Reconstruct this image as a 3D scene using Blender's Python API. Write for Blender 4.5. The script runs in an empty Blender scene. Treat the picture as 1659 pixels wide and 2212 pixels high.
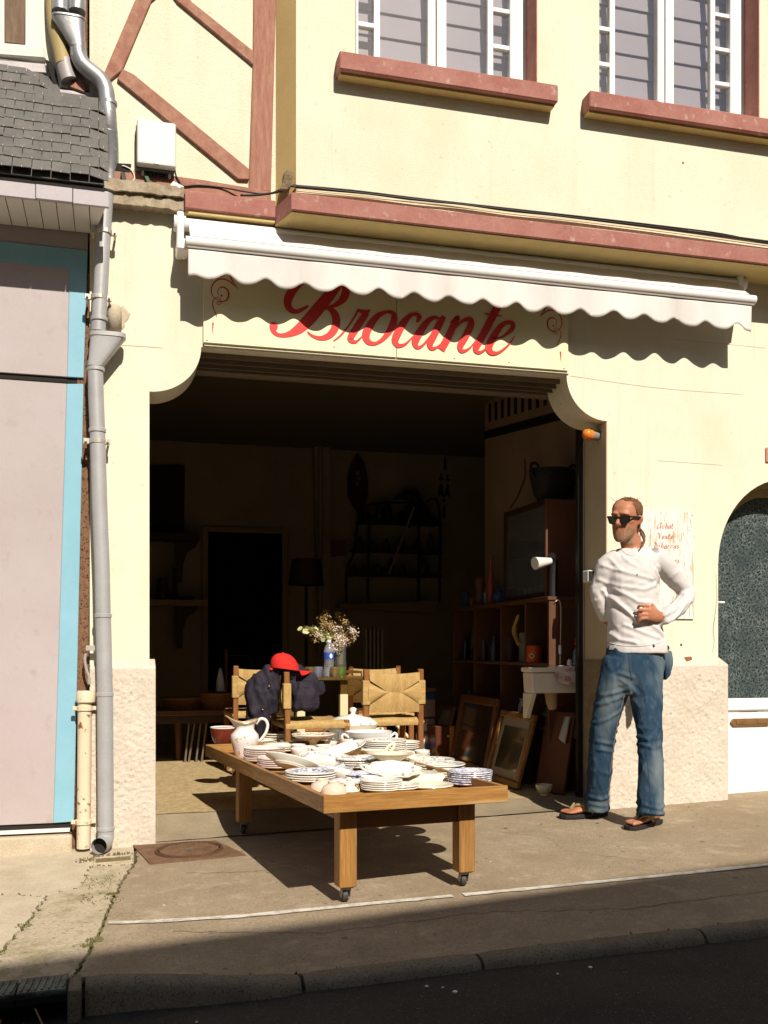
import bpy, bmesh, math, random
import numpy as np
from mathutils import Vector, Matrix, noise
from mathutils.geometry import tessellate_polygon

random.seed(7)
scene = bpy.context.scene
COL = scene.collection
PI = math.pi
R = math.radians

# ------------------------------------------------------------------ camera, sky, sun, exposure
YAW = R(15.0)
CAM = Vector((0.0, -5.25, 1.0))
cam_data = bpy.data.cameras.new('camera')
cam = bpy.data.objects.new('camera', cam_data)
COL.objects.link(cam)
cam.location = CAM
cam.rotation_euler = (PI / 2, 0, -YAW)
cam_data.sensor_fit = 'HORIZONTAL'
cam_data.sensor_width = 36.0
cam_data.lens = 36.0 * 2157 / 1659
cam_data.shift_y = 294.0 / 1659
cam_data.clip_start = 0.05
cam_data.clip_end = 400
scene.camera = cam

SUN_TRAVEL = Vector((-0.14, 1.0, -0.86)).normalized()
to_sun = -SUN_TRAVEL
SUN_EL = math.asin(to_sun.z)
world = bpy.data.worlds.new('World')
scene.world = world
world.use_nodes = True
wn = world.node_tree
bg = wn.nodes['Background']
sky = wn.nodes.new('ShaderNodeTexSky')
sky.sky_type = 'NISHITA'
sky.sun_disc = False
sky.sun_elevation = SUN_EL
sky.sun_rotation = math.atan2(to_sun.x, to_sun.y)
sky.dust_density = 1.5
wn.links.new(sky.outputs[0], bg.inputs[0])
bg.inputs[1].default_value = 0.05
sun_data = bpy.data.lights.new('sun', 'SUN')
sun_data.energy = 5.0
sun_data.angle = R(0.53)
sun_data.color = (1.0, 0.92, 0.80)
sun = bpy.data.objects.new('sun', sun_data)
COL.objects.link(sun)
sun.rotation_euler = SUN_TRAVEL.to_track_quat('-Z', 'Y').to_euler()
sun.location = (3, -12, 12)
vs = scene.view_settings
vs.view_transform = 'Standard'
vs.look = 'None'
vs.exposure = 0.27
vs.gamma = 1.0
vs.use_curve_mapping = False
scene.cycles.use_denoising = True
scene.cycles.max_bounces = 7
scene.cycles.diffuse_bounces = 3
scene.cycles.glossy_bounces = 3
scene.cycles.transmission_bounces = 6
scene.cycles.transparent_max_bounces = 6
scene.cycles.sample_clamp_indirect = 4.0
scene.cycles.caustics_reflective = False
scene.cycles.caustics_refractive = False

# ------------------------------------------------------------------ measuring helpers
SN, CS = math.sin(YAW), math.cos(YAW)


def at(px, py, Y):
    """world point on the vertical plane y = Y seen at photo position px, py"""
    u = (px - 830) / 2157
    v = (1400 - py) / 2157
    t = (Y - CAM.y) / (CS - u * SN)
    return Vector((t * (SN + u * CS), Y, CAM.z + t * v))


def atx(px, Y):
    return at(px, 1400, Y).x


def atz(px, py, Z):
    u = (px - 830) / 2157
    v = (1400 - py) / 2157
    t = (Z - CAM.z) / v
    return Vector((t * (SN + u * CS), CAM.y + t * (CS - u * SN), Z))


def gz(x, y):
    """height of the pavement: the street climbs to the right and falls to the kerb"""
    return 0.03 * (x - 0.15) + 0.02 * min(y, 0.0)


def L(c):
    """sRGB 0..255 -> linear"""
    return tuple(((v / 255) / 12.92 if v / 255 <= 0.04045 else ((v / 255 + 0.055) / 1.055) ** 2.4) for v in c)


# ------------------------------------------------------------------ material helpers
MATS = {}


def nd(nt, kind, **kw):
    n = nt.nodes.new(kind)
    for k, v in kw.items():
        if k in n.inputs:
            n.inputs[k].default_value = v
        else:
            setattr(n, k, v)
    return n


def mixc(nt, fac, a, b, blend='MIX'):
    m = nt.nodes.new('ShaderNodeMix')
    m.data_type = 'RGBA'
    m.blend_type = blend
    m.clamp_factor = True
    for i, val in ((0, fac), (6, a), (7, b)):
        if hasattr(val, 'links'):
            nt.links.new(val, m.inputs[i])
        elif i == 0:
            m.inputs[0].default_value = val
        else:
            m.inputs[i].default_value = (val[0], val[1], val[2], 1)
    return m.outputs[2]


def ramp(nt, src, lo, hi, smooth=False):
    r = nt.nodes.new('ShaderNodeMapRange')
    r.inputs[1].default_value = lo
    r.inputs[2].default_value = hi
    if smooth:
        r.interpolation_type = 'SMOOTHSTEP'
    nt.links.new(src, r.inputs[0])
    return r.outputs[0]


def fmath(nt, op, a, b=None):
    m = nt.nodes.new('ShaderNodeMath')
    m.operation = op
    for i, v in enumerate((a, b)):
        if v is None:
            continue
        if hasattr(v, 'links'):
            nt.links.new(v, m.inputs[i])
        else:
            m.inputs[i].default_value = v
    return m.outputs[0]


def M(name, col, rough=0.7, var=None, vscale=6.0, vlo=0.35, vhi=0.7, fine=0.0, fscale=120.0, bump=0.0, bscale=60.0,
      metal=0.0, spec=0.4, stretch=None, coat=0.0, trans=0.0, ior=1.45, speck=None, sscale=200.0, slo=0.62, shi=0.7,
      detail=5.0, extra=None):
    """general procedural surface: base colour, large blotches (var), fine value noise, specks, bump"""
    if name in MATS:
        return MATS[name]
    m = bpy.data.materials.new(name)
    m.use_nodes = True
    nt = m.node_tree
    b = nt.nodes['Principled BSDF']
    tc = nt.nodes.new('ShaderNodeTexCoord')
    vec = tc.outputs['Object']
    if stretch:
        mp = nt.nodes.new('ShaderNodeMapping')
        mp.inputs['Scale'].default_value = stretch
        nt.links.new(vec, mp.inputs[0])
        vec = mp.outputs[0]
    out = None
    c = (col[0], col[1], col[2])
    if var is not None:
        n = nd(nt, 'ShaderNodeTexNoise', Scale=vscale, Detail=detail, Roughness=0.6)
        nt.links.new(vec, n.inputs[0])
        out = mixc(nt, ramp(nt, n.outputs[0], vlo, vhi), c, var)
    if speck is not None:
        n = nd(nt, 'ShaderNodeTexNoise', Scale=sscale, Detail=2.0, Roughness=0.5)
        nt.links.new(vec, n.inputs[0])
        out = mixc(nt, ramp(nt, n.outputs[0], slo, shi), out if out is not None else c, speck)
    if fine > 0:
        n = nd(nt, 'ShaderNodeTexNoise', Scale=fscale, Detail=3.0, Roughness=0.7)
        nt.links.new(vec, n.inputs[0])
        f = ramp(nt, n.outputs[0], 0.25, 0.75)
        hi = 1.0
        dark = mixc(nt, f, (1 - fine,) * 3, (hi,) * 3)
        out = mixc(nt, 1.0, out if out is not None else c, dark, 'MULTIPLY')
    if extra:
        out = extra(nt, vec, out if out is not None else c)
    if out is not None:
        nt.links.new(out, b.inputs['Base Color'])
    else:
        b.inputs['Base Color'].default_value = (*c, 1)
    b.inputs['Roughness'].default_value = rough
    b.inputs['Metallic'].default_value = metal
    b.inputs['Specular IOR Level'].default_value = spec
    b.inputs['IOR'].default_value = ior
    if coat:
        b.inputs['Coat Weight'].default_value = coat
        b.inputs['Coat Roughness'].default_value = 0.06
    if trans:
        b.inputs['Transmission Weight'].default_value = trans
    if bump > 0:
        n = nd(nt, 'ShaderNodeTexNoise', Scale=bscale, Detail=6.0, Roughness=0.65)
        nt.links.new(vec, n.inputs[0])
        bp = nt.nodes.new('ShaderNodeBump')
        bp.inputs['Strength'].default_value = 1.0
        bp.inputs['Distance'].default_value = bump
        nt.links.new(n.outputs[0], bp.inputs['Height'])
        nt.links.new(bp.outputs[0], b.inputs['Normal'])
    MATS[name] = m
    return m


def GLASS(name, col=(0.9, 0.95, 0.9), rough=0.02, dens=None):
    """clear glass with thin-shadow behaviour left to the renderer"""
    if name in MATS:
        return MATS[name]
    m = bpy.data.materials.new(name)
    m.use_nodes = True
    b = m.node_tree.nodes['Principled BSDF']
    b.inputs['Base Color'].default_value = (*col, 1)
    b.inputs['Roughness'].default_value = rough
    b.inputs['Transmission Weight'].default_value = 1.0
    b.inputs['IOR'].default_value = 1.2
    MATS[name] = m
    return m


def thin_glass(name, tint=(1, 1, 1), gl=0.10, milk=0.0):
    if name in MATS:
        return MATS[name]
    m = bpy.data.materials.new(name)
    m.use_nodes = True
    nt = m.node_tree
    nt.nodes.remove(nt.nodes['Principled BSDF'])
    tr = nt.nodes.new('ShaderNodeBsdfTransparent')
    tr.inputs[0].default_value = (*tint, 1)
    gs = nt.nodes.new('ShaderNodeBsdfGlossy')
    gs.inputs['Roughness'].default_value = 0.04
    lw = nt.nodes.new('ShaderNodeLayerWeight')
    lw.inputs[0].default_value = 0.25
    f = fmath(nt, 'ADD', fmath(nt, 'MULTIPLY', lw.outputs['Facing'], 0.45), gl * 0.5)
    mx = nt.nodes.new('ShaderNodeMixShader')
    nt.links.new(f, mx.inputs[0])
    nt.links.new(tr.outputs[0], mx.inputs[1])
    nt.links.new(gs.outputs[0], mx.inputs[2])
    outp = mx.outputs[0]
    if milk > 0:
        df = nt.nodes.new('ShaderNodeBsdfDiffuse')
        df.inputs[0].default_value = (0.8 * tint[0], 0.8 * tint[1], 0.8 * tint[2], 1)
        m2 = nt.nodes.new('ShaderNodeMixShader')
        m2.inputs[0].default_value = milk
        nt.links.new(outp, m2.inputs[1])
        nt.links.new(df.outputs[0], m2.inputs[2])
        outp = m2.outputs[0]
    nt.links.new(outp, nt.nodes['Material Output'].inputs[0])
    MATS[name] = m
    return m


# ------------------------------------------------------------------ mesh builder
class MB:
    def __init__(self):
        self.v = []
        self.f = []

    def add(self, vs, fs):
        o = len(self.v)
        self.v += [tuple(p) for p in vs]
        self.f += [tuple(i + o for i in f) for f in fs]
        return self

    def box(self, x0, x1, y0, y1, z0, z1):
        vs = [(x, y, z) for x in (x0, x1) for y in (y0, y1) for z in (z0, z1)]
        fs = [(0, 1, 3, 2), (4, 6, 7, 5), (0, 4, 5, 1), (2, 3, 7, 6), (0, 2, 6, 4), (1, 5, 7, 3)]
        return self.add(vs, fs)

    def bar(self, p, q, w, h, up=(0, 0, 1), ext=0.0):
        """rectangular bar from p to q, w across, h along up"""
        p, q = Vector(p), Vector(q)
        d = (q - p).normalized()
        p = p - d * ext
        q = q + d * ext
        upv = Vector(up)
        s = d.cross(upv).normalized()
        u = s.cross(d).normalized()
        vs = []
        for c in (p, q):
            for a, b in ((-1, -1), (1, -1), (1, 1), (-1, 1)):
                vs.append(c + s * (a * w / 2) + u * (b * h / 2))
        fs = [(0, 1, 2, 3), (7, 6, 5, 4), (0, 4, 5, 1), (1, 5, 6, 2), (2, 6, 7, 3), (3, 7, 4, 0)]
        return self.add(vs, fs)

    def prism(self, poly, y0, y1, axis='y', holes=()):
        """polygon with holes in (a, b); axis y: x-z outline, x: y-z outline, z: x-y outline"""
        def mk(a, b, d):
            return {'y': (a, d, b), 'x': (d, a, b), 'z': (a, b, d)}[axis]
        loops = [list(poly)] + [list(h) for h in holes]
        tris = tessellate_polygon([[Vector((a, b, 0)) for a, b in lp] for lp in loops])
        flat = [p for lp in loops for p in lp]
        n = len(flat)
        vs = [mk(a, b, y0) for a, b in flat] + [mk(a, b, y1) for a, b in flat]
        fs = []
        for t in tris:
            fs.append(tuple(t))
            fs.append(tuple(i + n for i in reversed(t)))
        o = 0
        for lp in loops:
            k = len(lp)
            for i in range(k):
                j = (i + 1) % k
                fs.append((o + i, o + j, o + j + n, o + i + n))
            o += k
        return self.add(vs, fs)

    def tube(self, path, r, n=10, caps=True, flat=None):
        """round tube along path; r number or list; flat = squash factor list (unused side)"""
        P = [Vector(p) for p in path]
        k = len(P)
        rs = r if isinstance(r, (list, tuple)) else [r] * k
        T = []
        for i in range(k):
            a = P[max(i - 1, 0)]
            b = P[min(i + 1, k - 1)]
            d = (b - a)
            T.append(d.normalized() if d.length > 1e-9 else Vector((0, 0, 1)))
        ref = Vector((0, 0, 1)) if abs(T[0].z) < 0.9 else Vector((1, 0, 0))
        nrm = (ref - T[0] * ref.dot(T[0])).normalized()
        vs = []
        for i in range(k):
            nrm = (nrm - T[i] * nrm.dot(T[i]))
            nrm = nrm.normalized() if nrm.length > 1e-6 else T[i].orthogonal().normalized()
            bi = T[i].cross(nrm)
            for j in range(n):
                a = 2 * PI * j / n
                vs.append(P[i] + nrm * (math.cos(a) * rs[i]) + bi * (math.sin(a) * rs[i]))
        fs = []
        for i in range(k - 1):
            for j in range(n):
                j2 = (j + 1) % n
                fs.append((i * n + j, i * n + j2, (i + 1) * n + j2, (i + 1) * n + j))
        if caps:
            fs.append(tuple(range(n - 1, -1, -1)))
            fs.append(tuple((k - 1) * n + j for j in range(n)))
        return self.add(vs, fs)

    def lathe(self, prof, c=(0, 0, 0), n=28, sx=1.0, sy=1.0, wob=None):
        """profile of (r, z) revolved about z"""
        vs, fs = [], []
        k = len(prof)
        for r, z in prof:
            for j in range(n):
                a = 2 * PI * j / n
                rr = r if wob is None else r * wob(a, z)
                vs.append((c[0] + rr * sx * math.cos(a), c[1] + rr * sy * math.sin(a), c[2] + z))
        for i in range(k - 1):
            for j in range(n):
                j2 = (j + 1) % n
                fs.append((i * n + j, i * n + j2, (i + 1) * n + j2, (i + 1) * n + j))
        if prof[0][0] > 1e-5:
            fs.append(tuple(range(n - 1, -1, -1)))
        if prof[-1][0] > 1e-5:
            fs.append(tuple((k - 1) * n + j for j in range(n)))
        return self.add(vs, fs)

    def loft(self, rings, caps=True, closed=True):
        n = len(rings[0])
        vs = [p for r in rings for p in r]
        fs = []
        for i in range(len(rings) - 1):
            for j in range(n if closed else n - 1):
                j2 = (j + 1) % n
                fs.append((i * n + j, i * n + j2, (i + 1) * n + j2, (i + 1) * n + j))
        if caps and closed:
            fs.append(tuple(range(n - 1, -1, -1)))
            fs.append(tuple((len(rings) - 1) * n + j for j in range(n)))
        return self.add(vs, fs)

    def ribbon(self, pts, y, plane=None):
        """flat stroke: pts (x, z, width) smoothed, laid on plane y"""
        sm = catmull(pts, 6)
        Lf, Rt = [], []
        for i, (x, z, w) in enumerate(sm):
            a = sm[max(i - 1, 0)]
            b = sm[min(i + 1, len(sm) - 1)]
            dx, dz = b[0] - a[0], b[1] - a[1]
            l = math.hypot(dx, dz) or 1
            nx, nz = -dz / l, dx / l
            Lf.append((x + nx * w / 2, y, z + nz * w / 2))
            Rt.append((x - nx * w / 2, y, z - nz * w / 2))
        vs = Lf + Rt
        k = len(sm)
        fs = [(i, i + 1, k + i + 1, k + i) for i in range(k - 1)]
        return self.add(vs, fs)

    def disc(self, x, z, r, y, n=14):
        vs = [(x + r * math.cos(2 * PI * i / n), y, z + r * math.sin(2 * PI * i / n)) for i in range(n)]
        return self.add(vs, [tuple(range(n))])

    def build(self, name, mat, parent=None, smooth=None, bevel=0.0, seg=1, local=False, fix=True, weld=False):
        me = bpy.data.meshes.new(name)
        off = Vector((0, 0, 0)) if (parent is None or local) else world_loc(parent)
        me.from_pydata([(p[0] - off.x, p[1] - off.y, p[2] - off.z) for p in self.v], [], self.f)
        if fix or bevel > 0 or weld:
            bm = bmesh.new()
            bm.from_mesh(me)
            if weld:
                bmesh.ops.remove_doubles(bm, verts=bm.verts, dist=1e-5)
            if fix:
                bmesh.ops.recalc_face_normals(bm, faces=bm.faces)
            if bevel > 0:
                es = [e for e in bm.edges if len(e.link_faces) == 2 and e.calc_face_angle(0) > 0.5]
                bmesh.ops.bevel(bm, geom=es, offset=bevel, segments=seg, profile=0.6, affect='EDGES', clamp_overlap=True)
            bm.to_mesh(me)
            bm.free()
        me.materials.append(mat)
        if smooth is not None:
            me.polygons.foreach_set('use_smooth', [True] * len(me.polygons))
            if smooth < 180:
                me.set_sharp_from_angle(angle=R(smooth))
        me.update()
        o = bpy.data.objects.new(name, me)
        COL.objects.link(o)
        if parent is not None:
            o.parent = parent
        return o


def world_loc(o):
    v = Vector((0, 0, 0))
    while o is not None:
        v = v + o.location
        o = o.parent
    return v


def catmull(pts, sub=6):
    out = []
    n = len(pts)
    for i in range(n - 1):
        p0, p1, p2, p3 = pts[max(i - 1, 0)], pts[i], pts[i + 1], pts[min(i + 2, n - 1)]
        for s in range(sub):
            t = s / sub
            out.append(tuple(0.5 * ((2 * b) + (-a + c) * t + (2 * a - 5 * b + 4 * c - d) * t * t + (-a + 3 * b - 3 * c + d) * t ** 3)
                             for a, b, c, d in zip(p0, p1, p2, p3)))
    out.append(tuple(pts[-1]))
    return out


def tag(o, label=None, cat=None, group=None, kind=None):
    if label:
        o['label'] = label
    if cat:
        o['category'] = cat
    if group:
        o['group'] = group
    if kind:
        o['kind'] = kind
    return o


def thing(name, loc, label, cat, group=None, rz=0.0):
    o = bpy.data.objects.new(name, None)
    o.empty_display_size = 0.1
    COL.objects.link(o)
    o.location = loc
    o.rotation_euler = (0, 0, rz)
    return tag(o, label, cat, group)


def copy_tree(o, parent=None):
    c = o.copy()
    COL.objects.link(c)
    c.parent = parent
    for ch in list(o.children):
        copy_tree(ch, c)
    return c


def rough_grid(mb, fn, us, vs):
    """sheet of points fn(u, v) on the grid us x vs"""
    n = len(vs)
    pts = [fn(u, v) for u in us for v in vs]
    fs = [(i * n + j, (i + 1) * n + j, (i + 1) * n + j + 1, i * n + j + 1) for i in range(len(us) - 1) for j in range(n - 1)]
    return mb.add(pts, fs)


def lin(a, b, n):
    return [a + (b - a) * i / (n - 1) for i in range(n)]


def fbm(x, y, z, o=4):
    return noise.fractal(Vector((x, y, z)), 1.0, 2.0, o)

# ================================================================== materials of the setting
def stain_extra(nt, vec, c):
    """weather stains: broad grey-ochre clouds and narrow rain streaks"""
    mp = nd(nt, 'ShaderNodeMapping')
    mp.inputs['Scale'].default_value = (1.0, 1.0, 0.45)
    nt.links.new(vec, mp.inputs[0])
    n = nd(nt, 'ShaderNodeTexNoise', Scale=1.7, Detail=6.0, Roughness=0.62)
    nt.links.new(mp.outputs[0], n.inputs[0])
    o = mixc(nt, fmath(nt, 'MULTIPLY', ramp(nt, n.outputs[0], 0.47, 0.76), 0.55), c, (0.62, 0.53, 0.36))
    mp2 = nd(nt, 'ShaderNodeMapping')
    mp2.inputs['Scale'].default_value = (9.0, 9.0, 0.5)
    nt.links.new(vec, mp2.inputs[0])
    n2 = nd(nt, 'ShaderNodeTexNoise', Scale=1.6, Detail=5.0, Roughness=0.6)
    nt.links.new(mp2.outputs[0], n2.inputs[0])
    o = mixc(nt, fmath(nt, 'MULTIPLY', ramp(nt, n2.outputs[0], 0.56, 0.74), 0.38), o, (0.58, 0.51, 0.38))
    n3 = nd(nt, 'ShaderNodeTexNoise', Scale=26.0, Detail=2.0, Roughness=0.5)
    nt.links.new(vec, n3.inputs[0])
    return mixc(nt, fmath(nt, 'MULTIPLY', ramp(nt, n3.outputs[0], 0.70, 0.76), 0.5), o, (0.52, 0.42, 0.27))


cream = M('cream_render', (0.80, 0.75, 0.60), 0.85, var=(0.75, 0.69, 0.53), vscale=2.4, fine=0.10, fscale=110, bump=0.0024, bscale=150, spec=0.2, extra=stain_extra)
cream2 = M('cream_infill', (0.80, 0.75, 0.59), 0.85, var=(0.75, 0.69, 0.52), vscale=4.0, fine=0.10, fscale=110, bump=0.003, bscale=110, spec=0.2, extra=stain_extra)
yellow_edge = M('ochre_render', (0.62, 0.48, 0.21), 0.85, var=(0.54, 0.41, 0.18), vscale=9, fine=0.1, bump=0.001, bscale=150, spec=0.2)
jamb_mat = M('shaded_jamb_render', (0.62, 0.52, 0.34), 0.85, var=(0.55, 0.45, 0.28), vscale=4, fine=0.1, fscale=150, bump=0.0012, bscale=160, spec=0.2)
cast_mat = M('roughcast', (0.70, 0.625, 0.53), 0.9, var=(0.61, 0.53, 0.43), vscale=7, speck=(0.42, 0.33, 0.23), sscale=90, slo=0.60, shi=0.74, fine=0.15, fscale=80, bump=0.003, bscale=140, spec=0.15)
red_paint = M('oxblood_paint', (0.36, 0.145, 0.115), 0.8, var=(0.44, 0.21, 0.17), vscale=7, fine=0.2, fscale=70, speck=(0.52, 0.36, 0.30), sscale=24, slo=0.63, shi=0.8, bump=0.0012, bscale=90, spec=0.25)
red_wood = M('oxblood_timber', (0.36, 0.155, 0.11), 0.8, var=(0.45, 0.25, 0.17), vscale=8, fine=0.3, fscale=30, stretch=(6, 6, 0.7), bump=0.0015, bscale=30, spec=0.25)
red_wood_d = M('oxblood_timber_diagonal', (0.36, 0.155, 0.11), 0.8, var=(0.45, 0.25, 0.17), vscale=14, fine=0.3, fscale=50, bump=0.0015, bscale=60, spec=0.25)
shaded_tan_render = M('shaded_tan_render', (0.50, 0.36, 0.16), 0.85, var=(0.45, 0.32, 0.14), vscale=5, fine=0.08, bump=0.001, bscale=120, spec=0.2)  # shade of the bay's canted side put into a tan colour
grey_mortar = M('crumbling_mortar', (0.50, 0.42, 0.31), 0.95, var=(0.32, 0.24, 0.16), vscale=14, fine=0.3, fscale=60, bump=0.006, bscale=50, spec=0.1)
white_pvc = M('white_window_frame', (0.82, 0.82, 0.80), 0.35, spec=0.5, fine=0.03, fscale=20)
white_metal = M('white_lacquered_metal', (0.82, 0.81, 0.79), 0.3, spec=0.5, fine=0.04, fscale=14)
zinc = M('zinc', (0.42, 0.42, 0.43), 0.42, var=(0.28, 0.28, 0.29), vscale=9, fine=0.18, fscale=40, metal=0.55, speck=(0.55, 0.54, 0.52), sscale=30, bump=0.0006, bscale=60)
zinc_paint = M('grey_painted_pipe', (0.46, 0.455, 0.46), 0.45, var=(0.39, 0.385, 0.385), vscale=7, fine=0.1, fscale=90, metal=0.15, bump=0.0004, bscale=90)
rust_strip = M('rusty_brown_strip', (0.17, 0.085, 0.045), 0.95, var=(0.24, 0.13, 0.07), vscale=40, speck=(0.05, 0.03, 0.02), sscale=110, slo=0.55, shi=0.65, bump=0.003, bscale=120)
rust_cream = M('rust_streaked_cream_iron', (0.72, 0.63, 0.47), 0.6, var=(0.66, 0.56, 0.38), vscale=6, speck=(0.24, 0.09, 0.03), sscale=26, slo=0.62, shi=0.7, fine=0.1, bump=0.001, bscale=70)
slate_mats = [M('slate_a', (0.13, 0.125, 0.115), 0.62, var=(0.17, 0.16, 0.14), vscale=12, fine=0.25, fscale=70, speck=(0.30, 0.27, 0.20), sscale=20, slo=0.74, shi=0.78, bump=0.001, bscale=90),
              M('slate_b', (0.155, 0.148, 0.135), 0.6, var=(0.12, 0.115, 0.105), vscale=10, fine=0.25, fscale=70, bump=0.001, bscale=90),
              M('slate_c', (0.115, 0.11, 0.105), 0.65, var=(0.16, 0.15, 0.135), vscale=16, fine=0.25, fscale=70, bump=0.001, bscale=90)]
lilac_board = M('lilac_board', (0.50, 0.45, 0.47), 0.6, var=(0.44, 0.40, 0.43), vscale=5, fine=0.1, spec=0.3)
soffit_mat = M('white_soffit_board', (0.72, 0.69, 0.62), 0.6, fine=0.08, spec=0.3)
mauve = M('mauve_panel', (0.47, 0.41, 0.415), 0.5, var=(0.42, 0.36, 0.355), vscale=1.6, fine=0.06, fscale=70, speck=(0.40, 0.34, 0.33), sscale=14, slo=0.6, shi=0.8, spec=0.3)
blue = M('sky_blue_panel', (0.26, 0.49, 0.60), 0.5, var=(0.22, 0.44, 0.55), vscale=4, fine=0.05, fscale=80, spec=0.3)
dark_gap = M('dark_gap', (0.02, 0.017, 0.014), 0.9)
lead = M('lead_flashing', (0.46, 0.42, 0.42), 0.55, var=(0.36, 0.33, 0.33), vscale=9, fine=0.15, metal=0.2, bump=0.001, bscale=40)
offwhite = M('off_white_render', (0.78, 0.77, 0.70), 0.85, var=(0.72, 0.69, 0.6), vscale=4, fine=0.08, bump=0.001, bscale=130)
brown_timber = M('weathered_brown_timber', (0.17, 0.10, 0.065), 0.8, var=(0.25, 0.17, 0.11), vscale=9, fine=0.3, stretch=(5, 5, 0.8), fscale=40, bump=0.002, bscale=40)


def crack_extra(nt, vec, c):
    v = nd(nt, 'ShaderNodeTexNoise', Scale=0.9, Detail=5.0, Roughness=0.6)
    nt.links.new(vec, v.inputs[0])
    o = mixc(nt, fmath(nt, 'MULTIPLY', ramp(nt, v.outputs[0], 0.48, 0.70), 0.6), c, (0.30, 0.225, 0.14))
    n2 = nd(nt, 'ShaderNodeTexNoise', Scale=38.0, Detail=4.0, Roughness=0.75)
    nt.links.new(vec, n2.inputs[0])
    o = mixc(nt, fmath(nt, 'MULTIPLY', ramp(nt, n2.outputs[0], 0.48, 0.66), 0.42), o, (0.27, 0.205, 0.13))
    n3 = nd(nt, 'ShaderNodeTexNoise', Scale=9.0, Detail=5.0, Roughness=0.7)
    nt.links.new(vec, n3.inputs[0])
    return mixc(nt, fmath(nt, 'MULTIPLY', ramp(nt, n3.outputs[0], 0.52, 0.72), 0.4), o, (0.62, 0.51, 0.37))


pave_mat = M('pavement_asphalt', (0.53, 0.42, 0.29), 0.92, var=(0.41, 0.32, 0.215), vscale=2.6, fine=0.5, fscale=120, speck=(0.24, 0.19, 0.13), sscale=130, slo=0.60, shi=0.72, bump=0.005, bscale=200, spec=0.15, extra=crack_extra)
conc_mat = M('pale_cracked_concrete', (0.64, 0.55, 0.41), 0.92, var=(0.52, 0.43, 0.31), vscale=6, fine=0.3, fscale=90, speck=(0.2, 0.16, 0.11), sscale=90, slo=0.66, shi=0.76, bump=0.003, bscale=120, spec=0.15)
conc_moss = M('mossy_concrete', (0.60, 0.50, 0.36), 0.95, var=(0.36, 0.32, 0.18), vscale=9, vlo=0.5, vhi=0.72, fine=0.4, fscale=80, speck=(0.18, 0.14, 0.1), sscale=60, slo=0.62, shi=0.74, bump=0.006, bscale=90, spec=0.1)
kerb_mat = M('granite_kerb', (0.30, 0.25, 0.18), 0.9, var=(0.22, 0.18, 0.13), vscale=9, fine=0.4, fscale=120, speck=(0.10, 0.085, 0.065), sscale=150, slo=0.56, shi=0.70, bump=0.005, bscale=140, spec=0.15)
road_mat = M('road_asphalt', (0.046, 0.042, 0.037), 0.9, var=(0.085, 0.075, 0.060), vscale=1.7, fine=0.6, fscale=130, speck=(0.26, 0.23, 0.18), sscale=150, slo=0.66, shi=0.72, bump=0.004, bscale=240, spec=0.2)
paint_mat = M('worn_white_paint', (0.72, 0.68, 0.60), 0.8, var=(0.50, 0.44, 0.35), vscale=22, vlo=0.45, vhi=0.62, fine=0.2, fscale=120, bump=0.001, bscale=150)
dirt_mat = M('dirt_and_moss', (0.10, 0.09, 0.045), 1.0, var=(0.14, 0.15, 0.05), vscale=14, fine=0.5, fscale=90, bump=0.006, bscale=90, spec=0.05)
moss_mat = M('moss', (0.13, 0.125, 0.045), 1.0, var=(0.20, 0.18, 0.08), vscale=40, fine=0.4, fscale=200, spec=0.05)
ramp_mat = M('threshold_concrete', (0.36, 0.29, 0.195), 0.9, var=(0.27, 0.22, 0.145), vscale=5, fine=0.3, fscale=110, bump=0.003, bscale=130, spec=0.15)

# ================================================================== ground
KERB_Y = -2.13


def kerb_y(x):
    t = max(0.0, min(1.0, (x + 0.15) / 0.75))
    t = t * t * (3 - 2 * t)
    return -1.93 - 0.20 * t


def kerb_h(x):
    t = max(0.0, min(1.0, (x + 0.2) / 0.8))
    return 0.105 - 0.075 * t


def road_z(x, y):
    return gz(x, KERB_Y) - kerb_h(x) + 0.012 * max(-0.1, min(4.0, (-2.27 - y)))


def ground_sheet(name, x0, x1, y0, y1, nx, ny, zf, mat, parent=None):
    mb = MB()
    rough_grid(mb, lambda u, v: (u, v, zf(u, v)), lin(x0, x1, nx), lin(y0, y1, ny))
    return mb.build(name, mat, parent, fix=False)


road = ground_sheet('road', -30, 34, -9.2, -1.85, 160, 30, lambda x, y: road_z(x, y) + 0.006 * fbm(x * 1.3, y * 1.3, 0), road_mat)
tag(road, kind='structure')
for p in road.data.polygons:
    p.use_smooth = True
far = ground_sheet('far_ground', -140, 150, -140, 140, 8, 8, lambda x, y: -1.2, ramp_mat)
tag(far, kind='structure')

# pavement: one base of dirt, the brown asphalt field and the cracked concrete pieces at the left
pave = thing('pavement', (0, 0, 0), None, None)
tag(pave, kind='structure')
ground_sheet('dirt_bed', -12, 12, -1.95, 0.30, 30, 10, lambda x, y: gz(x, y) - 0.014, dirt_mat, pave)


def crack_line(pts, seed, amp=0.008, step=0.03):
    """jagged polyline through the points"""
    rnd = random.Random(seed)
    out = []
    for a, b in zip(pts[:-1], pts[1:]):
        d = math.hypot(b[0] - a[0], b[1] - a[1])
        k = max(1, int(d / step))
        nx, ny = -(b[1] - a[1]) / d, (b[0] - a[0]) / d
        for i in range(k):
            t = i / k
            j = rnd.uniform(-amp, amp) if i else 0
            out.append((a[0] + (b[0] - a[0]) * t + nx * j, a[1] + (b[1] - a[1]) * t + ny * j))
    out.append(pts[-1])
    return out


def slab(name, poly, mat, grid=0.0, lift=0.0, thick=0.05):
    mb = MB()
    mb.prism(poly, -thick, 0.0, 'z')
    mb.v = [(x, y, z + gz(x, y) + lift) for x, y, z in mb.v]
    return mb.build(name, mat, pave, fix=True)


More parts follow.
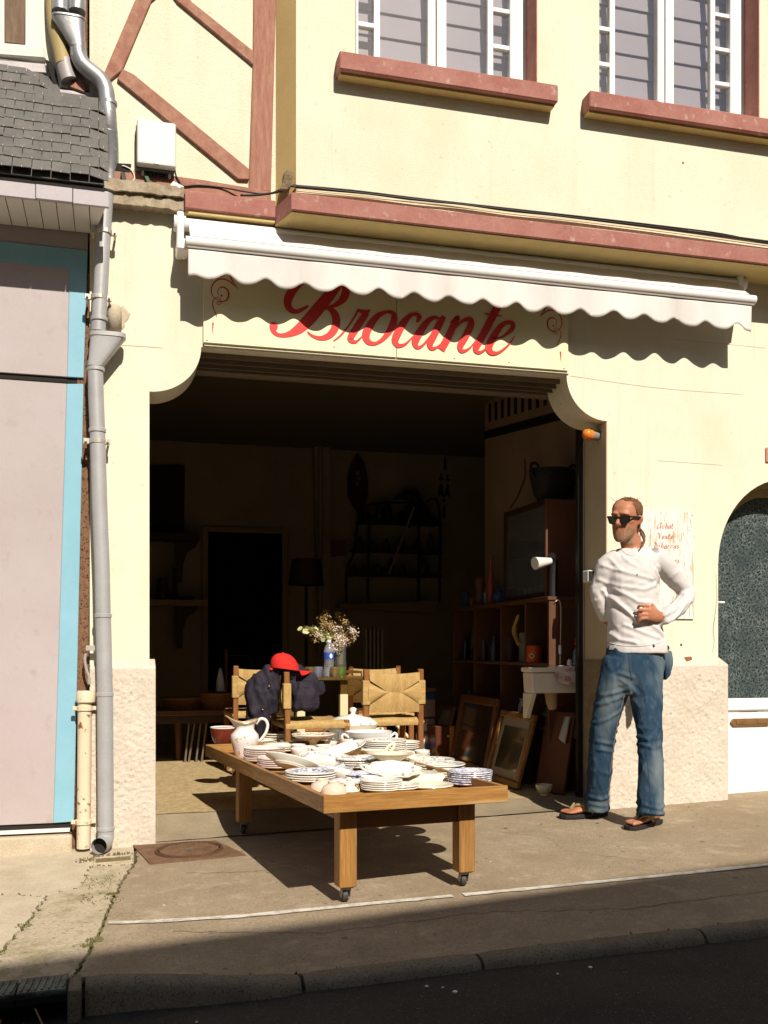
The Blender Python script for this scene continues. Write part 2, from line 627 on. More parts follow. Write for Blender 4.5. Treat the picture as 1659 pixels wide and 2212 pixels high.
bound = crack_line([(0.10, 0.26), (0.085, -0.42), (0.02, -0.75), (-0.01, -1.0), (-0.045, -1.33), (-0.085, -1.62), (-0.13, -1.93)], 3, 0.007)
crb = crack_line([(-0.13, -0.62), (-0.165, -0.80), (-0.28, -0.89), (-0.43, -0.80), (-0.9, -0.86), (-1.6, -0.84)], 5, 0.012)
crc = crack_line([(-0.28, -0.89), (-0.31, -1.16), (-0.355, -1.45), (-0.42, -1.75), (-0.47, -1.93)], 8, 0.01)
cra = crack_line([(-0.13, -0.62), (-0.11, -0.40), (0.0, -0.45), (0.085, -0.42)], 9, 0.008)
far_right = [(x, kerb_y(x)) for x in lin(-0.1, 0.7, 17)] + [(9.0, KERB_Y), (9.0, 0.26)]
sl_main = slab('asphalt_field', [(x + 0.006, y) for x, y in bound] + far_right, pave_mat)
bi = next(i for i, p in enumerate(bound) if p == (0.085, -0.42))
ci = next(i for i, p in enumerate(crb) if p == (-0.28, -0.89))
slab('concrete_slab', [(x - 0.006, y) for x, y in bound[bi:]] + [(x + 0.006, y) for x, y in reversed(crc)]
     + [(x + 0.004, y - 0.004) for x, y in reversed(crb[:ci])] + [(x, y - 0.006) for x, y in cra[1:-1]], conc_moss, lift=0.002)
slab('concrete_slab', [(x - 0.005, y - 0.006) for x, y in crb[ci:]] + [(-12, -0.84), (-12, -1.93)]
     + [(x - 0.006, y) for x, y in reversed(crc[1:])], conc_mat, lift=0.003)
slab('concrete_slab', [(0.078, -0.41), (0.09, 0.26), (-12, 0.26), (-12, -0.83)] + [(x, y + 0.006) for x, y in reversed(crb)]
     + [(x, y + 0.006) for x, y in cra[1:-1]], conc_mat)

# white line on the pavement, broken once
ln = MB()
rnd = random.Random(4)
for xa, xb in ((-0.03, 1.30), (1.345, 6.0)):
    n = int((xb - xa) / 0.05)
    top, bot = [], []
    for i in range(n + 1):
        x = xa + (xb - xa) * i / n
        yc = -1.36 - 0.10 * min(1, max(0, x + 0.03) / 0.5) ** 0.7 + 0.008 * math.sin(x * 2.3)
        w = 0.021 + rnd.uniform(-0.004, 0.003)
        top.append((x, yc + w, gz(x, yc) + 0.004))
        bot.append((x, yc - w + rnd.uniform(-0.003, 0.003), gz(x, yc) + 0.004))
    k = len(top)
    ln.add(top + bot, [(i, k + i, k + i + 1, i + 1) for i in range(k - 1)])
ln.build('painted_line', paint_mat, pave, fix=False)

# kerb: separate granite stones
kerb = thing('kerb', (0, 0, 0), None, None)
tag(kerb, kind='structure')
xs = [-6.0, -4.9, -3.8, -2.7, -1.6, -0.72]
joints = [(a, b) for a, b in zip(xs[:-1], xs[1:])] + [(-0.10, 0.56), (0.56, 1.15), (1.15, 1.97), (1.97, 2.85), (2.85, 3.8), (3.8, 4.8), (4.8, 5.9)]
rnd = random.Random(11)
for a, b in joints:
    mb = MB()
    prof = [(0.0, -0.25), (0.0, 0.0), (-0.035, 0.003), (-0.066, -0.003), (-0.082, -0.014), (-0.089, -0.035), (-0.092, -0.25)]
    n = max(4, int((b - a) / 0.05))
    rings = []
    for i in range(n + 1):
        x = a + 0.006 + (b - a - 0.012) * i / n
        e = 0.010 if i in (0, n) else 0.0
        ring = []
        for j, (dy, dz) in enumerate(prof):
            q = 0.006 * fbm(x * 9, dy * 20, dz * 20 + a) if 1 < j else 0
            ring.append((x, kerb_y(x) + dy + (e if j > 2 else 0) + q, gz(x, kerb_y(x)) + 0.004 + dz - (e * 0.6 if 0 < j < 5 else 0) + q * 0.6))
        rings.append(ring)
    mb.loft(rings, caps=True)
    mb.build('kerb_stone', kerb_mat, kerb, smooth=50)

# ================================================================== opposite house (its eaves throw the shade in the street)
opp = thing('terraced_house', (2.3, -9.56, 0), 'pale rendered terraced house across the street behind the viewer', 'house', rz=R(8.05))
ow = M('opposite_wall', (0.55, 0.47, 0.33), 0.9, var=(0.48, 0.4, 0.28), vscale=2, fine=0.1)
oroof = M('opposite_roof', (0.07, 0.065, 0.06), 0.7, fine=0.2)
mb = MB()
holes = [[(x0, z0), (x0 + 1.0, z0), (x0 + 1.0, z0 + 1.5), (x0, z0 + 1.5)] for x0 in (-9.5, -6.5, -3.5, -0.5, 2.5, 5.5, 8.5) for z0 in (0.9, 3.9)]
mb.prism([(-13, -0.6), (13, -0.6), (13, 6.7), (-13, 6.7)], -0.55, -0.25, holes=holes)
mb.build('wall', ow, opp, local=True)
mb = MB().box(-13, 13, -7, -0.6, -0.6, 6.65)
mb.build('core', dark_gap, opp, local=True)
mb = MB().prism([(0.0, 6.88), (-4.0, 9.2), (-8.0, 6.88), (-8.0, 6.7), (0.0, 6.74)], -13.2, 13.2, 'x')
mb.build('roof', oroof, opp, local=True)
for h in holes:
    mb = MB().box(h[0][0], h[1][0], -0.5, -0.46, h[0][1], h[2][1])
    mb.build('window', white_pvc, opp, local=True)

# ================================================================== the shop house
house = thing('shop_house', (0, 0, 0), 'cream rendered house with oxblood timbers above an open shop front', 'house')
X0, X1 = -0.13, 6.2
JL, JR = 0.163, 2.744          # door jambs
LZ, CZ = 2.563, 2.314          # lintel height, foot of the scooped corners
AL, AR = 3.475, 4.425          # arched door
WT = 0.27                      # wall thickness


def arc(cx, cz, rx, rz, a0, a1, n=14):
    return [(cx + rx * math.cos(R(a0 + (a1 - a0) * i / n)), cz + rz * math.sin(R(a0 + (a1 - a0) * i / n))) for i in range(n + 1)]


outline = [(X0, -0.35), (JL, -0.35)] + arc(JL, LZ, 0.262, LZ - CZ, -90, 0) + arc(JR, LZ, 0.255, LZ - CZ, 180, 270)
outline += [(JR, -0.35), (AL, -0.35)] + arc((AL + AR) / 2, 1.50, (AR - AL) / 2, 0.53, 180, 0, 28) + [(AR, -0.35), (X1, -0.35), (X1, 3.238), (X0, 3.238)]
MB().prism(outline, 0.0, WT).build('ground_floor_wall', cream, house)

# roughcast plinths, built as rough sheets that really stand proud
def plinth(x0, x1, ztop, yf, yb, chamL, chamR):
    root = MB()
    n1, n2 = max(6, int((x1 - x0) / 0.0075)), int((ztop + 0.06) / 0.0075)

    def fn(u, v):
        z = -0.08 + v * (ztop + 0.08)
        d = 0.0055 * fbm(u * 75, z * 75, yf * 10, 3) + 0.0035 * max(0, fbm(u * 30, z * 30, 3.3, 2))
        edge = min(1, (1 - v) * 12, (u - x0) * 25 if chamL else 1, (x1 - u) * 25 if chamR else 1)
        y = yf - 0.004 - d * edge + (0.030 * max(0, (v - 0.985) / 0.015))
        return (u, y, z)
    us, vs_ = lin(x0, x1, n1), lin(0, 1, n2)
    rough_grid(root, fn, us, vs_)
    o = len(root.v)
    m = n2
    for i in (0, n1 - 1):          # side returns
        col = [root.v[i * m + j] for j in range(m)]
        base = len(root.v)
        root.v += [(p[0], yb, p[2]) for p in col]
        root.f += [(i * m + j, i * m + j + 1, base + j + 1, base + j) for j in range(m - 1)]
    top = [root.v[i * m + m - 1] for i in range(n1)]
    base = len(root.v)
    root.v += [(p[0], yb, p[2] + 0.028) for p in top]
    root.f += [(i * m + m - 1, (i + 1) * m + m - 1, base + i + 1, base + i) for i in range(n1 - 1)]
    return root.build('plinth', cast_mat, house, smooth=180)


plinth(-0.13, JL + 0.030, 0.915, -0.030, 0.10, False, True)
plinth(JR - 0.001, AL + 0.045, 0.915, -0.030, 0.06, False, True)
plinth(AR - 0.045, X1, 0.915, -0.030, 0.06, True, False)
# inner jamb lining at the right (shade put into a darker render colour, the lower part coarser)
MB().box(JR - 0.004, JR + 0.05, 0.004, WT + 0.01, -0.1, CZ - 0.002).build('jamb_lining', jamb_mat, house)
cast2 = M('shaded_jamb_roughcast', (0.40, 0.31, 0.19), 0.95, var=(0.30, 0.22, 0.13), vscale=12, fine=0.35, fscale=120, bump=0.004, bscale=110, spec=0.1)
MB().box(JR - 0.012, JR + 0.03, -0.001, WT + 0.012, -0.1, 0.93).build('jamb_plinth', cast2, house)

# slab edge (string course) with the cranked corner
ledge_poly = [(X0 - 0.02, 0.2), (X0 - 0.02, -0.03)]
lx0 = at(400, 440, -0.10).x
cA, cB = at(596, 450, -0.10).x, at(630, 450, -0.28).x
ledge_zs = (3.232, 3.322)
MB().prism([(lx0, 0.25), (lx0, -0.10), (cA, -0.10), (cA, 0.25)], *ledge_zs, axis='z').build('string_course', red_paint, house, bevel=0.004)
MB().prism([(cA + 0.001, 0.24), (cA + 0.001, -0.10), (cB, -0.28), (X1, -0.28), (X1, 0.24)], 3.205, 3.293, axis='z').build('string_course', red_paint, house, bevel=0.004)
MB().prism([(0.30, -0.001), (lx0 + 0.02, -0.085), (cA - 0.002, -0.085), (cA - 0.002, -0.001)], 3.214, 3.2315, axis='z').build('soffit', yellow_edge, house)
MB().prism([(cA + 0.004, -0.001), (cA + 0.004, -0.085), (cB + 0.005, -0.265), (X1, -0.265), (X1, -0.001)], 3.199, 3.2045, axis='z').build('soffit', yellow_edge, house)
mb = MB()
rnd = random.Random(2)
for (za, zb, yf) in ((3.228, 3.285, -0.075), (3.288, 3.345, -0.092)):
    n = 24
    rings = []
    for i in range(n + 1):
        x = -0.12 + (lx0 + 0.12 - 0.004) * i / n
        q = [0.010 * fbm(x * 30, za * 40, k * 3.1, 3) for k in range(4)]
        rings.append([(x, 0.05, za), (x, yf + q[0], za + q[1]), (x, yf + 0.004 + q[2], zb + q[3] * 0.8), (x, 0.05, zb)])
    mb.loft(rings)
mb.build('broken_mortar_course', grey_mortar, house)
MB().box(X0 - 0.01, lx0 + 0.001, -0.02, 0.2, 3.2395, 3.34).build('wall_head', grey_mortar, house)

# upper storey, left: timber frame with cream infill
TX = 0.811
TY = -0.03
MB().box(X0, TX, TY, 0.22, 3.324, 5.6).build('infill_wall', cream2, house)


def pxprism(name, pts, yf, yb, mat, parent, bevel=0.0, ref=None):
    """flat-fronted piece whose outline is measured on the photo at depth yf"""
    poly = [(at(x, y, yf).x, at(x, y, yf).z) for x, y in pts]
    return MB().prism(poly, yf, yb).build(name, mat, parent, bevel=bevel)


BY = TY - 0.014
beams = [
    ('beam', [(552, -330), (606, -330), (597, 0), (586, 414), (538, 408), (547, 130)], red_wood, 0),
    ('beam', [(340, -40), (374, -40), (328, 0), (264, 152), (226, 182), (222, 165), (292, 0)], red_wood_d, 0.003),
    ('beam', [(266, 148), (253, 170), (515, 387), (538, 388), (541, 366), (290, 160)], red_wood_d, 0.006),
    ('beam', [(352, -40), (384, 3), (548, 140), (549, 110), (415, 3), (385, -40)], red_wood_d, 0.004),
    ('beam', [(246, 362), (246, 402), (400, 420), (586, 434), (586, 413), (440, 388)], red_wood_d, 0.009),
]
for nm, pts, mt, dy in beams:
    pxprism(nm, pts, BY - dy, TY + 0.002, mt, house, bevel=0.004)
pxprism('beam', [(160, -330), (192, -330), (184, 200), (152, 188)], BY, TY + 0.002, red_wood, house, bevel=0.004)
# broken holes and rubble on the plate, left
pxprism('broken_socket', [(247, 352), (284, 354), (280, 372), (247, 368)], BY - 0.011, TY, dark_gap, house)

# upper storey, right: projecting rendered bay with a canted return
BAYY = -0.14
BX = 0.898
W = [(1.213, 2.243), (2.622, 3.656), (4.1, 5.13)]
WZ0 = 4.075
holes = [[(a, WZ0), (b, WZ0), (b, 5.5), (a, 5.5)] for a, b in W]
MB().prism([(BX, 3.323), (X1, 3.323), (X1, 5.7), (BX, 5.7)], BAYY, 0.10, holes=holes).build('bay_wall', cream, house)
MB().prism([(TX - 0.002, TY - 0.001), (BX, BAYY + 0.001), (BX, 0.1), (TX - 0.002, 0.1)], 3.3235, 5.69, axis='z').build('canted_return', shaded_tan_render, house)
blind_mat = M('lilac_slatted_blind', (0.50, 0.44, 0.45), 0.7, var=(0.46, 0.40, 0.42), vscale=3, fine=0.06)
pane_mat = thin_glass('window_glass', (0.95, 0.96, 0.97), 0.16)
for wi, (a, b) in enumerate(W):
    win = MB().prism([(a, WZ0 - 0.002), (b, WZ0 - 0.002), (b, 5.5), (a, 5.5)], 0.0, 0.05,
                     holes=[[(a + 0.035, WZ0 + 0.06), (b - 0.075, WZ0 + 0.06), (b - 0.075, 5.45), (a + 0.035, 5.45)]]).build('window', white_pvc, house, bevel=0.004)
    ia, ib = a + 0.035, b - 0.075
    mid = a + (b - a) * 0.475
    for (c0, c1, small_left) in ((ia + 0.001, mid - 0.004, True), (mid + 0.004, ib - 0.001, False)):
        s0, s1 = (c0 + 0.012, c1 - 0.045) if small_left else (c0 + 0.055, c1 - 0.03)
        zb = WZ0 + 0.065
        MB().prism([(c0, zb), (c1, zb), (c1, 5.44), (c0, 5.44)], -0.014, 0.038,
                   holes=[[(s0, zb + 0.05), (s1, zb + 0.05), (s1, 5.4), (s0, 5.4)]]).build('casement', white_pvc, win, bevel=0.005)
        bx = s0 + 0.105 if small_left else s1 - 0.115
        MB().box(bx - 0.017, bx + 0.017, -0.008, 0.03, zb + 0.049, 5.401).build('glazing_bar', white_pvc, win, bevel=0.004)
        q0, q1 = (s0, bx - 0.017) if small_left else (bx + 0.017, s1)
        for k in range(6):
            z = zb + 0.05 + 0.185 + 0.205 * k
            MB().box(q0 + 0.0005, q1 - 0.0005, -0.0065, 0.028, z - 0.013, z + 0.013).build('glazing_bar', white_pvc, win, bevel=0.003)
        MB().box(s0 - 0.004, s1 + 0.004, 0.012, 0.017, zb + 0.046, 5.404).build('pane', pane_mat, win)
    for k in range(11):
        z = WZ0 + 0.03 + 0.135 * k
        mbs = MB().prism([(0.075, z), (0.083, z), (0.097, z + 0.142), (0.089, z + 0.142)], a + 0.01, b - 0.06, 'x')
        mbs.build('blind_slat', blind_mat, win)
    MB().box(a - 0.05, b + 0.05, 0.18, 0.2, WZ0 - 0.05, 5.5).build('room_backing', dark_gap, win)
    # painted reveal and sill
    MB().box(b - 0.004, b + 0.002, BAYY - 0.002, -0.001, WZ0 - 0.001, 5.49).build('reveal', red_paint, house)
    MB().box(a - 0.105, b + 0.085, -0.235, 0.04, 3.978, 4.073).build('sill', red_paint, house, bevel=0.006)
    MB().box(a - 0.095, b + 0.075, -0.205, BAYY + 0.01, 3.966, 3.9775).build('sill_drip', yellow_edge, house)

# roller shutter above the opening, lintel trim, and the side rail
shut_mat = M('beige_roller_shutter', (0.20, 0.15, 0.10), 0.55, var=(0.17, 0.125, 0.085), vscale=6, fine=0.1)
for k, (z0, z1, y) in enumerate(((2.536, 2.562, 0.09), (2.522, 2.556, 0.145), (2.512, 2.548, 0.20))):
    MB().prism([(y, z0), (y + 0.012, z0), (y + 0.02, z0 + 0.012), (y + 0.05, z1), (y, z1)], JL + 0.02, JR - 0.005, 'x').build('shutter_slat', shut_mat, house)
MB().box(JL, JR, 0.274, 0.35, 2.505, 2.75).build('shutter_box', shut_mat, house, bevel=0.01)
MB().box(0.44, 2.50, -0.010, 0.012, LZ + 0.006, LZ + 0.020).build('lintel_trim', cream2, house)
rail_mat = M('dark_shutter_rail', (0.018, 0.016, 0.014), 0.5)
MB().box(JR - 0.045, JR - 0.012, WT + 0.014, WT + 0.05, 0.05, CZ + 0.15).build('shutter_rail', rail_mat, house)
MB().box(JR - 0.012, JR - 0.006, WT + 0.013, WT + 0.03, 0.05, CZ - 0.06).build('rail_edge', M('pale_rail_edge', (0.6, 0.52, 0.36), 0.6), house)
MB().box(JL - 0.03, JL + 0.008, WT + 0.012, WT + 0.05, 0.05, CZ).build('shutter_rail', rail_mat, house)

# arched entrance door at the right
arch_in = arc((AL + AR) / 2, 1.50, (AR - AL) / 2 - 0.035, 0.495, 180, 0, 28)
arch_out = arc((AL + AR) / 2, 1.50, (AR - AL) / 2 + 0.02, 0.55, 180, 0, 28)
ring_mat = M('ochre_arch_moulding', (0.52, 0.41, 0.22), 0.85, var=(0.45, 0.34, 0.17), vscale=6, fine=0.12)
for yf, yb, s in ((0.10, 0.17, 0.0), (0.17, 0.25, 0.05)):
    cx = (AL + AR) / 2
    rx, rz = (AR - AL) / 2 - 0.03 - s, 0.50 - s
    inner = arc(cx, 1.50, rx, rz, 180, 0, 28)
    outer = arc(cx, 1.50, (AR - AL) / 2 + 0.001, 0.531, 0, 180, 28)
    MB().prism(inner + outer, yf, yb).build('arch_moulding', ring_mat, house)
door = thing('entrance_door', (AL, 0.2, 0.1), 'white arched entrance door with patterned dark glass and brass letter slot', 'door')


def lace_extra(nt, vec, c):
    v = nd(nt, 'ShaderNodeTexVoronoi', Scale=40.0)
    v.feature = 'DISTANCE_TO_EDGE'
    w = nd(nt, 'ShaderNodeTexNoise', Scale=22.0, Detail=4.0)
    nt.links.new(vec, w.inputs[0])
    add = nd(nt, 'ShaderNodeVectorMath')
    add.operation = 'MULTIPLY_ADD'
    nt.links.new(w.outputs[1], add.inputs[0])
    add.inputs[1].default_value = (0.05, 0.05, 0.05)
    nt.links.new(vec, add.inputs[2])
    nt.links.new(add.outputs[0], v.inputs['Vector'])
    e = ramp(nt, v.outputs[0], 0.012, 0.07)
    n2 = nd(nt, 'ShaderNodeTexNoise', Scale=70.0, Detail=3.0)
    nt.links.new(vec, n2.inputs[0])
    base = mixc(nt, ramp(nt, n2.outputs[0], 0.35, 0.65), (0.010, 0.018, 0.020), (0.075, 0.10, 0.10))
    n4 = nd(nt, 'ShaderNodeTexNoise', Scale=5.0, Detail=3.0)
    nt.links.new(vec, n4.inputs[0])
    big = ramp(nt, n4.outputs[0], 0.3, 0.7)
    edge = mixc(nt, big, (0.05, 0.065, 0.06), (0.24, 0.26, 0.24))
    return mixc(nt, e, edge, base)


lace = M('leaf_patterned_glass', (0.03, 0.05, 0.06), 0.22, extra=lace_extra, bump=0.002, bscale=90, spec=0.6, coat=0.4)
dz = 0.105
DOORY = 0.17
dl, dr = AL - 0.01, AR + 0.01
inner = arc((AL + AR) / 2, 1.50, (AR - AL) / 2 - 0.03, 0.47, 180, 0, 28)
MB().prism([(AL + 0.03, 0.62)] + inner + [(AR - 0.03, 0.62)], 0.215, 0.235).build('patterned_glass', lace, door)
frame_o = arc((AL + AR) / 2, 1.50, (AR - AL) / 2 + 0.01, 0.54, 180, 0, 28)
dframe = M('dark_door_frame', (0.035, 0.035, 0.035), 0.4)
MB().prism([(dl, 0.70)] + frame_o + [(dr, 0.70)], 0.239, 0.262).build('frame_backing', dframe, door)
MB().box(dl, dr, 0.168, 0.24, dz + 0.03, 0.612).build('lower_panel', white_metal, door, bevel=0.004)
MB().box(AL - 0.008, dr, 0.150, 0.20, 0.607, 0.688).build('mid_rail', white_metal, door, bevel=0.012)
MB().box(AL - 0.008, dr, 0.154, 0.20, dz + 0.015, 0.235).build('bottom_rail', white_metal, door, bevel=0.004)
MB().box(AL - 0.008, dr, 0.146, 0.20, dz - 0.05, 0.165).build('weather_strip', white_metal, door, bevel=0.004)
brass_old = M('tarnished_brass', (0.34, 0.19, 0.075), 0.5, var=(0.24, 0.13, 0.05), vscale=20, metal=0.5, fine=0.2, fscale=60)
p0, p1 = at(1578, 1569, 0.16), at(1666, 1551, 0.16)
slot = MB().prism([(p0.x + 0.02, p0.z), (p1.x - 0.02, p0.z), (p1.x, (p0.z + p1.z) / 2), (p1.x - 0.02, p1.z), (p0.x + 0.02, p1.z), (p0.x, (p0.z + p1.z) / 2)], 0.152, 0.1685).build('letter_slot', brass_old, door, bevel=0.003)
MB().box(p0.x + 0.035, p1.x - 0.035, 0.1475, 0.153, p0.z + 0.012, p1.z - 0.008).build('flap', brass_old, slot, bevel=0.003)
p0, p1 = at(1598, 1538.5, 0.1655), at(1637, 1536.5, 0.1655)
MB().box(p0.x, p1.x, 0.1665, 0.1685, p0.z, p1.z).build('blue_line', M('blue_marker', (0.05, 0.08, 0.35), 0.6), door)
p0 = at(1558, 1301, 0.14)
MB().tube([(p0.x - 0.02, 0.17, p0.z), (p0.x, 0.15, p0.z), (p0.x + 0.03, 0.15, p0.z)], 0.007, 8).build('latch', white_metal, door)
MB().box(AL - 0.05, AR + 0.2, -0.02, 0.27, -0.2, dz - 0.02).build('door_step', ramp_mat, house, bevel=0.01)

# small flaws of the render: bolt hole, exposed brick, hairline cracks, blue house number plate
for (x, y, r, mt) in ((1472, 1393, 0.008, dark_gap), (1476, 352, 0.007, rust_strip)):
    pl = 0.0 if y > 500 else BAYY
    p = at(x, y, pl)
    mbx = MB().lathe([(r, -0.001), (r * 0.7, 0.002), (0, 0.002)], (0, 0, 0), 9)
    mbx.v = [(p.x + a, pl - 0.0005 - c, p.z + b) for a, b, c in mbx.v]
    mbx.build('bolt_hole', mt, house)
brick_mat = M('exposed_brick', (0.36, 0.11, 0.05), 0.9, fine=0.4, fscale=60)
pxprism('exposed_brick', [(1478, 1420), (1494, 1418), (1496, 1425), (1484, 1429)], -0.002, 0.01, brick_mat, house)
for pts in ([(1549, 1290, 2), (1546, 1320, 2.5), (1541, 1360, 3.2), (1543, 1385, 2), (1539, 1410, 1.4)],
            [(1547, 1240, 1.0), (1549, 1290, 2)],
            [(239, 745, 1), (300, 748, 1.2), (352, 752, 1)], [(1232, 812, 1), (1420, 838, 1.0), (1600, 852, 0.8)],
            [(1420, 995, 0.8), (1560, 1005, 0.8)], [(1330, 1103, 0.8), (1500, 1118, 0.8)], [(1460, 733, 0.8), (1655, 752, 0.8)]):
    MB().ribbon([(at(x, y, 0).x, at(x, y, 0).z, w * 0.0016) for x, y, w in pts], -0.0012).build('hairline_crack', grey_mortar, house, fix=False)
plate_mat = M('enamel_plate', (0.55, 0.25, 0.16), 0.4)
pxprism('wall_plate', [(1656, 966), (1700, 970), (1700, 1002), (1656, 998)], -0.012, 0.0, plate_mat, house, bevel=0.004)

# ================================================================== threshold, shop floor, shop room
FZ = 0.10


def pebble_extra(nt, vec, c):
    v = nd(nt, 'ShaderNodeTexVoronoi', Scale=26.0)
    v.feature = 'DISTANCE_TO_EDGE'
    nt.links.new(vec, v.inputs['Vector'])
    n2 = nd(nt, 'ShaderNodeTexVoronoi', Scale=26.0)
    nt.links.new(vec, n2.inputs['Vector'])
    tint = mixc(nt, ramp(nt, n2.outputs['Color'], 0.2, 0.8), (0.50, 0.38, 0.20), (0.40, 0.29, 0.15))
    return mixc(nt, ramp(nt, v.outputs[0], 0.01, 0.06), (0.30, 0.22, 0.12), tint)


floor_mat = M('worn_tile_floor', (0.40, 0.30, 0.16), 0.8, fine=0.25, fscale=60, extra=pebble_extra, bump=0.002, bscale=60, spec=0.3)
shop_floor = MB()
rough_grid(shop_floor, lambda u, v: (u, v, FZ + 0.003 * fbm(u * 4, v * 4, 1)), lin(-2.2, 3.4, 40), lin(0.30, 6.0, 40))
shop_floor = shop_floor.build('shop_floor', floor_mat, None, fix=False)
tag(shop_floor, kind='structure')
thr = MB()
rough_grid(thr, lambda u, v: (u, 0.006 + v * 0.31, (gz(u, 0) + 0.004) * (1 - v) + (FZ + 0.002) * v - 0.012 * math.sin(PI * v) + 0.003 * fbm(u * 6, v * 3, 2)), lin(JL - 0.02, JR + 0.03, 60), lin(0, 1, 10))
thr = thr.build('threshold', ramp_mat, None, smooth=180, fix=False)
tag(thr, kind='structure')

# ------------------------------------------------------------------ shop room (parts of the house)
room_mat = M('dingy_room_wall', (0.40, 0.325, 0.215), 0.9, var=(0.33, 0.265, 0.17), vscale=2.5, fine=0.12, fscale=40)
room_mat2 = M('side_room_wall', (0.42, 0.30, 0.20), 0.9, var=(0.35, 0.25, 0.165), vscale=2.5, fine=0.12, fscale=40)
RB = 4.6
RC = (2.92, 2.45)
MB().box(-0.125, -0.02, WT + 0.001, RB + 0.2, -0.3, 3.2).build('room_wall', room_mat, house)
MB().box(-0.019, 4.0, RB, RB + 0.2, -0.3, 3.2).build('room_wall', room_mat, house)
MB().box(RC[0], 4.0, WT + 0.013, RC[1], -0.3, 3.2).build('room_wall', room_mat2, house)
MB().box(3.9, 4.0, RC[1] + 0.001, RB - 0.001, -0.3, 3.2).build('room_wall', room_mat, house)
MB().box(-0.125, 4.0, WT + 0.002, RB + 0.2, 3.0, 3.21).build('ceiling', M('darkened_ceiling', (0.12, 0.10, 0.07), 0.9, fine=0.1), house)  # albedo lowered so the ceiling carries the room's dimness in its colour
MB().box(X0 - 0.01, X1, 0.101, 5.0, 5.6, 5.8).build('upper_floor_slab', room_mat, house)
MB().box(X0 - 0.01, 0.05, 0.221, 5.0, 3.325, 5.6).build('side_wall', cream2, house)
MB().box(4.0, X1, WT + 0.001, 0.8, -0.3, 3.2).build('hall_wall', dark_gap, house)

# painted decoration on the room walls: ladder border on the side wall, ermine tails on the back wall
stencil = M('black_stencil_paint', (0.012, 0.010, 0.009), 0.8)


def band_z(y, z):
    """the painted border climbs gently towards the back"""
    return z + 0.112 * (y - 0.5)


def side_quad(mb, y0, y1, z0, z1, off=0.004):
    pts = [(y0, band_z(y0, z0)), (y1, band_z(y1, z0)), (y1, band_z(y1, z1)), (y0, band_z(y0, z1))]
    mb.prism(pts, RC[0] - off, RC[0] - 0.001, 'x')


for z0, z1 in ((2.495, 2.56), (2.84, 2.90)):
    mb = MB()
    side_quad(mb, WT + 0.05, RC[1] - 0.005, z0, z1)
    mb.build('stencil_band', stencil, house)
yk = RC[1] - 0.09
while yk > 0.4:
    mb = MB()
    side_quad(mb, yk - 0.055, yk, 2.625, 2.77, 0.003)
    mb.build('stencil_rung', stencil, house)
    yk -= 0.135
for (x, y) in ((951, 930), (972, 928), (962, 990), (953, 1048), (967, 1050), (960, 1095)):
    c = at(x, y, RB)
    s = 0.0042
    pts = [(0, 30), (-4, 26), (0, 20), (-7, 16), (-4, 12), (-2, 14), (-3, 4), (-9, -28), (0, -22), (7, -30), (3, 4), (2, 14), (4, 12), (7, 16), (0, 20), (4, 26)]
    if y in (990, 1095):
        pts = [(px_ * 0.55, pz * 1.1) for px_, pz in pts]
    poly = [(c.x + a * s, c.z + b * s) for a, b in pts]
    mb = MB()
    for i in range(0, 1):
        mb.add([(a, RB - 0.003, b) for a, b in poly[:2] + [(c.x, c.z + 20 * s)] + [poly[-1]]], [(0, 1, 2, 3)])
        mb.add([(a, RB - 0.003, b) for a, b in [poly[3], poly[4], poly[5], (c.x, c.z + 4 * s), poly[11], poly[12], poly[13], (c.x, c.z + 20 * s)]], [(0, 1, 2, 7), (7, 2, 4, 6), (4, 5, 6), (2, 3, 4)])
        mb.add([(a, RB - 0.003, b) for a, b in [poly[6], poly[7], poly[8], poly[9], poly[10]]], [(0, 1, 2, 3, 4)])
    mb.build('ermine_stencil', stencil, house, fix=False)

# ================================================================== neighbour house at the left
nb = thing('neighbour_house', (-2.0, 0, 0), 'low neighbouring house with slate roof and mauve panel front framed in blue', 'house')
NY = 0.012
NL = -4.5


def edge_x(py, Y, off=0.0):
    """right edge of the leaning panel front"""
    return at(190 - 30 * (py - 540) / 1235 + off, py, Y).x


def zpx(py, Y=NY, px=150):
    return at(px, py, Y).z


MB().box(NL, -0.225, NY + 0.03, 3.0, -0.3, 3.3).build('wall', rust_strip, nb)
MB().box(-0.32, -0.125, 0.06, 1.0, -0.3, 6.0).build('party_wall', rust_strip, nb)
MB().prism([(at(178, 1500, 0.02).x - 0.05, -0.1), (at(190, 1500, 0.02).x, -0.1), (at(196, 640, 0.02).x, 2.9), (at(170, 640, 0.02).x, 2.9)], 0.022, 0.05).build('rusty_edge', rust_strip, nb)
# mauve boards and blue frame: two boards separated by a dark groove
def front_piece(name, pts, mat, yf):
    poly = [(x if isinstance(x, float) else at(x, y, yf).x, at(150 if isinstance(x, float) else x, y, yf).z) for x, y in pts]
    return MB().prism(poly, yf, yf + 0.02).build(name, mat, nb, bevel=0.002)


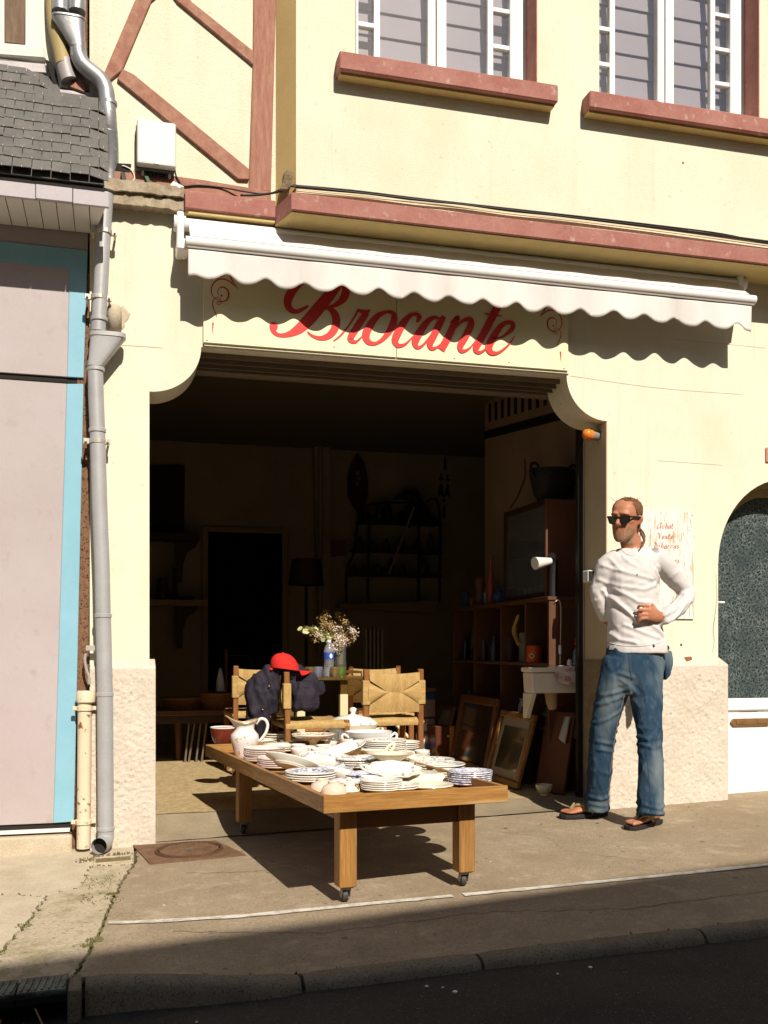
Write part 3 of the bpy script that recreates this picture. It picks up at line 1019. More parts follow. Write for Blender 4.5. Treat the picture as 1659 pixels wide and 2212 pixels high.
front_piece('panel', [(NL, 812), (146, 814), (151, 580), (NL, 555)], mauve, NY)
front_piece('panel', [(NL, 1776), (116, 1778), (145, 829), (NL, 823)], mauve, NY)
front_piece('blue_frame', [(146, 814), (181, 816), (190, 541), (NL, 518), (NL, 555), (151, 580)], blue, NY - 0.003)
front_piece('blue_frame', [(116, 1778), (160, 1775), (181, 829), (145, 829)], blue, NY - 0.003)
front_piece('header_panel', [(NL, 518), (190, 541), (193, 440), (NL, 420)], mauve, NY + 0.002)
front_piece('groove', [(NL, 824), (181, 830), (181, 815), (NL, 811)], dark_gap, NY + 0.012)
front_piece('base_gap', [(NL, 1792), (160, 1790), (160, 1774), (NL, 1774)], dark_gap, NY + 0.012)
front_piece('base_strip', [(NL, 1799), (152, 1797), (152, 1789), (NL, 1789)], offwhite, NY - 0.006)
MB().box(NL, -0.215, -0.035, 0.2, -0.3, zpx(1801)).build('concrete_sill', conc_mat, nb, bevel=0.008)

# slate roof, eaves board, boarded soffit
EY, EZ = -0.36, 3.215          # eaves
TYR, TZR = 0.0, 3.885          # top of the slope
roof = MB().prism([(EY + 0.02, EZ - 0.02), (TYR + 0.02, TZR - 0.02), (TYR + 0.3, TZR - 0.02), (0.3, EZ - 0.02)], NL, -0.06, 'x').build('roof', slate_mats[2], nb)
rows = 11
rnd = random.Random(21)
slope = Vector((0, TYR - EY, TZR - EZ))
slen = slope.length
sdir = slope.normalized()
snrm = Vector((0, -sdir.z, sdir.y))
hooks = MB()
for r in range(rows):
    s0 = slen * r / rows
    gauge = slen / rows
    z_mid = EZ + sdir.z * s0
    xr = -0.035 - 0.012 * (r / rows)
    if z_mid > 3.66:
        xr = -0.285 - 0.02 * (r - 7)
    w = 0.086
    x = xr - (w * 0.5 if r % 2 else 0.0)
    cols = [(x, xr)] if r % 2 else []
    k = 0
    while x > -1.55:
        cols.append((x - w, x))
        x -= w
    for xa, xb in cols:
        lift = rnd.uniform(-0.002, 0.002)
        p = Vector((0, EY, EZ)) + sdir * (s0 + rnd.uniform(-0.004, 0.004))
        q = p + sdir * (gauge * 1.5)
        th = 0.004
        g = 0.0015
        a = snrm * (0.009 + lift)
        b = snrm * 0.003
        tilt = rnd.uniform(-0.004, 0.004)
        # the last slate of each course bends round the hip
        vs_ = []
        for xx, dn in ((xa + g, tilt), (xb - g, -tilt)):
            edge = 0.0
            if xb > xr - 0.005 and xx > xb - 0.01:
                edge = -0.02
            for base, off in ((p, a), (q, b)):
                for tt in (0, th):
                    v = base + off + snrm * (edge) + sdir * dn - snrm * tt
                    vs_.append((xx, v.y, v.z))
        fs = [(0, 4, 6, 2), (1, 3, 7, 5), (0, 1, 5, 4), (2, 6, 7, 3), (0, 2, 3, 1), (4, 5, 7, 6)]
        MB().add(vs_, fs).build('slate', rnd.choice(slate_mats), roof)
        hp = p + a
        xm = (xa + xb) / 2
        hooks.box(xm - 0.001, xm + 0.001, hp.y - 0.003, hp.y + 0.003, hp.z - 0.003, hp.z + 0.007)
hk = hooks.build('slate_hooks', lead, roof)
tag(hk, kind='stuff')
for k in range(11):
    xa = NL if k == 10 else -0.034 - 0.165 * (k + 1)
    xb = -0.034 - 0.165 * k
    dzz = 0.010 * (k % 2)
    MB().box(xa + 0.002, xb - 0.001, EY + 0.02 - 0.003 * (k % 2), EY + 0.04, EZ - 0.125 + dzz * 0.3, EZ - 0.055).build('eaves_board', lilac_board, nb, bevel=0.002)
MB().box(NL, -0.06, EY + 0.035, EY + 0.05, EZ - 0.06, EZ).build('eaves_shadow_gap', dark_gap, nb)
for k in range(24):
    xa, xb = -0.05 - 0.075 * (k + 1), -0.05 - 0.075 * k
    ya = EY + 0.05
    cut = 0.055 if k == 0 else 0
    MB().prism([(xa + 0.002, ya), (xb - 0.002, ya), (xb - 0.002 - cut, 0.01), (xa + 0.002, 0.01)], EZ - 0.118, EZ - 0.108, 'z').build('soffit_board', soffit_mat, nb)
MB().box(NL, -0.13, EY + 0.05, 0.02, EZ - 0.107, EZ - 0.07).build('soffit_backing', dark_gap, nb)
# storey above the slates: rendered wall with a weathered post, flashings
MB().box(NL, -0.30, 0.03, 0.5, TZR - 0.05, 6.0).build('upper_wall', offwhite, nb)
pxprism('timber_post', [(10, -330), (56, -330), (55, 97), (10, 92)], 0.012, 0.04, brown_timber, nb, bevel=0.004)
pxprism('rendered_band', [(-80, 84), (97, 99), (99, 127), (-80, 114)], 0.0, 0.04, offwhite, nb, bevel=0.008)
pxprism('lead_flashing', [(-80, 122), (98, 137), (101, 158), (-80, 146)], -0.012, 0.05, lead, nb, bevel=0.004)
pxprism('rendered_pier', [(116, 40), (134, 70), (134, 150), (200, 192), (202, 192), (130, 190), (118, 135)], -0.012, 0.0, offwhite, nb)
pxprism('rendered_pier', [(133, 148), (200, 158), (204, 198), (128, 190)], -0.018, 0.03, offwhite, nb, bevel=0.005)
pxprism('lead_flashing', [(128, 192), (206, 200), (208, 212), (131, 205)], -0.032, 0.02, lead, nb, bevel=0.003)
pxprism('lead_flashing', [(120, 214), (131, 203), (211, 211), (213, 227), (118, 219)], -0.045, 0.02, lead, nb, bevel=0.003)
pxprism('shadow_gap', [(98, 128), (112, 134), (128, 200), (122, 202)], -0.006, 0.02, dark_gap, nb)

# ================================================================== rain pipes
def px3(pts, Y):
    return [at(x, y, Y if not isinstance(Y, (list, tuple)) else Y[i]) for i, (x, y) in enumerate(pts)]


def smooth3(pts, sub=6):
    return [Vector(p) for p in catmull([tuple(p) for p in pts], sub)]


PYY = -0.085
dp = thing('downpipe', at(229, 1826, PYY), 'grey zinc downpipe with two funnel hoppers at the corner of the shop', 'downpipe')
S = 1 / 425.0
for pth, r in (([(131, -40), (131, 26)], 0.042), ([(167, -40), (167, 26)], 0.042)):
    MB().tube(px3(pth, PYY), r, 16).build('feed_pipe', zinc, dp, smooth=40)


def hopper(name, x0, x1, yt, yr, nx0, nx1, yn, mat):
    """flat funnel: rim box and a tapered neck"""
    a, b = at(x0, yt, PYY - 0.05), at(x1, yr, PYY - 0.05)
    na, nb_ = at(nx0, yn, PYY - 0.03), at(nx1, yn, PYY - 0.03)
    yf, yb = PYY - 0.05, PYY + 0.05
    m = MB()

    def ring(xa, xb, z, h):
        out = []
        for i in range(20):
            t = 2 * PI * i / 20
            c, s = math.cos(t), math.sin(t)
            ex = math.copysign(abs(c) ** 0.55, c)
            ey = math.copysign(abs(s) ** 0.55, s)
            out.append(((xa + xb) / 2 + ex * (xb - xa) / 2, (yf + yb) / 2 + ey * h, z))
        return out
    rings = [ring(a.x - 0.004, b.x + 0.004, a.z, 0.054), ring(a.x - 0.004, b.x + 0.004, b.z, 0.054), ring(a.x, b.x, b.z - 0.002, 0.050)]
    for i in range(1, 7):
        t = i / 6
        rings.append(ring(a.x + (na.x - a.x) * t, b.x + (nb_.x - b.x) * t, b.z - 0.002 + (na.z - b.z) * t, 0.050 - 0.012 * t))
    m.loft(rings)
    return m.build(name, mat, dp, smooth=35)


hopper('hopper', 112, 184, 23, 38, 153, 183, 96, zinc)
sp = smooth3(px3([(168, 92), (169, 104), (171, 122), (181, 141), (198, 156), (217, 172), (228, 192), (232, 218), (235, 260), (239, 320), (238, 380), (230, 430)], [PYY, PYY, PYY, PYY, PYY, PYY, PYY, PYY, PYY, -0.05, -0.02, -0.02]), 4)
MB().tube(sp, 0.040, 16).build('pipe_bend', zinc, dp, smooth=40)
MB().tube(px3([(230, 420), (222, 540), (217, 640), (213, 716)], PYY), 0.036, 16).build('pipe_section', zinc_paint, dp, smooth=40)
hopper('hopper', 195, 271, 712, 727, 190, 223, 787, zinc_paint)
MB().tube(px3([(206, 780), (208, 860), (211, 930), (216, 1100), (221, 1230), (223, 1330)], PYY), 0.0375, 16).build('pipe_section', zinc_paint, dp, smooth=40)
MB().tube(px3([(223, 1330), (225, 1400), (227, 1500)], PYY), 0.0385, 16).build('pipe_section', zinc_paint, dp, smooth=40)
p = px3([(227, 1500), (228, 1640), (229, 1790)], PYY)
q = px3([(229, 1808), (225, 1822), (214, 1828)], [PYY, PYY - 0.03, PYY - 0.10])
path = p + smooth3([p[-1]] + q, 5)[1:]
el = MB().tube(path, 0.0395, 18, caps=False)
el.build('pipe_foot', zinc_paint, dp, smooth=40)
e0 = path[-1]
ed = (path[-1] - path[-2]).normalized()
MB().tube([e0 - ed * 0.05, e0 - ed * 0.04], 0.036, 16).build('pipe_mouth_shadow', dark_gap, dp)
for (x, y, Yc) in ((235, 224, PYY), (236, 285, -0.07), (215, 690, PYY), (211, 930, PYY), (223, 1330, PYY), (227, 1500, PYY), (229, 1790, PYY), (208, 798, PYY)):
    c = at(x, y, Yc)
    MB().tube([c + Vector((0, 0, -0.010)), c + Vector((0, 0, 0.010))], 0.0425, 16).build('pipe_joint', zinc_paint if y > 500 else zinc, dp, smooth=40, bevel=0.002)
clampm = M('galvanised_clamp', (0.62, 0.58, 0.52), 0.4, metal=0.5, fine=0.2)
for (x, y) in ((226, 502), (214, 643), (211, 954)):
    c = at(x, y, PYY)
    cl = MB().tube([c + Vector((0, 0, -0.011)), c + Vector((0, 0, 0.011))], 0.041, 16)
    cl.box(c.x - 0.068, c.x - 0.036, c.y - 0.008, c.y + 0.008, c.z - 0.014, c.z + 0.014)
    cl.box(c.x + 0.036, c.x + 0.062, c.y - 0.008, c.y + 0.008, c.z - 0.014, c.z + 0.014)
    o = cl.build('clamp', clampm, dp, bevel=0.002)
    for sx in (-0.055, 0.05):
        MB().tube([c + Vector((sx, -0.02, 0)), c + Vector((sx, 0.085, 0))], 0.006, 8).build('bolt', rust_cream, o)

# stopped vent stub behind the second hopper
stub = thing('vent_stub', at(245, 712, -0.03), 'plaster-daubed pipe stub above the lower hopper', 'pipe')
mbx = MB().lathe([(0.036, 0.0), (0.036, 0.09), (0.033, 0.11), (0.02, 0.125), (0, 0.13)], at(248, 712, -0.035), 16, wob=lambda a, z: 1 + 0.06 * math.sin(3 * a + z * 40))
mbx.build('stub', conc_mat, stub, smooth=180)
mbx = MB().lathe([(0.06, 0), (0.05, 0.004), (0, 0.006)], (0, 0, 0), 18, wob=lambda a, z: 1 + 0.2 * math.sin(3 * a) + 0.1 * math.sin(7 * a))
c = at(252, 688, 0)
mbx.v = [(c.x + a, -0.0005 - z, c.z + 1.2 * b) for a, b, z in mbx.v]
mbx.build('plaster_patch', conc_mat, stub)

# rusty cast-iron foot pipe and cream flue pipe
ri = thing('iron_pipe', at(182, 1832, -0.06), 'rust-streaked cream iron pipe standing beside the grey downpipe', 'pipe')
MB().tube(px3([(184, 1500), (181, 1832)], -0.055), 0.034, 16).build('shaft', rust_cream, ri, smooth=40)
MB().lathe([(0.036, 0), (0.046, 0.004), (0.047, 0.05), (0.04, 0.06), (0.036, 0.06)], at(186, 1518, -0.055), 18).build('socket', rust_cream, ri, smooth=40)
for y in (1530, 1775):
    c = at(184 if y < 1600 else 181, y, -0.055)
    o = MB().tube([c + Vector((0, 0, -0.012)), c + Vector((0, 0, 0.012))], 0.041, 16).box(c.x - 0.06, c.x + 0.06, c.y - 0.006, c.y + 0.008, c.z - 0.010, c.z + 0.010).build('collar', rust_cream, ri, bevel=0.002)
cl = MB()
pp = px3([(186, 1412), (184, 1425), (187, 1445), (193, 1462), (193, 1478)], -0.05)
cl.tube(smooth3(pp, 4), 0.007, 8)
a, b = at(186, 1403, -0.05), at(212, 1396, -0.05)
cl.box(a.x, b.x, -0.058, -0.045, b.z - 0.022, b.z + 0.004)
brk = cl.build('loose_bracket', clampm, None, bevel=0.001)
tag(brk, 'loose galvanised strap hanging above the rusty iron pipe', 'bracket')

flue = MB().tube(smooth3(px3([(117, -40), (118, 10), (122, 60), (132, 105), (139, 140)], -0.04), 5), 0.041, 16)
flue = flue.build('flue_pipe', M('tan_painted_pipe', (0.47, 0.36, 0.16), 0.6, var=(0.40, 0.30, 0.13), vscale=6, fine=0.1), None, smooth=40)
tag(flue, 'tan painted pipe curving down beside the zinc hopper', 'pipe')
flue2 = MB().tube(px3([(139, 132), (145, 160), (150, 175)], -0.038), 0.0425, 16).build('flue_foot', lead, flue, smooth=40)

# ================================================================== junction box, tags, cables
jb = thing('junction_box', at(336, 352, TY), 'pale grey plastic junction box on the half-timbered wall', 'junction box')
box_mat = M('pale_grey_plastic', (0.66, 0.66, 0.64), 0.45, fine=0.05, fscale=30)
a, b = at(296, 352, TY - 0.09), at(381, 266, TY - 0.09)
MB().box(a.x, b.x, TY - 0.09, TY - 0.045, a.z, b.z).build('lid', box_mat, jb, bevel=0.014, seg=3)
MB().box(a.x - 0.004, b.x - 0.006, TY - 0.046, TY - 0.001, a.z - 0.012, b.z - 0.004).build('back_box', M('dark_grey_plastic', (0.16, 0.14, 0.12), 0.5), jb, bevel=0.008)
for k in range(8):
    c = Vector((a.x + 0.03 + k * (b.x - a.x - 0.06) / 7, TY - 0.035, a.z - 0.012))
    MB().tube([c, c - Vector((0, 0, 0.022))], 0.008, 8).build('gland', rail_mat if 0 < k < 7 else clampm, jb)
c = Vector(((a.x + b.x) / 2, TY - 0.091, a.z + 0.012))
MB().box(c.x - 0.012, c.x + 0.012, c.y - 0.003, c.y + 0.002, c.z - 0.008, c.z + 0.006).build('clip', box_mat, jb, bevel=0.002)

cab_mat = M('black_cable', (0.015, 0.014, 0.013), 0.5)
cream_cab = M('cream_cable', (0.62, 0.54, 0.36), 0.6)
wh_cab = M('white_cable', (0.75, 0.72, 0.65), 0.5)


def cable(pts, Y, r, mat, label, extra_wob=0):
    o = MB().tube(smooth3(px3(pts, Y), 5), r, 6).build('cable', mat, None, smooth=180)
    return tag(o, label, 'cable')


YL = -0.115
cable([(315, 362), (316, 385), (322, 398), (340, 402), (378, 404), (396, 410)], YL + 0.06, 0.0035, cab_mat, 'black cable looping from the junction box to the white tag')
cable([(378, 366), (381, 380), (388, 392), (396, 402), (430, 400), (480, 405), (530, 414), (575, 419), (600, 412), (620, 402), (640, 404)], [YL + 0.055] * 6 + [-0.085, -0.09, -0.1, -0.14, -0.16], 0.0042, cab_mat, 'black cable running from junction box along the timber plate')
cable([(520, 422), (560, 421), (600, 415), (622, 407), (634, 402), (760, 415), (900, 431), (1060, 449), (1240, 470), (1430, 492), (1655, 521), (1720, 530)], [-0.09, -0.10, -0.13, -0.16] + [-0.150] * 8, 0.006, cab_mat, 'thick black cable clipped along the top of the string course')
cable([(634, 400), (760, 411), (900, 428), (1060, 446), (1240, 466), (1430, 488), (1560, 505), (1655, 525), (1720, 533)], -0.150, 0.0045, cab_mat, 'thin upper black cable along the string course')
cable([(640, 410), (700, 415), (800, 424), (900, 437), (1000, 446), (1100, 460), (1200, 470), (1330, 486), (1460, 503), (1655, 530), (1720, 538)], -0.156, 0.006, cream_cab, 'cream cable sagging between clips on the string course')
cable([(640, 412), (720, 420), (830, 430), (950, 441), (1080, 459), (1260, 479), (1400, 496), (1560, 517), (1700, 536)], -0.158, 0.0045, cream_cab, 'lower cream cable lying on the string course')
cable([(245, 402), (265, 400), (283, 396), (291, 384), (285, 368), (272, 360), (264, 358)], TY - 0.03, 0.0035, wh_cab, 'thin white wire looping beside the zinc pipe')
cable([(246, 385), (252, 392), (262, 396)], TY - 0.03, 0.003, cab_mat, 'short black wire end under the white loop')
gt = pxprism('green_tag', [(311, 377), (319, 376), (328, 398), (321, 400)], YL + 0.045, YL + 0.05, M('green_plastic', (0.02, 0.09, 0.025), 0.5), None, bevel=0.001)
tag(gt, 'dark green plastic tag clipped on the cable below the box', 'tag')
wt = pxprism('white_tag', [(375, 391), (398, 403), (389, 415), (366, 402)], YL + 0.03, YL + 0.037, white_pvc, None, bevel=0.001)
tag(wt, 'white plastic cable tag hanging under the junction box', 'tag')
cn = pxprism('cable_connector', [(261, 372), (270, 370), (273, 390), (263, 390)], TY - 0.045, TY - 0.02, cab_mat, None, bevel=0.003)
tag(cn, 'small black cable connector beside the white wire', 'connector')
# broken wooden stub at the cranked corner
mbx = MB()
st = [(604, 408), (612, 392), (614, 372), (622, 365), (627, 372), (632, 366), (635, 370), (630, 400), (622, 410)]
stp = pxprism('broken_wood_stub', st, -0.165, -0.12, M('rotten_wood', (0.16, 0.11, 0.065), 0.95, var=(0.30, 0.23, 0.15), vscale=30, fine=0.4, fscale=60), None, bevel=0.003)
tag(stp, 'splintered rotten wood stub where the cables turn the corner', 'wood stub')

# ================================================================== awning
def awning_extra(nt, vec, c):
    mp = nd(nt, 'ShaderNodeMapping')
    mp.inputs['Scale'].default_value = (6.0, 6.0, 1.2)
    nt.links.new(vec, mp.inputs[0])
    n = nd(nt, 'ShaderNodeTexNoise', Scale=2.0, Detail=5.0, Roughness=0.65)
    nt.links.new(mp.outputs[0], n.inputs[0])
    return mixc(nt, fmath(nt, 'MULTIPLY', ramp(nt, n.outputs[0], 0.5, 0.75), 0.5), c, (0.60, 0.545, 0.49))


aw_fab = M('white_awning_cloth', (0.76, 0.72, 0.69), 0.85, var=(0.71, 0.665, 0.63), vscale=4, fine=0.08, fscale=160, extra=awning_extra, bump=0.0008, bscale=160, spec=0.15)
awn = thing('awning', (0.37, 0, 2.86), 'white retracted fabric awning with scalloped valance over the shop sign', 'awning')
AY = -0.19
ax0, ax1 = at(405, 540, AY).x, at(1627, 660, AY).x
bz = 3.027
# fabric from roller to front bar
m = MB()
rough_grid(m, lambda u, v: (u, -0.075 + v * (AY + 0.075), 3.175 + (bz + 0.03 - 3.175) * v - 0.010 * math.sin(PI * v) + 0.0025 * math.sin(u * 21) * math.sin(PI * v)), lin(ax0 + 0.015, ax1 - 0.02, 90), lin(0, 1, 8))
m.build('canopy_cloth', aw_fab, awn, smooth=180, fix=False)
MB().tube([(ax0 + 0.0, -0.055, 3.165), (ax1 - 0.02, -0.055, 3.165)], 0.032, 16).build('roller', white_metal, awn, smooth=40)
prof = arc(0, 0, 0.024, 0.026, 0, 360, 16)[:-1]
mbb = MB().loft([[(x, AY + a, bz + b) for a, b in prof] for x in (ax0 - 0.008, ax1 + 0.012)])
mbb.build('front_bar', M('matt_white_bar', (0.76, 0.74, 0.71), 0.6, fine=0.08, fscale=30), awn, smooth=40)
MB().box(ax0, ax1, AY - 0.012, AY + 0.012, bz - 0.034, bz - 0.026).build('bar_channel', M('grey_seam', (0.30, 0.26, 0.23), 0.6), awn)
val = MB()
per = 0.1945
us = lin(ax0 + 0.004, ax1 - 0.012, 340)


def val_bottom(x):
    ph = (x - 0.546) / per * 2 * PI
    b = 2.857 + 0.0195 * math.cos(ph + 0.25 * math.sin(x * 3.1)) + 0.003 * math.cos(2 * ph) + 0.003 * math.sin(x * 5.0)
    if x < ax0 + 0.10:
        t = (x - ax0) / 0.10
        b = 2.852 * (1 - t) + b * t
    if x > ax1 - 0.08:
        t = (ax1 - x) / 0.08
        b = 2.842 * (1 - t) + b * t
    return b


def val_pt(u, v):
    zb = val_bottom(u)
    z = bz - 0.03 + (zb - bz + 0.03) * v
    y = AY - 0.004 + 0.010 * v * math.sin(u * 8.3 + 1) + 0.007 * v * math.sin(u * 23 + math.sin(u * 4)) + 0.006 * v
    return (u, y, z)


rough_grid(val, val_pt, us, lin(0, 1, 9))
vo = val.build('valance', aw_fab, awn, smooth=180, fix=False)
for xs_ in (0.92, 1.46, 2.01, 2.55, 3.09):
    sm_ = MB()
    rough_grid(sm_, lambda u, v: tuple(Vector(val_pt(xs_ + u, v)) + Vector((0, -0.0022, 0))), (-0.006, -0.002, 0.002, 0.006), lin(0, 0.96, 9))
    sm_.build('seam', aw_fab, awn, smooth=180, fix=False)
sm = vo.modifiers.new('thickness', 'SOLIDIFY')
sm.thickness = 0.0015
for xe, sgn in ((ax0, -1), (ax1, 1)):
    bk = MB()
    bk.box(xe - 0.045 if sgn < 0 else xe - 0.03, xe - 0.01 if sgn < 0 else xe + 0.005, -0.10, 0.0, 3.00, 3.215)
    o = bk.build('wall_bracket', white_metal, awn, bevel=0.006)
    MB().box(xe - 0.05 if sgn < 0 else xe - 0.04, xe + 0.012, -0.17, -0.04, 2.995, 3.05).build('arm', white_metal, awn, bevel=0.006)
    c = Vector((xe - 0.03 * (1 if sgn < 0 else 0), -0.06, 3.165))
    MB().tube([c - Vector((0.028, 0, 0)), c + Vector((0.03, 0, 0))], 0.040, 16).build('roller_cap', white_metal, awn, smooth=40)

# ================================================================== shop sign with script lettering
SY = -0.022
sg = thing('shop_sign', (1.467, SY, LZ + 0.02), 'cream shop sign with red script lettering under the awning', 'sign')
sgx0, sgx1, sgm = at(440, 720, SY).x, at(1228, 780, SY).x, at(857, 720, SY).x
sz0, sz1 = at(440, 741, SY).z + 0.004, 3.06
sign_mat = M('sign_board_cream', (0.83, 0.76, 0.50), 0.45, var=(0.80, 0.72, 0.46), vscale=3, fine=0.03, spec=0.35)
MB().box(sgx0, sgm - 0.0015, SY, -0.001, sz0, sz1).build('board', sign_mat, sg, bevel=0.0015)
MB().box(sgm + 0.0015, sgx1, SY, -0.001, sz0, sz1).build('board', sign_mat, sg, bevel=0.0015)
red_ink = M('red_sign_paint', (0.62, 0.035, 0.030), 0.45, spec=0.35)


def za(x, y):
    px, py = (740 + x * 0.434) / 1.2966, (760 + y * 0.434) / 1.2966
    p = at(px, py, SY)
    return p.x, p.z


WS = 0.434 / 1.2966 / 400.0
letters = {
    'letter_b': [[(350, 20, 8), (300, 38, 18), (250, 66, 34), (200, 105, 50), (163, 160, 55), (152, 205, 50), (165, 242, 42), (200, 260, 32), (240, 250, 25), (285, 222, 14)],
                 [(500, 72, 30), (478, 92, 50), (430, 145, 68), (380, 205, 74), (330, 265, 76), (280, 322, 74), (225, 372, 62), (165, 405, 38), (110, 414, 26), (72, 400, 28), (56, 372, 36), (64, 352, 40)],
                 [(470, 72, 14), (500, 80, 24), (522, 100, 44), (528, 135, 52), (508, 180, 46), (468, 214, 30), (420, 231, 18), (376, 237, 10)],
                 [(376, 237, 10), (420, 243, 28), (453, 272, 48), (466, 322, 54), (452, 378, 48), (412, 420, 40), (360, 432, 28), (310, 416, 18), (280, 390, 10)]],
    'letter_r': [[(448, 450, 8), (490, 418, 12), (540, 360, 12), (580, 300, 13), (600, 262, 14), (606, 246, 12)],
                 [(600, 250, 14), (635, 262, 28), (665, 262, 26), (682, 250, 10)],
                 [(665, 268, 34), (635, 308, 44), (595, 368, 46), (562, 420, 44), (560, 445, 36), (590, 456, 20), (622, 432, 10), (655, 395, 7)]],
    'letter_o': [[(790, 262, 20), (735, 288, 34), (685, 348, 48), (657, 410, 52), (672, 455, 38), (720, 466, 22), (775, 430, 30), (822, 362, 46), (840, 302, 44), (826, 268, 28), (790, 262, 20)]],
    'letter_c': [[(985, 330, 14), (1000, 298, 34), (985, 279, 24), (945, 285, 28), (900, 332, 46), (862, 400, 52), (845, 450, 46), (866, 480, 30), (912, 470, 16), (962, 420, 8)]],
    'letter_a': [[(1130, 312, 12), (1105, 298, 22), (1060, 320, 36), (1010, 385, 50), (976, 450, 50), (986, 490, 28), (1022, 480, 16), (1072, 420, 14), (1120, 350, 14), (1140, 310, 10)],
                 [(1162, 292, 30), (1130, 345, 46), (1092, 420, 48), (1070, 470, 44), (1086, 500, 26), (1130, 480, 12), (1182, 420, 8)]],
    'letter_n': [[(1200, 335, 8), (1235, 300, 16), (1252, 300, 26), (1225, 345, 42), (1190, 420, 50), (1142, 508, 50)],
                 [(1165, 470, 8), (1220, 382, 12), (1280, 322, 20), (1325, 312, 34), (1335, 342, 46), (1300, 420, 47), (1266, 480, 44), (1276, 515, 28), (1322, 500, 12), (1372, 440, 7)]],
    'letter_t': [[(1570, 120, 40), (1545, 165, 56), (1500, 240, 54), (1450, 340, 52), (1390, 450, 50), (1366, 500, 42), (1386, 525, 22), (1432, 500, 12), (1472, 440, 7)],
                 [(1415, 270, 6), (1450, 280, 14), (1500, 286, 14), (1536, 290, 6)]],
    'letter_e': [[(1468, 432, 8), (1530, 426, 14), (1590, 382, 28), (1606, 347, 32), (1582, 330, 26), (1530, 352, 36), (1476, 430, 50), (1450, 490, 50), (1466, 525, 36), (1512, 525, 18), (1572, 480, 12), (1615, 420, 6)]],
}
k = 0
for nm, strokes in letters.items():
    mb = MB()
    for s in strokes:
        k += 1
        mb.ribbon([(*za(x, y), w * WS) for x, y, w in s], SY - 0.0015 - 0.00025 * k)
    if nm == 'letter_b':
        mb.disc(*za(62, 356), 27 * WS, SY - 0.0022)
    mb.build(nm, red_ink, sg, fix=False)


def zb(x, y):
    px, py = (560 + x * 0.205) / 1.2966, (760 + y * 0.205) / 1.2966
    p = at(px, py, SY)
    return p.x, p.z


WB = 0.205 / 1.2966 / 420.0
orn = [[(525, 245, 5), (440, 162, 15), (360, 115, 20), (270, 108, 20), (195, 155, 18), (158, 240, 16), (172, 325, 12), (218, 376, 9), (285, 400, 7)],
       [(262, 320, 7), (246, 290, 9), (258, 240, 10), (310, 216, 18), (370, 245, 22), (395, 310, 24), (372, 388, 22), (310, 415, 16), (235, 416, 14)],
       [(290, 405, 8), (270, 365, 8), (225, 360, 8), (190, 395, 9), (172, 440, 11), (182, 490, 15), (205, 550, 12), (228, 600, 14), (222, 635, 4)],
       [(296, 405, 8), (285, 445, 8), (250, 455, 8), (225, 425, 7)],
       [(182, 700, 26), (178, 760, 18), (172, 860, 2)],
       [(395, -60, 12), (405, 0, 22), (430, 100, 20), (518, 240, 5)], [(500, 20, 8), (530, 70, 18), (580, 105, 24), (655, 108, 12), (690, 60, 16), (660, 20, 10)],
       [(215, 100, 5), (270, 75, 14), (335, 65, 8)], [(320, 45, 12), (350, 40, 14)]]
for mirror in (False, True):
    mb = MB()
    for i, s in enumerate(orn):
        pts = [(*zb(x, y), w * WB) for x, y, w in s]
        if mirror:
            pts = [(sgx0 + sgx1 - x, z, w) for x, z, w in pts]
        mb.ribbon(pts, SY - 0.001 - 0.0002 * i)
    x, z = zb(297, 333)
    mb.disc(sgx0 + sgx1 - x if mirror else x, z, 15 * WB, SY - 0.001)
    mb.build('scroll_ornament', red_ink, sg, fix=False)
screw_m = M('sign_screw', (0.62, 0.56, 0.40), 0.4, metal=0.3)
for (x, y) in ((448, 734), (723, 748), (982, 773), (1219, 795), (1100, 782)):
    p = at(x, y, SY)
    m = MB().lathe([(0.006, 0), (0.005, 0.003), (0, 0.004)], (0, 0, 0), 10)
    m.v = [(p.x + a, SY - 0.0005 - c, p.z + b) for a, b, c in m.v]
    m.build('screw', screw_m, sg, smooth=60)

# ================================================================== amber lamp, switch, wall poster
lamp = thing('warning_lamp', at(1275, 943, 0.13), 'amber shutter warning lamp on the door jamb', 'lamp')
la = at(1299, 944, 0.10)
c0 = Vector((JR - 0.004, 0.10, la.z + 0.006))
c1 = c0 + Vector((-0.06, -0.02, -0.004))
c2 = c0 + Vector((-0.115, -0.035, 0.0))
MB().tube([c0, c1], [0.030, 0.030], 16).build('base', M('lamp_base_grey', (0.25, 0.23, 0.21), 0.5), lamp, smooth=40)
dd = (c2 - c1).normalized()
am = M('amber_lens', (0.75, 0.20, 0.02), 0.25, coat=0.5)
MB().tube([c1, c1 + dd * 0.03, c1 + dd * 0.045, c1 + dd * 0.054, c1 + dd * 0.058], [0.033, 0.033, 0.027, 0.015, 0.002], 16).build('lens', am, lamp, smooth=60)
sw = thing('key_switch', (JR - 0.012, 0.2, at(1277, 1246, 0.2).z), 'small white key switch box on the door jamb', 'switch')
zc_ = at(1277, 1246, 0.2).z
MB().box(JR - 0.05, JR - 0.003, 0.14, 0.215, zc_ - 0.035, zc_ + 0.035).build('housing', white_pvc, sw, bevel=0.005)
MB().box(JR - 0.046, JR - 0.01, 0.135, 0.1405, zc_ - 0.030, zc_ + 0.030).build('key_plate', rail_mat, sw)

PY = -0.012
po = thing('wall_poster', at(1440, 1335, PY), 'weathered board-patterned poster with red script behind the man', 'sign')
a, b = at(1385, 1336, PY), at(1500, 1107, PY)


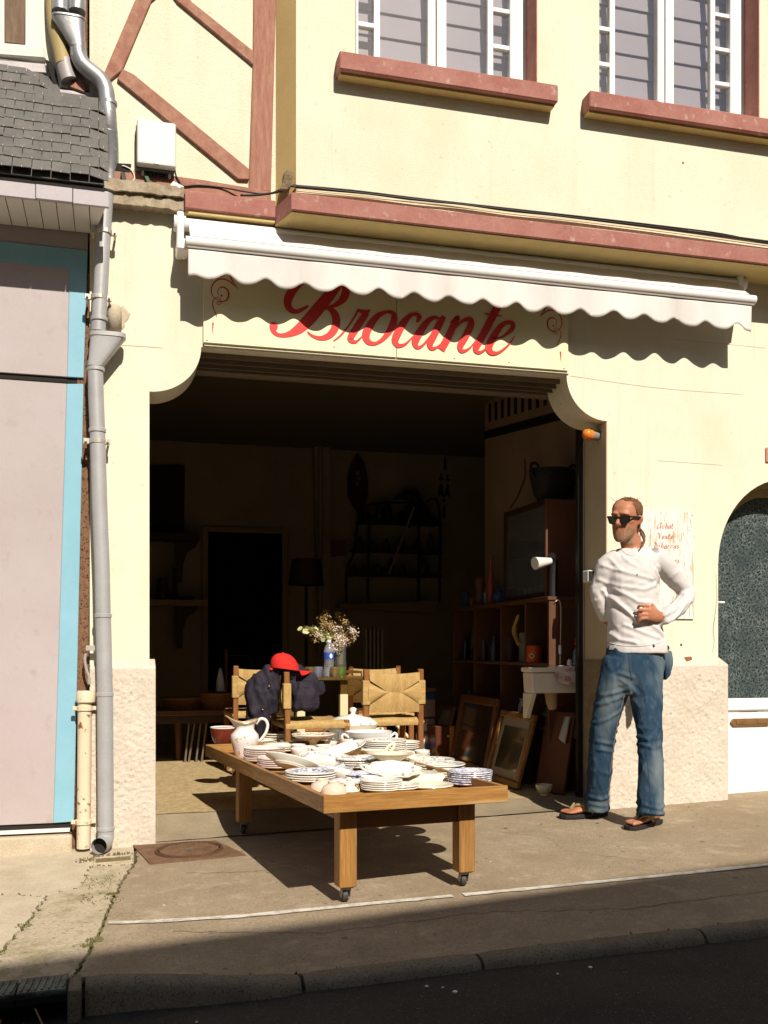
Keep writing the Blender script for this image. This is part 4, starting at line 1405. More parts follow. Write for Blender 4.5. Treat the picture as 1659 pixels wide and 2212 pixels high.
def plank_extra(nt, vec, c):
    n = nd(nt, 'ShaderNodeTexNoise', Scale=16.0, Detail=5.0, Roughness=0.7)
    mp = nd(nt, 'ShaderNodeMapping')
    mp.inputs['Scale'].default_value = (3.0, 1.0, 0.35)
    nt.links.new(vec, mp.inputs[0])
    nt.links.new(mp.outputs[0], n.inputs[0])
    o = mixc(nt, ramp(nt, n.outputs[0], 0.54, 0.60), c, (0.55, 0.44, 0.28))
    n2 = nd(nt, 'ShaderNodeTexNoise', Scale=30.0, Detail=3.0, Roughness=0.7)
    mp2 = nd(nt, 'ShaderNodeMapping')
    mp2.inputs['Scale'].default_value = (4.0, 1.0, 0.25)
    nt.links.new(vec, mp2.inputs[0])
    nt.links.new(mp2.outputs[0], n2.inputs[0])
    return mixc(nt, ramp(nt, n2.outputs[0], 0.60, 0.64), o, (0.28, 0.18, 0.12))


MB().box(a.x, b.x, PY, -0.002, a.z, b.z).build('board', M('distressed_white_board', (0.76, 0.72, 0.66), 0.6, extra=plank_extra), po)
w_, h_ = b.x - a.x, b.z - a.z
pink_ink = M('faded_red_ink', (0.50, 0.11, 0.09), 0.6)


def zp(x, y):
    px, py = (1780 + x * 0.1582) / 1.2966, (1410 + y * 0.1582) / 1.2966
    p = at(px, py, PY)
    return p.x, p.z


WP = 0.1582 / 1.2966 / 362.0


def pletter(strokes, nm, sc=1.0):
    global k
    mb = MB()
    for s in strokes:
        k += 1
        mb.ribbon([(*zp(x, y), w * WP * sc) for x, y, w in s], PY - 0.001 - 0.00004 * (k % 20))
    mb.build(nm, pink_ink, po, fix=False)


def small(x0, y0, ch, h=60):
    """small slanted script letters on a grid: x0, baseline y0, x-height h"""
    s = h / 60.0
    sh = {
        'a': [[(42, -52, 8), (18, -40, 14), (10, -14, 15), (24, -4, 8), (42, -28, 6)], [(50, -56, 14), (42, -28, 15), (40, -6, 10), (56, -12, 4)]],
        'b': [[(34, -110, 12), (22, -60, 14), (14, -8, 12), (30, -4, 8), (46, -30, 12), (40, -54, 8), (24, -44, 5)]],
        'c': [[(42, -44, 10), (32, -56, 8), (14, -36, 14), (12, -12, 13), (28, -3, 7), (46, -18, 4)]],
        'h': [[(36, -112, 12), (24, -60, 14), (8, 0, 14)], [(16, -26, 5), (36, -54, 8), (46, -46, 13), (36, -12, 13), (46, -4, 7), (56, -14, 4)]],
        't': [[(32, -92, 13), (22, -50, 14), (14, -10, 13), (26, -3, 6), (40, -16, 4)], [(8, -58, 6), (44, -60, 6)]],
        'e': [[(12, -26, 5), (36, -34, 9), (38, -52, 10), (20, -48, 10), (10, -18, 14), (22, -3, 9), (44, -18, 4)]],
        'n': [[(20, -54, 12), (14, -28, 14), (4, 0, 14)], [(14, -26, 5), (34, -54, 8), (42, -44, 13), (34, -12, 13), (42, -4, 7), (54, -14, 4)]],
        'r': [[(18, -54, 12), (12, -28, 14), (4, 0, 14)], [(14, -30, 5), (30, -54, 9), (44, -50, 12)]],
        's': [[(40, -48, 9), (26, -56, 8), (18, -40, 13), (36, -20, 14), (26, -3, 9), (8, -8, 9)]],
        'i': [[(18, -54, 12), (12, -28, 14), (10, -6, 10), (22, -8, 4)], [(22, -76, 10), (24, -70, 10)]],
    }[ch]
    return [[(x0 + x * s, y0 + y * s, w * s) for x, y, w in st] for st in sh]


line1 = [[(440, 340, 6), (410, 380, 10), (385, 430, 16), (398, 446, 8), (425, 420, 6)], [(462, 338, 14), (450, 390, 17), (440, 440, 14)], [(470, 340, 5), (440, 338, 6)]]
pletter(line1, 'letter')
for i, ch in enumerate('chat'):
    pletter(small(468 + i * 54, 446, ch), 'letter')
pletter([[(395, 540, 6), (410, 520, 10), (420, 545, 15), (420, 625, 12)], [(420, 625, 8), (445, 575, 7), (462, 520, 6)]], 'letter')
for i, ch in enumerate('ente'):
    pletter(small(468 + i * 52, 630, ch), 'letter')
pletter([[(330, 700, 8), (350, 690, 10), (385, 735, 13), (370, 790, 12), (330, 800, 8), (345, 750, 12), (360, 700, 8)]], 'letter')
for i, ch in enumerate('ebarras'):
    pletter(small(392 + i * 56, 800, ch), 'letter')
pletter([[(440, 720, 6), (455, 700, 6)]], 'accent')
for i, ch in enumerate('ires'):
    pletter(small(570 + i * 55, 1058, ch, 66), 'letter', 0.7)
for (x, y) in ((1015, 218), (605, 830), (598, 965)):
    mb = MB().disc(*zp(x, y), 0.0025, PY - 0.002, 8)
    mb.build('tack', stencil, po, fix=False)
for cx, cy in ((250, 270), (950, 430), (860, 290)):
    mb = MB()
    mb.ribbon([(*zp(cx + (40 - i * 2.6) * math.cos(i * 0.62), cy + (60 - i * 4) * math.sin(i * 0.62)), 6 * WP) for i in range(14)], PY - 0.0012)
    mb.build('faint_scroll', M('pale_red_ink', (0.66, 0.46, 0.42), 0.6), po, fix=False)

# ================================================================== display table on castors
def wood_extra(nt, vec, c):
    n = nd(nt, 'ShaderNodeTexNoise', Scale=3.0, Detail=6.0, Roughness=0.65, Distortion=1.2)
    nt.links.new(vec, n.inputs[0])
    o = mixc(nt, ramp(nt, n.outputs[0], 0.42, 0.6), c, (0.30, 0.135, 0.032))
    w = nd(nt, 'ShaderNodeTexNoise', Scale=0.55, Detail=6.0, Roughness=0.7)
    nt.links.new(vec, w.inputs[0])
    o = mixc(nt, fmath(nt, 'MULTIPLY', ramp(nt, w.outputs[0], 0.48, 0.68), 0.6), o, (0.16, 0.085, 0.035))
    w2 = nd(nt, 'ShaderNodeTexNoise', Scale=1.4, Detail=4.0, Roughness=0.6)
    nt.links.new(vec, w2.inputs[0])
    return mixc(nt, fmath(nt, 'MULTIPLY', ramp(nt, w2.outputs[0], 0.58, 0.72), 0.5), o, (0.56, 0.38, 0.19))


def woodm(name, stretch, col=(0.44, 0.225, 0.065)):
    return M(name, col, 0.5, stretch=stretch, extra=wood_extra, fine=0.25, fscale=10, bump=0.0006, bscale=12, spec=0.3)


wood_x = woodm('oak_along_x', (1.5, 24, 24))
wood_y = woodm('oak_along_y', (24, 1.5, 24), (0.50, 0.29, 0.12))
wood_z = woodm('oak_along_z', (26, 26, 1.6))
wood_dark = M('oak_apron_dark', (0.20, 0.085, 0.028), 0.6, stretch=(1.5, 20, 20), fine=0.3, fscale=10)
P0 = Vector((0.757, -1.545, 0))
TA = math.atan2(0.093, 0.784)
TW, TL = 0.789, 2.185
TOPZ, RIMZ, RIMB = 0.392, 0.440, 0.373
tbl = thing('display_table', P0, 'low wooden table on castors crowded with white crockery', 'table', rz=TA)
MB().box(0.02, TW - 0.02, 0.02, TL - 0.02, TOPZ - 0.018, TOPZ).build('tabletop', wood_y, tbl, local=True)
MB().box(0.0, TW, 0.0, 0.022, RIMB, RIMZ).build('rim', wood_x, tbl, local=True, bevel=0.002)
MB().box(0.0, TW, TL - 0.022, TL, RIMB, RIMZ).build('rim', wood_x, tbl, local=True, bevel=0.002)
MB().box(0.0005, 0.022, 0.0225, TL - 0.0225, RIMB + 0.0008, RIMZ - 0.0006).build('rim', wood_y, tbl, local=True, bevel=0.002)
MB().box(TW - 0.022, TW - 0.0005, 0.0225, TL - 0.0225, RIMB + 0.0008, RIMZ - 0.0006).build('rim', wood_y, tbl, local=True, bevel=0.002)
ca, sa = math.cos(TA), math.sin(TA)


def tw(lx, ly):
    return P0.x + lx * ca - ly * sa, P0.y + lx * sa + ly * ca


castor_m = M('castor_steel', (0.30, 0.29, 0.27), 0.35, metal=0.8, fine=0.2)
wheel_m = M('castor_wheel', (0.05, 0.045, 0.04), 0.6)
legs = [(0.135, 0.135), (0.655, 0.135), (0.075, 1.56), (0.655, 1.56)]
for lx, ly in legs:
    wx, wy = tw(lx, ly)
    g = gz(wx, wy) if wy < 0 else gz(wx, 0) + 0.004 + max(0, min(1, wy / 0.31)) * (0.1 - gz(wx, 0) - 0.01)
    g = g + 0.003
    lb = g + 0.062
    leg = MB().box(lx - 0.036, lx + 0.036, ly - 0.036, ly + 0.036, lb, RIMB - 0.0005).build('leg', wood_z, tbl, local=True, bevel=0.004)
    cz = g + 0.024
    wh = MB().tube([(lx - 0.010, ly + 0.012, cz), (lx + 0.012, ly + 0.008, cz)], 0.024, 18).build('castor_wheel', wheel_m, leg, local=True, bevel=0.003, smooth=40)
    fk = MB().box(lx - 0.024, lx + 0.024, ly - 0.024, ly + 0.024, lb - 0.005, lb - 0.0005)
    fk.tube([(lx, ly, lb - 0.005), (lx, ly, lb - 0.014)], 0.012, 10)
    fk.bar((lx - 0.016, ly, lb - 0.012), (lx - 0.016, ly + 0.012, cz - 0.004), 0.004, 0.02, up=(0, 1, 0))
    fk.bar((lx + 0.018, ly, lb - 0.012), (lx + 0.018, ly + 0.010, cz - 0.004), 0.004, 0.02, up=(0, 1, 0))
    fk.bar((lx - 0.018, ly, lb - 0.012), (lx + 0.02, ly, lb - 0.012), 0.02, 0.004)
    fk.build('castor_fork', castor_m, leg, local=True)
MB().box(0.172, 0.618, 0.115, 0.14, 0.285, RIMB - 0.001).build('apron', wood_dark, tbl, local=True, bevel=0.002)
MB().box(0.112, 0.138, 0.172, 1.52, 0.315, RIMB - 0.001).build('apron', woodm('oak_apron_side', (20, 1.5, 20), (0.27, 0.12, 0.04)), tbl, local=True, bevel=0.002)
MB().box(0.64, 0.665, 0.172, 1.52, 0.315, RIMB - 0.001).build('apron', wood_dark, tbl, local=True, bevel=0.002)

# ------------------------------------------------------------------ crockery
def china(name, base=(0.80, 0.775, 0.72), rim=None, r0=0.62, r1=0.97, thr=0.53, scale=55.0, line=None, side=None, R_=0.115):
    """glazed earthenware; rim = colour of the printed band between radii r0..r1 (fractions of R_); line = rim line colour"""
    def ex(nt, vec, c):
        o = c
        sep = nd(nt, 'ShaderNodeSeparateXYZ')
        nt.links.new(vec, sep.inputs[0])
        cmb = nd(nt, 'ShaderNodeCombineXYZ')
        nt.links.new(sep.outputs[0], cmb.inputs[0])
        nt.links.new(sep.outputs[1], cmb.inputs[1])
        ln_ = nd(nt, 'ShaderNodeVectorMath')
        ln_.operation = 'LENGTH'
        nt.links.new(cmb.outputs[0], ln_.inputs[0])
        rad = ln_.outputs['Value']
        if rim is not None:
            n = nd(nt, 'ShaderNodeTexNoise', Scale=scale, Detail=4.0, Roughness=0.7, Distortion=0.6)
            nt.links.new(vec, n.inputs[0])
            f = ramp(nt, n.outputs[0], thr - 0.03, thr + 0.04)
            b1 = ramp(nt, rad, r0 * R_, r0 * R_ + 0.004)
            b2 = ramp(nt, rad, r1 * R_, r1 * R_ - 0.004)
            f = fmath(nt, 'MULTIPLY', f, fmath(nt, 'MULTIPLY', b1, b2))
            o = mixc(nt, fmath(nt, 'MULTIPLY', f, 0.85), o, rim)
        if line is not None:
            b1 = ramp(nt, rad, R_ * 0.955, R_ * 0.975)
            o = mixc(nt, fmath(nt, 'MULTIPLY', b1, 0.8), o, line)
        if side is not None:
            n = nd(nt, 'ShaderNodeTexNoise', Scale=34.0, Detail=3.0, Roughness=0.6)
            nt.links.new(vec, n.inputs[0])
            o = mixc(nt, fmath(nt, 'MULTIPLY', ramp(nt, n.outputs[0], 0.60, 0.66), 0.8), o, side)
        return o
    return M(name, base, 0.16, var=(base[0] * 0.93, base[1] * 0.92, base[2] * 0.86), vscale=9, extra=ex, spec=0.5, coat=0.25)


BLUE, PINK, GREY, DKB = (0.10, 0.12, 0.36), (0.52, 0.16, 0.15), (0.20, 0.20, 0.24), (0.03, 0.05, 0.22)
ch_white = china('plain_white_china')
ch_cream = china('ivory_china', (0.80, 0.745, 0.61))
ch_pink = china('pink_rim_china', rim=PINK, line=PINK, thr=0.60)
ch_pink2 = china('pink_line_china', line=(0.55, 0.24, 0.22))
ch_blue = china('blue_flower_china', rim=BLUE, thr=0.50)
ch_blue2 = china('blue_spray_china', rim=DKB, r0=0.55, thr=0.57, scale=38)
ch_lav = china('lavender_print_china', (0.78, 0.765, 0.77), rim=(0.22, 0.23, 0.50), r0=0.1, r1=0.9, thr=0.52, scale=70)
ch_grey = china('grey_wreath_china', rim=GREY, r0=0.72, r1=0.94, thr=0.50, scale=60)
ch_floral = china('floral_side_china', (0.78, 0.72, 0.70), side=(0.50, 0.30, 0.12))
ch_side_b = china('blue_sprig_side_china', side=(0.16, 0.17, 0.36))
ch_side_g = china('grey_sprig_side_china', side=(0.24, 0.22, 0.28))
ch_rose = china('pale_rose_china', (0.74, 0.57, 0.47))

_cache = {}


def plate_mesh(r, mat, deep=0.017, oval=1.0):
    key = (round(r, 4), mat.name, deep, oval)
    if key not in _cache:
        prof = [(0, 0.0), (r * 0.54, 0.0), (r * 0.57, 0.0035), (r * 0.66, deep * 0.42), (r * 0.975, deep - 0.001), (r, deep + 0.0022), (r * 0.985, deep + 0.0055),
                (r * 0.70, deep * 0.5 + 0.005), (r * 0.62, 0.0066), (r * 0.5, 0.005), (0, 0.005)]
        o = MB().lathe(prof, (0, 0, 0), 40, sy=oval).build('tmp', mat, None, smooth=50)
        _cache[key] = o.data
        bpy.data.objects.remove(o)
    return _cache[key]


def put_mesh(name, me, loc, label, cat, group=None, rot=(0, 0, 0)):
    o = bpy.data.objects.new(name, me)
    COL.objects.link(o)
    o.location = loc
    o.rotation_euler = rot
    return tag(o, label, cat, group)


ORD = ['topmost', 'second', 'third', 'fourth', 'fifth', 'sixth', 'seventh', 'eighth', 'ninth']
crnd = random.Random(33)


def T(px, py, z=TOPZ):
    return atz(px, py, z + 0.0012)


def stack(px, py, n, r, mat, step, phrase, group, deep=0.017, z=TOPZ, oval=1.0, noun='plate'):
    b = T(px, py, z)
    me = plate_mesh(r, mat, deep, oval)
    for i in range(n):
        top_rank = n - 1 - i
        if n == 1:
            lab = f'{noun} {phrase}'
        elif top_rank == 0:
            lab = f'topmost {noun} of {phrase}'
        else:
            lab = f'{ORD[top_rank]} {noun} from the top of {phrase}'
        j = 0.003
        put_mesh(noun.split()[-1], me, (b.x + crnd.uniform(-j, j), b.y + crnd.uniform(-j, j), b.z + i * step), lab, 'plate' if 'plate' in noun or 'saucer' in noun else noun.split()[-1], group if n > 1 else None,
                 (crnd.uniform(-0.008, 0.008), crnd.uniform(-0.008, 0.008), crnd.uniform(0, 6)))
    return b, b.z + n * step


def lathe_thing(name, prof, px, py, mat, label, cat, n=36, z=TOPZ, sx=1, sy=1, rot=(0, 0, 0), wob=None, loc=None):
    b = loc if loc is not None else T(px, py, z)
    o = MB().lathe(prof, (0, 0, 0), n, sx, sy, wob).build(name, mat, None, smooth=50)
    o.location = b
    o.rotation_euler = rot
    return tag(o, label, cat)


# plates in stacks (nearest the far end first)
stack(608, 1606, 4, 0.125, ch_cream, 0.015, 'the ivory pile behind the pitcher', 'ivory plates behind the pitcher', 0.02)
stack(607, 1625, 3, 0.105, ch_white, 0.012, 'the plain white pile left of the footed dish', 'plain plates left of the footed dish')
stack(572, 1646, 7, 0.112, ch_pink, 0.0098, 'the tall pink-rimmed pile beside the pitcher', 'tall pink-rimmed pile', 0.015)
stack(604, 1660, 5, 0.112, ch_pink, 0.0096, 'the pink flowered pile next along the left rim', 'pink flowered pile', 0.015)
stack(831, 1630, 7, 0.128, ch_grey, 0.0105, 'the tall grey-wreath pile by the blue tureen', 'tall grey-wreath pile', 0.018)
stack(772, 1661, 4, 0.105, ch_blue2, 0.0115, 'the small blue-spray pile at mid table', 'small blue-spray pile')
b11, z11 = stack(843, 1667, 3, 0.122, ch_cream, 0.012, 'the wide ivory pile under a white bowl', 'ivory pile under the bowl', 0.018)
stack(934, 1651, 2, 0.118, ch_blue2, 0.011, 'the blue-sprigged pair near the right rim', 'blue-sprigged pair', 0.014)
stack(951, 1669, 3, 0.122, ch_grey, 0.012, 'the shallow wreathed pile at the right rim', 'shallow wreathed pile', 0.016)
stack(1016, 1696, 6, 0.098, ch_lav, 0.0095, 'the lavender pile at the right front corner', 'lavender pile', 0.013)
stack(672, 1689, 4, 0.118, ch_blue, 0.0105, 'the blue flowered pile at the left rim', 'blue flowered pile', 0.015)
stack(825, 1709, 5, 0.090, ch_pink2, 0.0085, 'the small pink-lined pile at the front rim', 'small pink-lined pile', 0.012)
stack(928, 1703, 1, 0.106, ch_cream, 0.01, 'plain ivory, lying alone by the front rim', None, 0.014)
stack(783, 1688, 3, 0.092, ch_lav, 0.010, 'the low lavender pile at front centre', 'low lavender pile', 0.014)
stack(753, 1700, 2, 0.085, ch_blue, 0.010, 'the blue pair behind the overturned rose cups', 'blue pair behind rose cups', 0.014, noun='saucer')
for i, (px, py) in enumerate(((884, 1634), (906, 1636), (866, 1632))):
    stack(px, py, 2, 0.062, ch_white, 0.008, ['the white pair behind the wide ivory pile', 'the white pair nearest the right rim', 'the white pair beside the tall wreathed pile'][i], 'small white saucers', 0.012, noun='saucer')
# leaning dishes
put_mesh('plate', plate_mesh(0.115, ch_grey, 0.02), T(694, 1664) + Vector((0, 0, 0.035)), 'grey-wreathed plate leaning tilted towards the street', 'plate', None, (R(14), R(2), 0.3))
put_mesh('plate', plate_mesh(0.112, ch_white, 0.018), T(697, 1668) + Vector((0, 0.0, 0.010)), 'plain white plate under the leaning wreathed plate', 'plate')
put_mesh('oval_dish', plate_mesh(0.135, ch_white, 0.032, 0.6), T(628, 1676) + Vector((0, 0, 0.04)), 'deep white oval dish tipped on its side at the left rim', 'dish', None, (R(-26), R(12), R(-20)))
put_mesh('oval_dish', plate_mesh(0.14, ch_side_g, 0.03, 0.55), T(743, 1643) + Vector((0, 0, 0.035)), 'long white oval dish propped up beside the small cups', 'dish', None, (R(8), R(-16), R(12)))
put_mesh('oval_dish', plate_mesh(0.125, ch_cream, 0.04, 0.62), T(925, 1690) + Vector((0, 0, 0.046)), 'ivory oval dish turned upside down at the right', 'dish', None, (R(186), R(4), R(-8)))

# shell dish: scalloped, tilted
shell = lathe_thing('shell_dish', [(0, 0), (0.05, 0.0), (0.09, 0.012), (0.128, 0.030), (0.130, 0.033), (0.126, 0.034), (0.088, 0.017), (0.05, 0.006), (0, 0.006)], 850, 1692, ch_side_g,
                    'white scalloped shell dish with a loop handle', 'dish', n=48, sy=0.72, rot=(R(17), 0, R(8)), wob=lambda a, z: 1 + (0.06 * math.cos(9 * a) if z > 0.01 else 0))
shell.location.z += 0.035
h = MB().tube([(-0.11 - 0.05 * math.sin(t), 0.05 * math.cos(t) * 0.9, 0.035 + 0.012 * math.sin(t)) for t in lin(0, PI, 9)], 0.006, 8).build('handle', ch_white, shell, local=True, smooth=180)

# bowls, cups
lathe_thing('bowl', [(0, 0), (0.05, 0), (0.055, 0.01), (0.095, 0.035), (0.112, 0.043), (0.114, 0.046), (0.109, 0.046), (0.09, 0.038), (0.05, 0.014), (0, 0.012)], 0, 0, ch_cream,
            'white shallow bowl sitting on the wide ivory pile', 'bowl', loc=Vector((b11.x + 0.005, b11.y, z11 + 0.010)))
brn = M('oxblood_glaze', (0.17, 0.030, 0.018), 0.2, coat=0.4, fine=0.1)
bb = T(483, 1605)
bowl = lathe_thing('bowl', [(0, 0), (0.055, 0), (0.068, 0.02), (0.080, 0.06), (0.084, 0.098), (0.0815, 0.1)], 0, 0, brn, 'brown glazed bowl with white inside at the far left corner', 'bowl', loc=bb)
MB().lathe([(0.0842, 0.096), (0.0855, 0.101), (0.083, 0.104), (0.078, 0.10), (0.072, 0.05), (0.05, 0.015), (0, 0.012)], (0, 0, 0), 36).build('inside', ch_white, bowl, local=True, smooth=50)
cupp = [(0, 0), (0.022, 0), (0.022, 0.006), (0.036, 0.03), (0.043, 0.052), (0.0425, 0.054), (0.040, 0.053), (0.033, 0.03), (0.018, 0.01), (0, 0.009)]
for i, (px, py, s, lab) in enumerate(((645, 1628, 1.0, 'small white cup left of the footed dish stem'), (666, 1635, 1.1, 'small white cup in front of the footed dish'), (702, 1633, 1.15, 'wide white cup right of the footed dish'),
                                      (715, 1620, 0.95, 'small white cup beside the clear glasses'), (752, 1619, 1.25, 'white cup in front of the blue tureen'), (648, 1642, 1.2, 'low white cup behind the leaning wreathed plate'), (690, 1640, 1.1, 'white cup just behind the leaning wreathed plate'))):
    lathe_thing('cup', [(r * s, z * s) for r, z in cupp], px, py, ch_white, lab, 'cup', n=26)
cup = lathe_thing('cup', cupp, 741, 1689, ch_white, 'white cup with red dots near the front', 'cup', n=28)
for i in range(9):
    a = 2 * PI * i / 9
    m = MB().lathe([(0, 0.0045), (0.003, 0.003), (0.0045, 0), (0.003, -0.003), (0, -0.0045)], (0.0285 * math.cos(a), 0.0285 * math.sin(a), 0.016), 8)
    m.build('red_dot', M('red_glaze', (0.5, 0.02, 0.02), 0.2), cup, local=True, smooth=180)
for px, py, lab in ((697, 1708, 'overturned pale rose cup, left of the pair'), (722, 1714, 'overturned pale rose cup nearest the table corner')):
    lathe_thing('cup', [(0.054, 0.0), (0.056, 0.002), (0.054, 0.014), (0.046, 0.030), (0.032, 0.040), (0.026, 0.042), (0.0255, 0.050), (0.0225, 0.0505), (0.020, 0.044), (0, 0.043)], px, py, ch_rose, lab, 'cup', n=30)
lid = lathe_thing('lid', [(0.048, 0.0), (0.05, 0.003), (0.045, 0.018), (0.03, 0.032), (0.012, 0.037), (0.008, 0.042), (0.014, 0.050), (0.010, 0.058), (0, 0.060)], 754, 1709, ch_cream, 'ivory lid with brown twig handles by the front rim', 'lid', n=30)
for s in (-1, 1):
    MB().tube([(0.02 * s, -0.03, 0.028), (0.028 * s, -0.045, 0.034), (0.035 * s, -0.04, 0.018)], 0.004, 6).build('twig', M('gilt_brown', (0.30, 0.16, 0.05), 0.4), lid, local=True)

# footed dish
lathe_thing('footed_dish', [(0, 0), (0.05, 0), (0.052, 0.006), (0.03, 0.016), (0.022, 0.035), (0.024, 0.052), (0.05, 0.064), (0.09, 0.074), (0.122, 0.088), (0.128, 0.098), (0.126, 0.101), (0.118, 0.097), (0.06, 0.080), (0, 0.077)],
            677, 1622, china('rust_print_china', (0.80, 0.75, 0.63), rim=(0.30, 0.12, 0.08), r0=0.72, r1=1.08, thr=0.52, scale=60), 'footed cake dish with a printed rust border', 'dish', n=44)

# pitcher
pb = T(529, 1636)
pit = thing('pitcher', pb, 'white floral pitcher with curled handle at the left rim', 'pitcher')
prof = [(0.050, 0), (0.054, 0.004), (0.060, 0.03), (0.072, 0.075), (0.079, 0.105), (0.076, 0.128), (0.060, 0.146), (0.052, 0.158), (0.054, 0.172), (0.064, 0.190), (0.075, 0.203)]
rings = []
for r, z in prof:
    ring = []
    for j in range(36):
        a = 2 * PI * j / 36
        sp_ = max(0, -math.cos(a)) ** 6
        up = max(0, (z - 0.158) / 0.045)
        rr = r * (1 + 0.42 * sp_ * up) * (1 - 0.10 * up * abs(math.sin(a)))
        zz = z + 0.030 * sp_ * up - 0.012 * up * (1 - abs(math.cos(a))) + 0.010 * up * max(0, math.cos(a)) ** 2
        ring.append((pb.x + rr * math.cos(a), pb.y + rr * math.sin(a), pb.z + zz))
    rings.append(ring)
inn = [[(pb.x + (x - pb.x) * 0.94, pb.y + (y - pb.y) * 0.94, z - 0.004) for x, y, z in rg] for rg in reversed(rings[6:])]
mb = MB().loft(rings + inn, caps=False)
mb.add([rings[0][i] for i in range(36)], [tuple(range(36))])
mb.build('body', ch_floral, pit, smooth=60)
hp = [(0.062, 0.186), (0.085, 0.212), (0.112, 0.208), (0.126, 0.180), (0.118, 0.140), (0.098, 0.108), (0.080, 0.088)]
MB().tube(smooth3([Vector((pb.x + x, pb.y - 0.2 * x + 0.01, pb.z + z)) for x, z in hp], 5), [0.0085] * 31, 10).build('handle', ch_white, pit, smooth=180)
rimp = rings[-1]
MB().tube(rimp + rimp[:1], 0.004, 6, caps=False).build('rim', M('worn_gilt', (0.55, 0.42, 0.24), 0.3, metal=0.3), pit, smooth=180)

# lidded tureen and open blue tureen
def tureen(px, py, s, mat, lidmat, label, with_lid):
    b = T(px, py)
    t = thing('tureen', b, label, 'tureen')
    pr = [(0.06, 0), (0.065, 0.005), (0.055, 0.016), (0.075, 0.03), (0.115, 0.062), (0.132, 0.09), (0.136, 0.105), (0.140, 0.112), (0.134, 0.114), (0.125, 0.10), (0.10, 0.06), (0, 0.03)]
    MB().lathe([(r * s, z * s) for r, z in pr], b, 40, 1.08, 0.86).build('bowl', mat, t, smooth=50)
    for sg_ in (-1, 1):
        pts = [(0.125, 0.075), (0.155, 0.098), (0.17, 0.085), (0.16, 0.06), (0.122, 0.045)]
        MB().tube(smooth3([Vector((b.x + sg_ * x * s * 1.05, b.y - 0.02, b.z + z * s)) for x, z in pts], 5), 0.0085 * s, 8).build('handle', mat, t, smooth=180)
    if with_lid:
        lp = [(0.138, 0.113), (0.142, 0.117), (0.139, 0.123), (0.125, 0.138), (0.095, 0.158), (0.055, 0.170), (0.02, 0.174), (0.013, 0.178), (0.012, 0.186), (0.019, 0.195), (0.021, 0.207), (0.012, 0.216), (0, 0.218)]
        MB().lathe([(r * s, z * s) for r, z in lp], b, 40, 1.08, 0.86).build('lid', lidmat, t, smooth=50)
    return t


tureen(763, 1606, 1.06, ch_cream, ch_side_g, 'large lidded white tureen with grey sprigs', True)
tureen(797, 1618, 0.95, ch_lav, ch_lav, 'open blue-printed tureen in front of the lidded one', False)

# sauce boat with leaf handle
sb = T(815, 1641)
sbt = thing('sauce_boat', sb, 'ivory sauce boat with an upright handle in front of the tall pile', 'sauce boat')
rings = []
for z, w, l0, l1 in ((0.0, 0.024, -0.035, 0.035), (0.006, 0.026, -0.038, 0.038), (0.02, 0.036, -0.06, 0.055), (0.045, 0.040, -0.085, 0.06), (0.056, 0.040, -0.105, 0.06), (0.054, 0.036, -0.10, 0.055), (0.02, 0.03, -0.05, 0.045)):
    rings.append([(sb.x + (l0 + l1) / 2 + (l1 - l0) / 2 * math.cos(a), sb.y + w * math.sin(a), sb.z + z) for a in lin(0, 2 * PI, 25)[:-1]])
MB().loft(rings).build('body', ch_cream, sbt, smooth=60)
MB().tube(smooth3([sb + Vector(v) for v in ((0.045, 0, 0.05), (0.07, 0, 0.075), (0.095, 0, 0.085), (0.088, 0, 0.055), (0.062, 0, 0.03))], 5), 0.0095, 8).build('handle', ch_cream, sbt, smooth=180)

# clear glasses in the middle
tg = thin_glass('thin_clear_glass', (0.93, 0.94, 0.92), 0.12, 0.06)
for px, py, lab in ((722, 1617, 'clear cut glass behind the small white cups'), (736, 1613, 'clear cut glass against the open blue tureen')):
    lathe_thing('drinking_glass', [(0, 0), (0.022, 0), (0.024, 0.003), (0.005, 0.01), (0.005, 0.03), (0.02, 0.045), (0.031, 0.075), (0.033, 0.10), (0.0315, 0.10), (0.029, 0.075), (0.018, 0.047), (0, 0.04)], px, py, tg, lab, 'glass', n=20)

# further pieces that fill the table
stack(640, 1612, 3, 0.10, ch_white, 0.010, 'the plain pile between ivory pile and footed dish', 'plain pile by footed dish', 0.014)
stack(705, 1652, 4, 0.098, ch_white, 0.010, 'the plain pile behind the leaning wreathed plate', 'plain pile behind leaning plate', 0.014)
stack(724, 1676, 3, 0.085, ch_lav, 0.010, 'the small lavender pile right of the leaning plate', 'small lavender pile', 0.013)
stack(880, 1684, 3, 0.10, ch_white, 0.010, 'the plain pile beneath the shell dish', 'plain pile beneath the shell dish', 0.013)
stack(880, 1648, 3, 0.095, ch_cream, 0.010, 'the ivory pile right of the sauce boat', 'ivory pile right of the sauce boat', 0.014)
stack(862, 1707, 2, 0.088, ch_white, 0.009, 'the plain pair at the middle of the front rim', 'plain pair at the front rim', 0.013)
stack(977, 1682, 3, 0.095, ch_white, 0.010, 'the plain pile beside the lavender corner pile', 'plain pile by the corner', 0.013)
stack(560, 1612, 3, 0.10, ch_white, 0.011, 'the plain pile right behind the pitcher handle', 'plain pile behind pitcher handle', 0.015)
stack(702, 1610, 3, 0.10, ch_blue, 0.011, 'the blue pile between footed dish and tureen', 'blue pile before the tureen', 0.015)
stack(870, 1620, 4, 0.10, ch_white, 0.011, 'the plain pile at the far right rim', 'plain pile at the far right rim', 0.015)
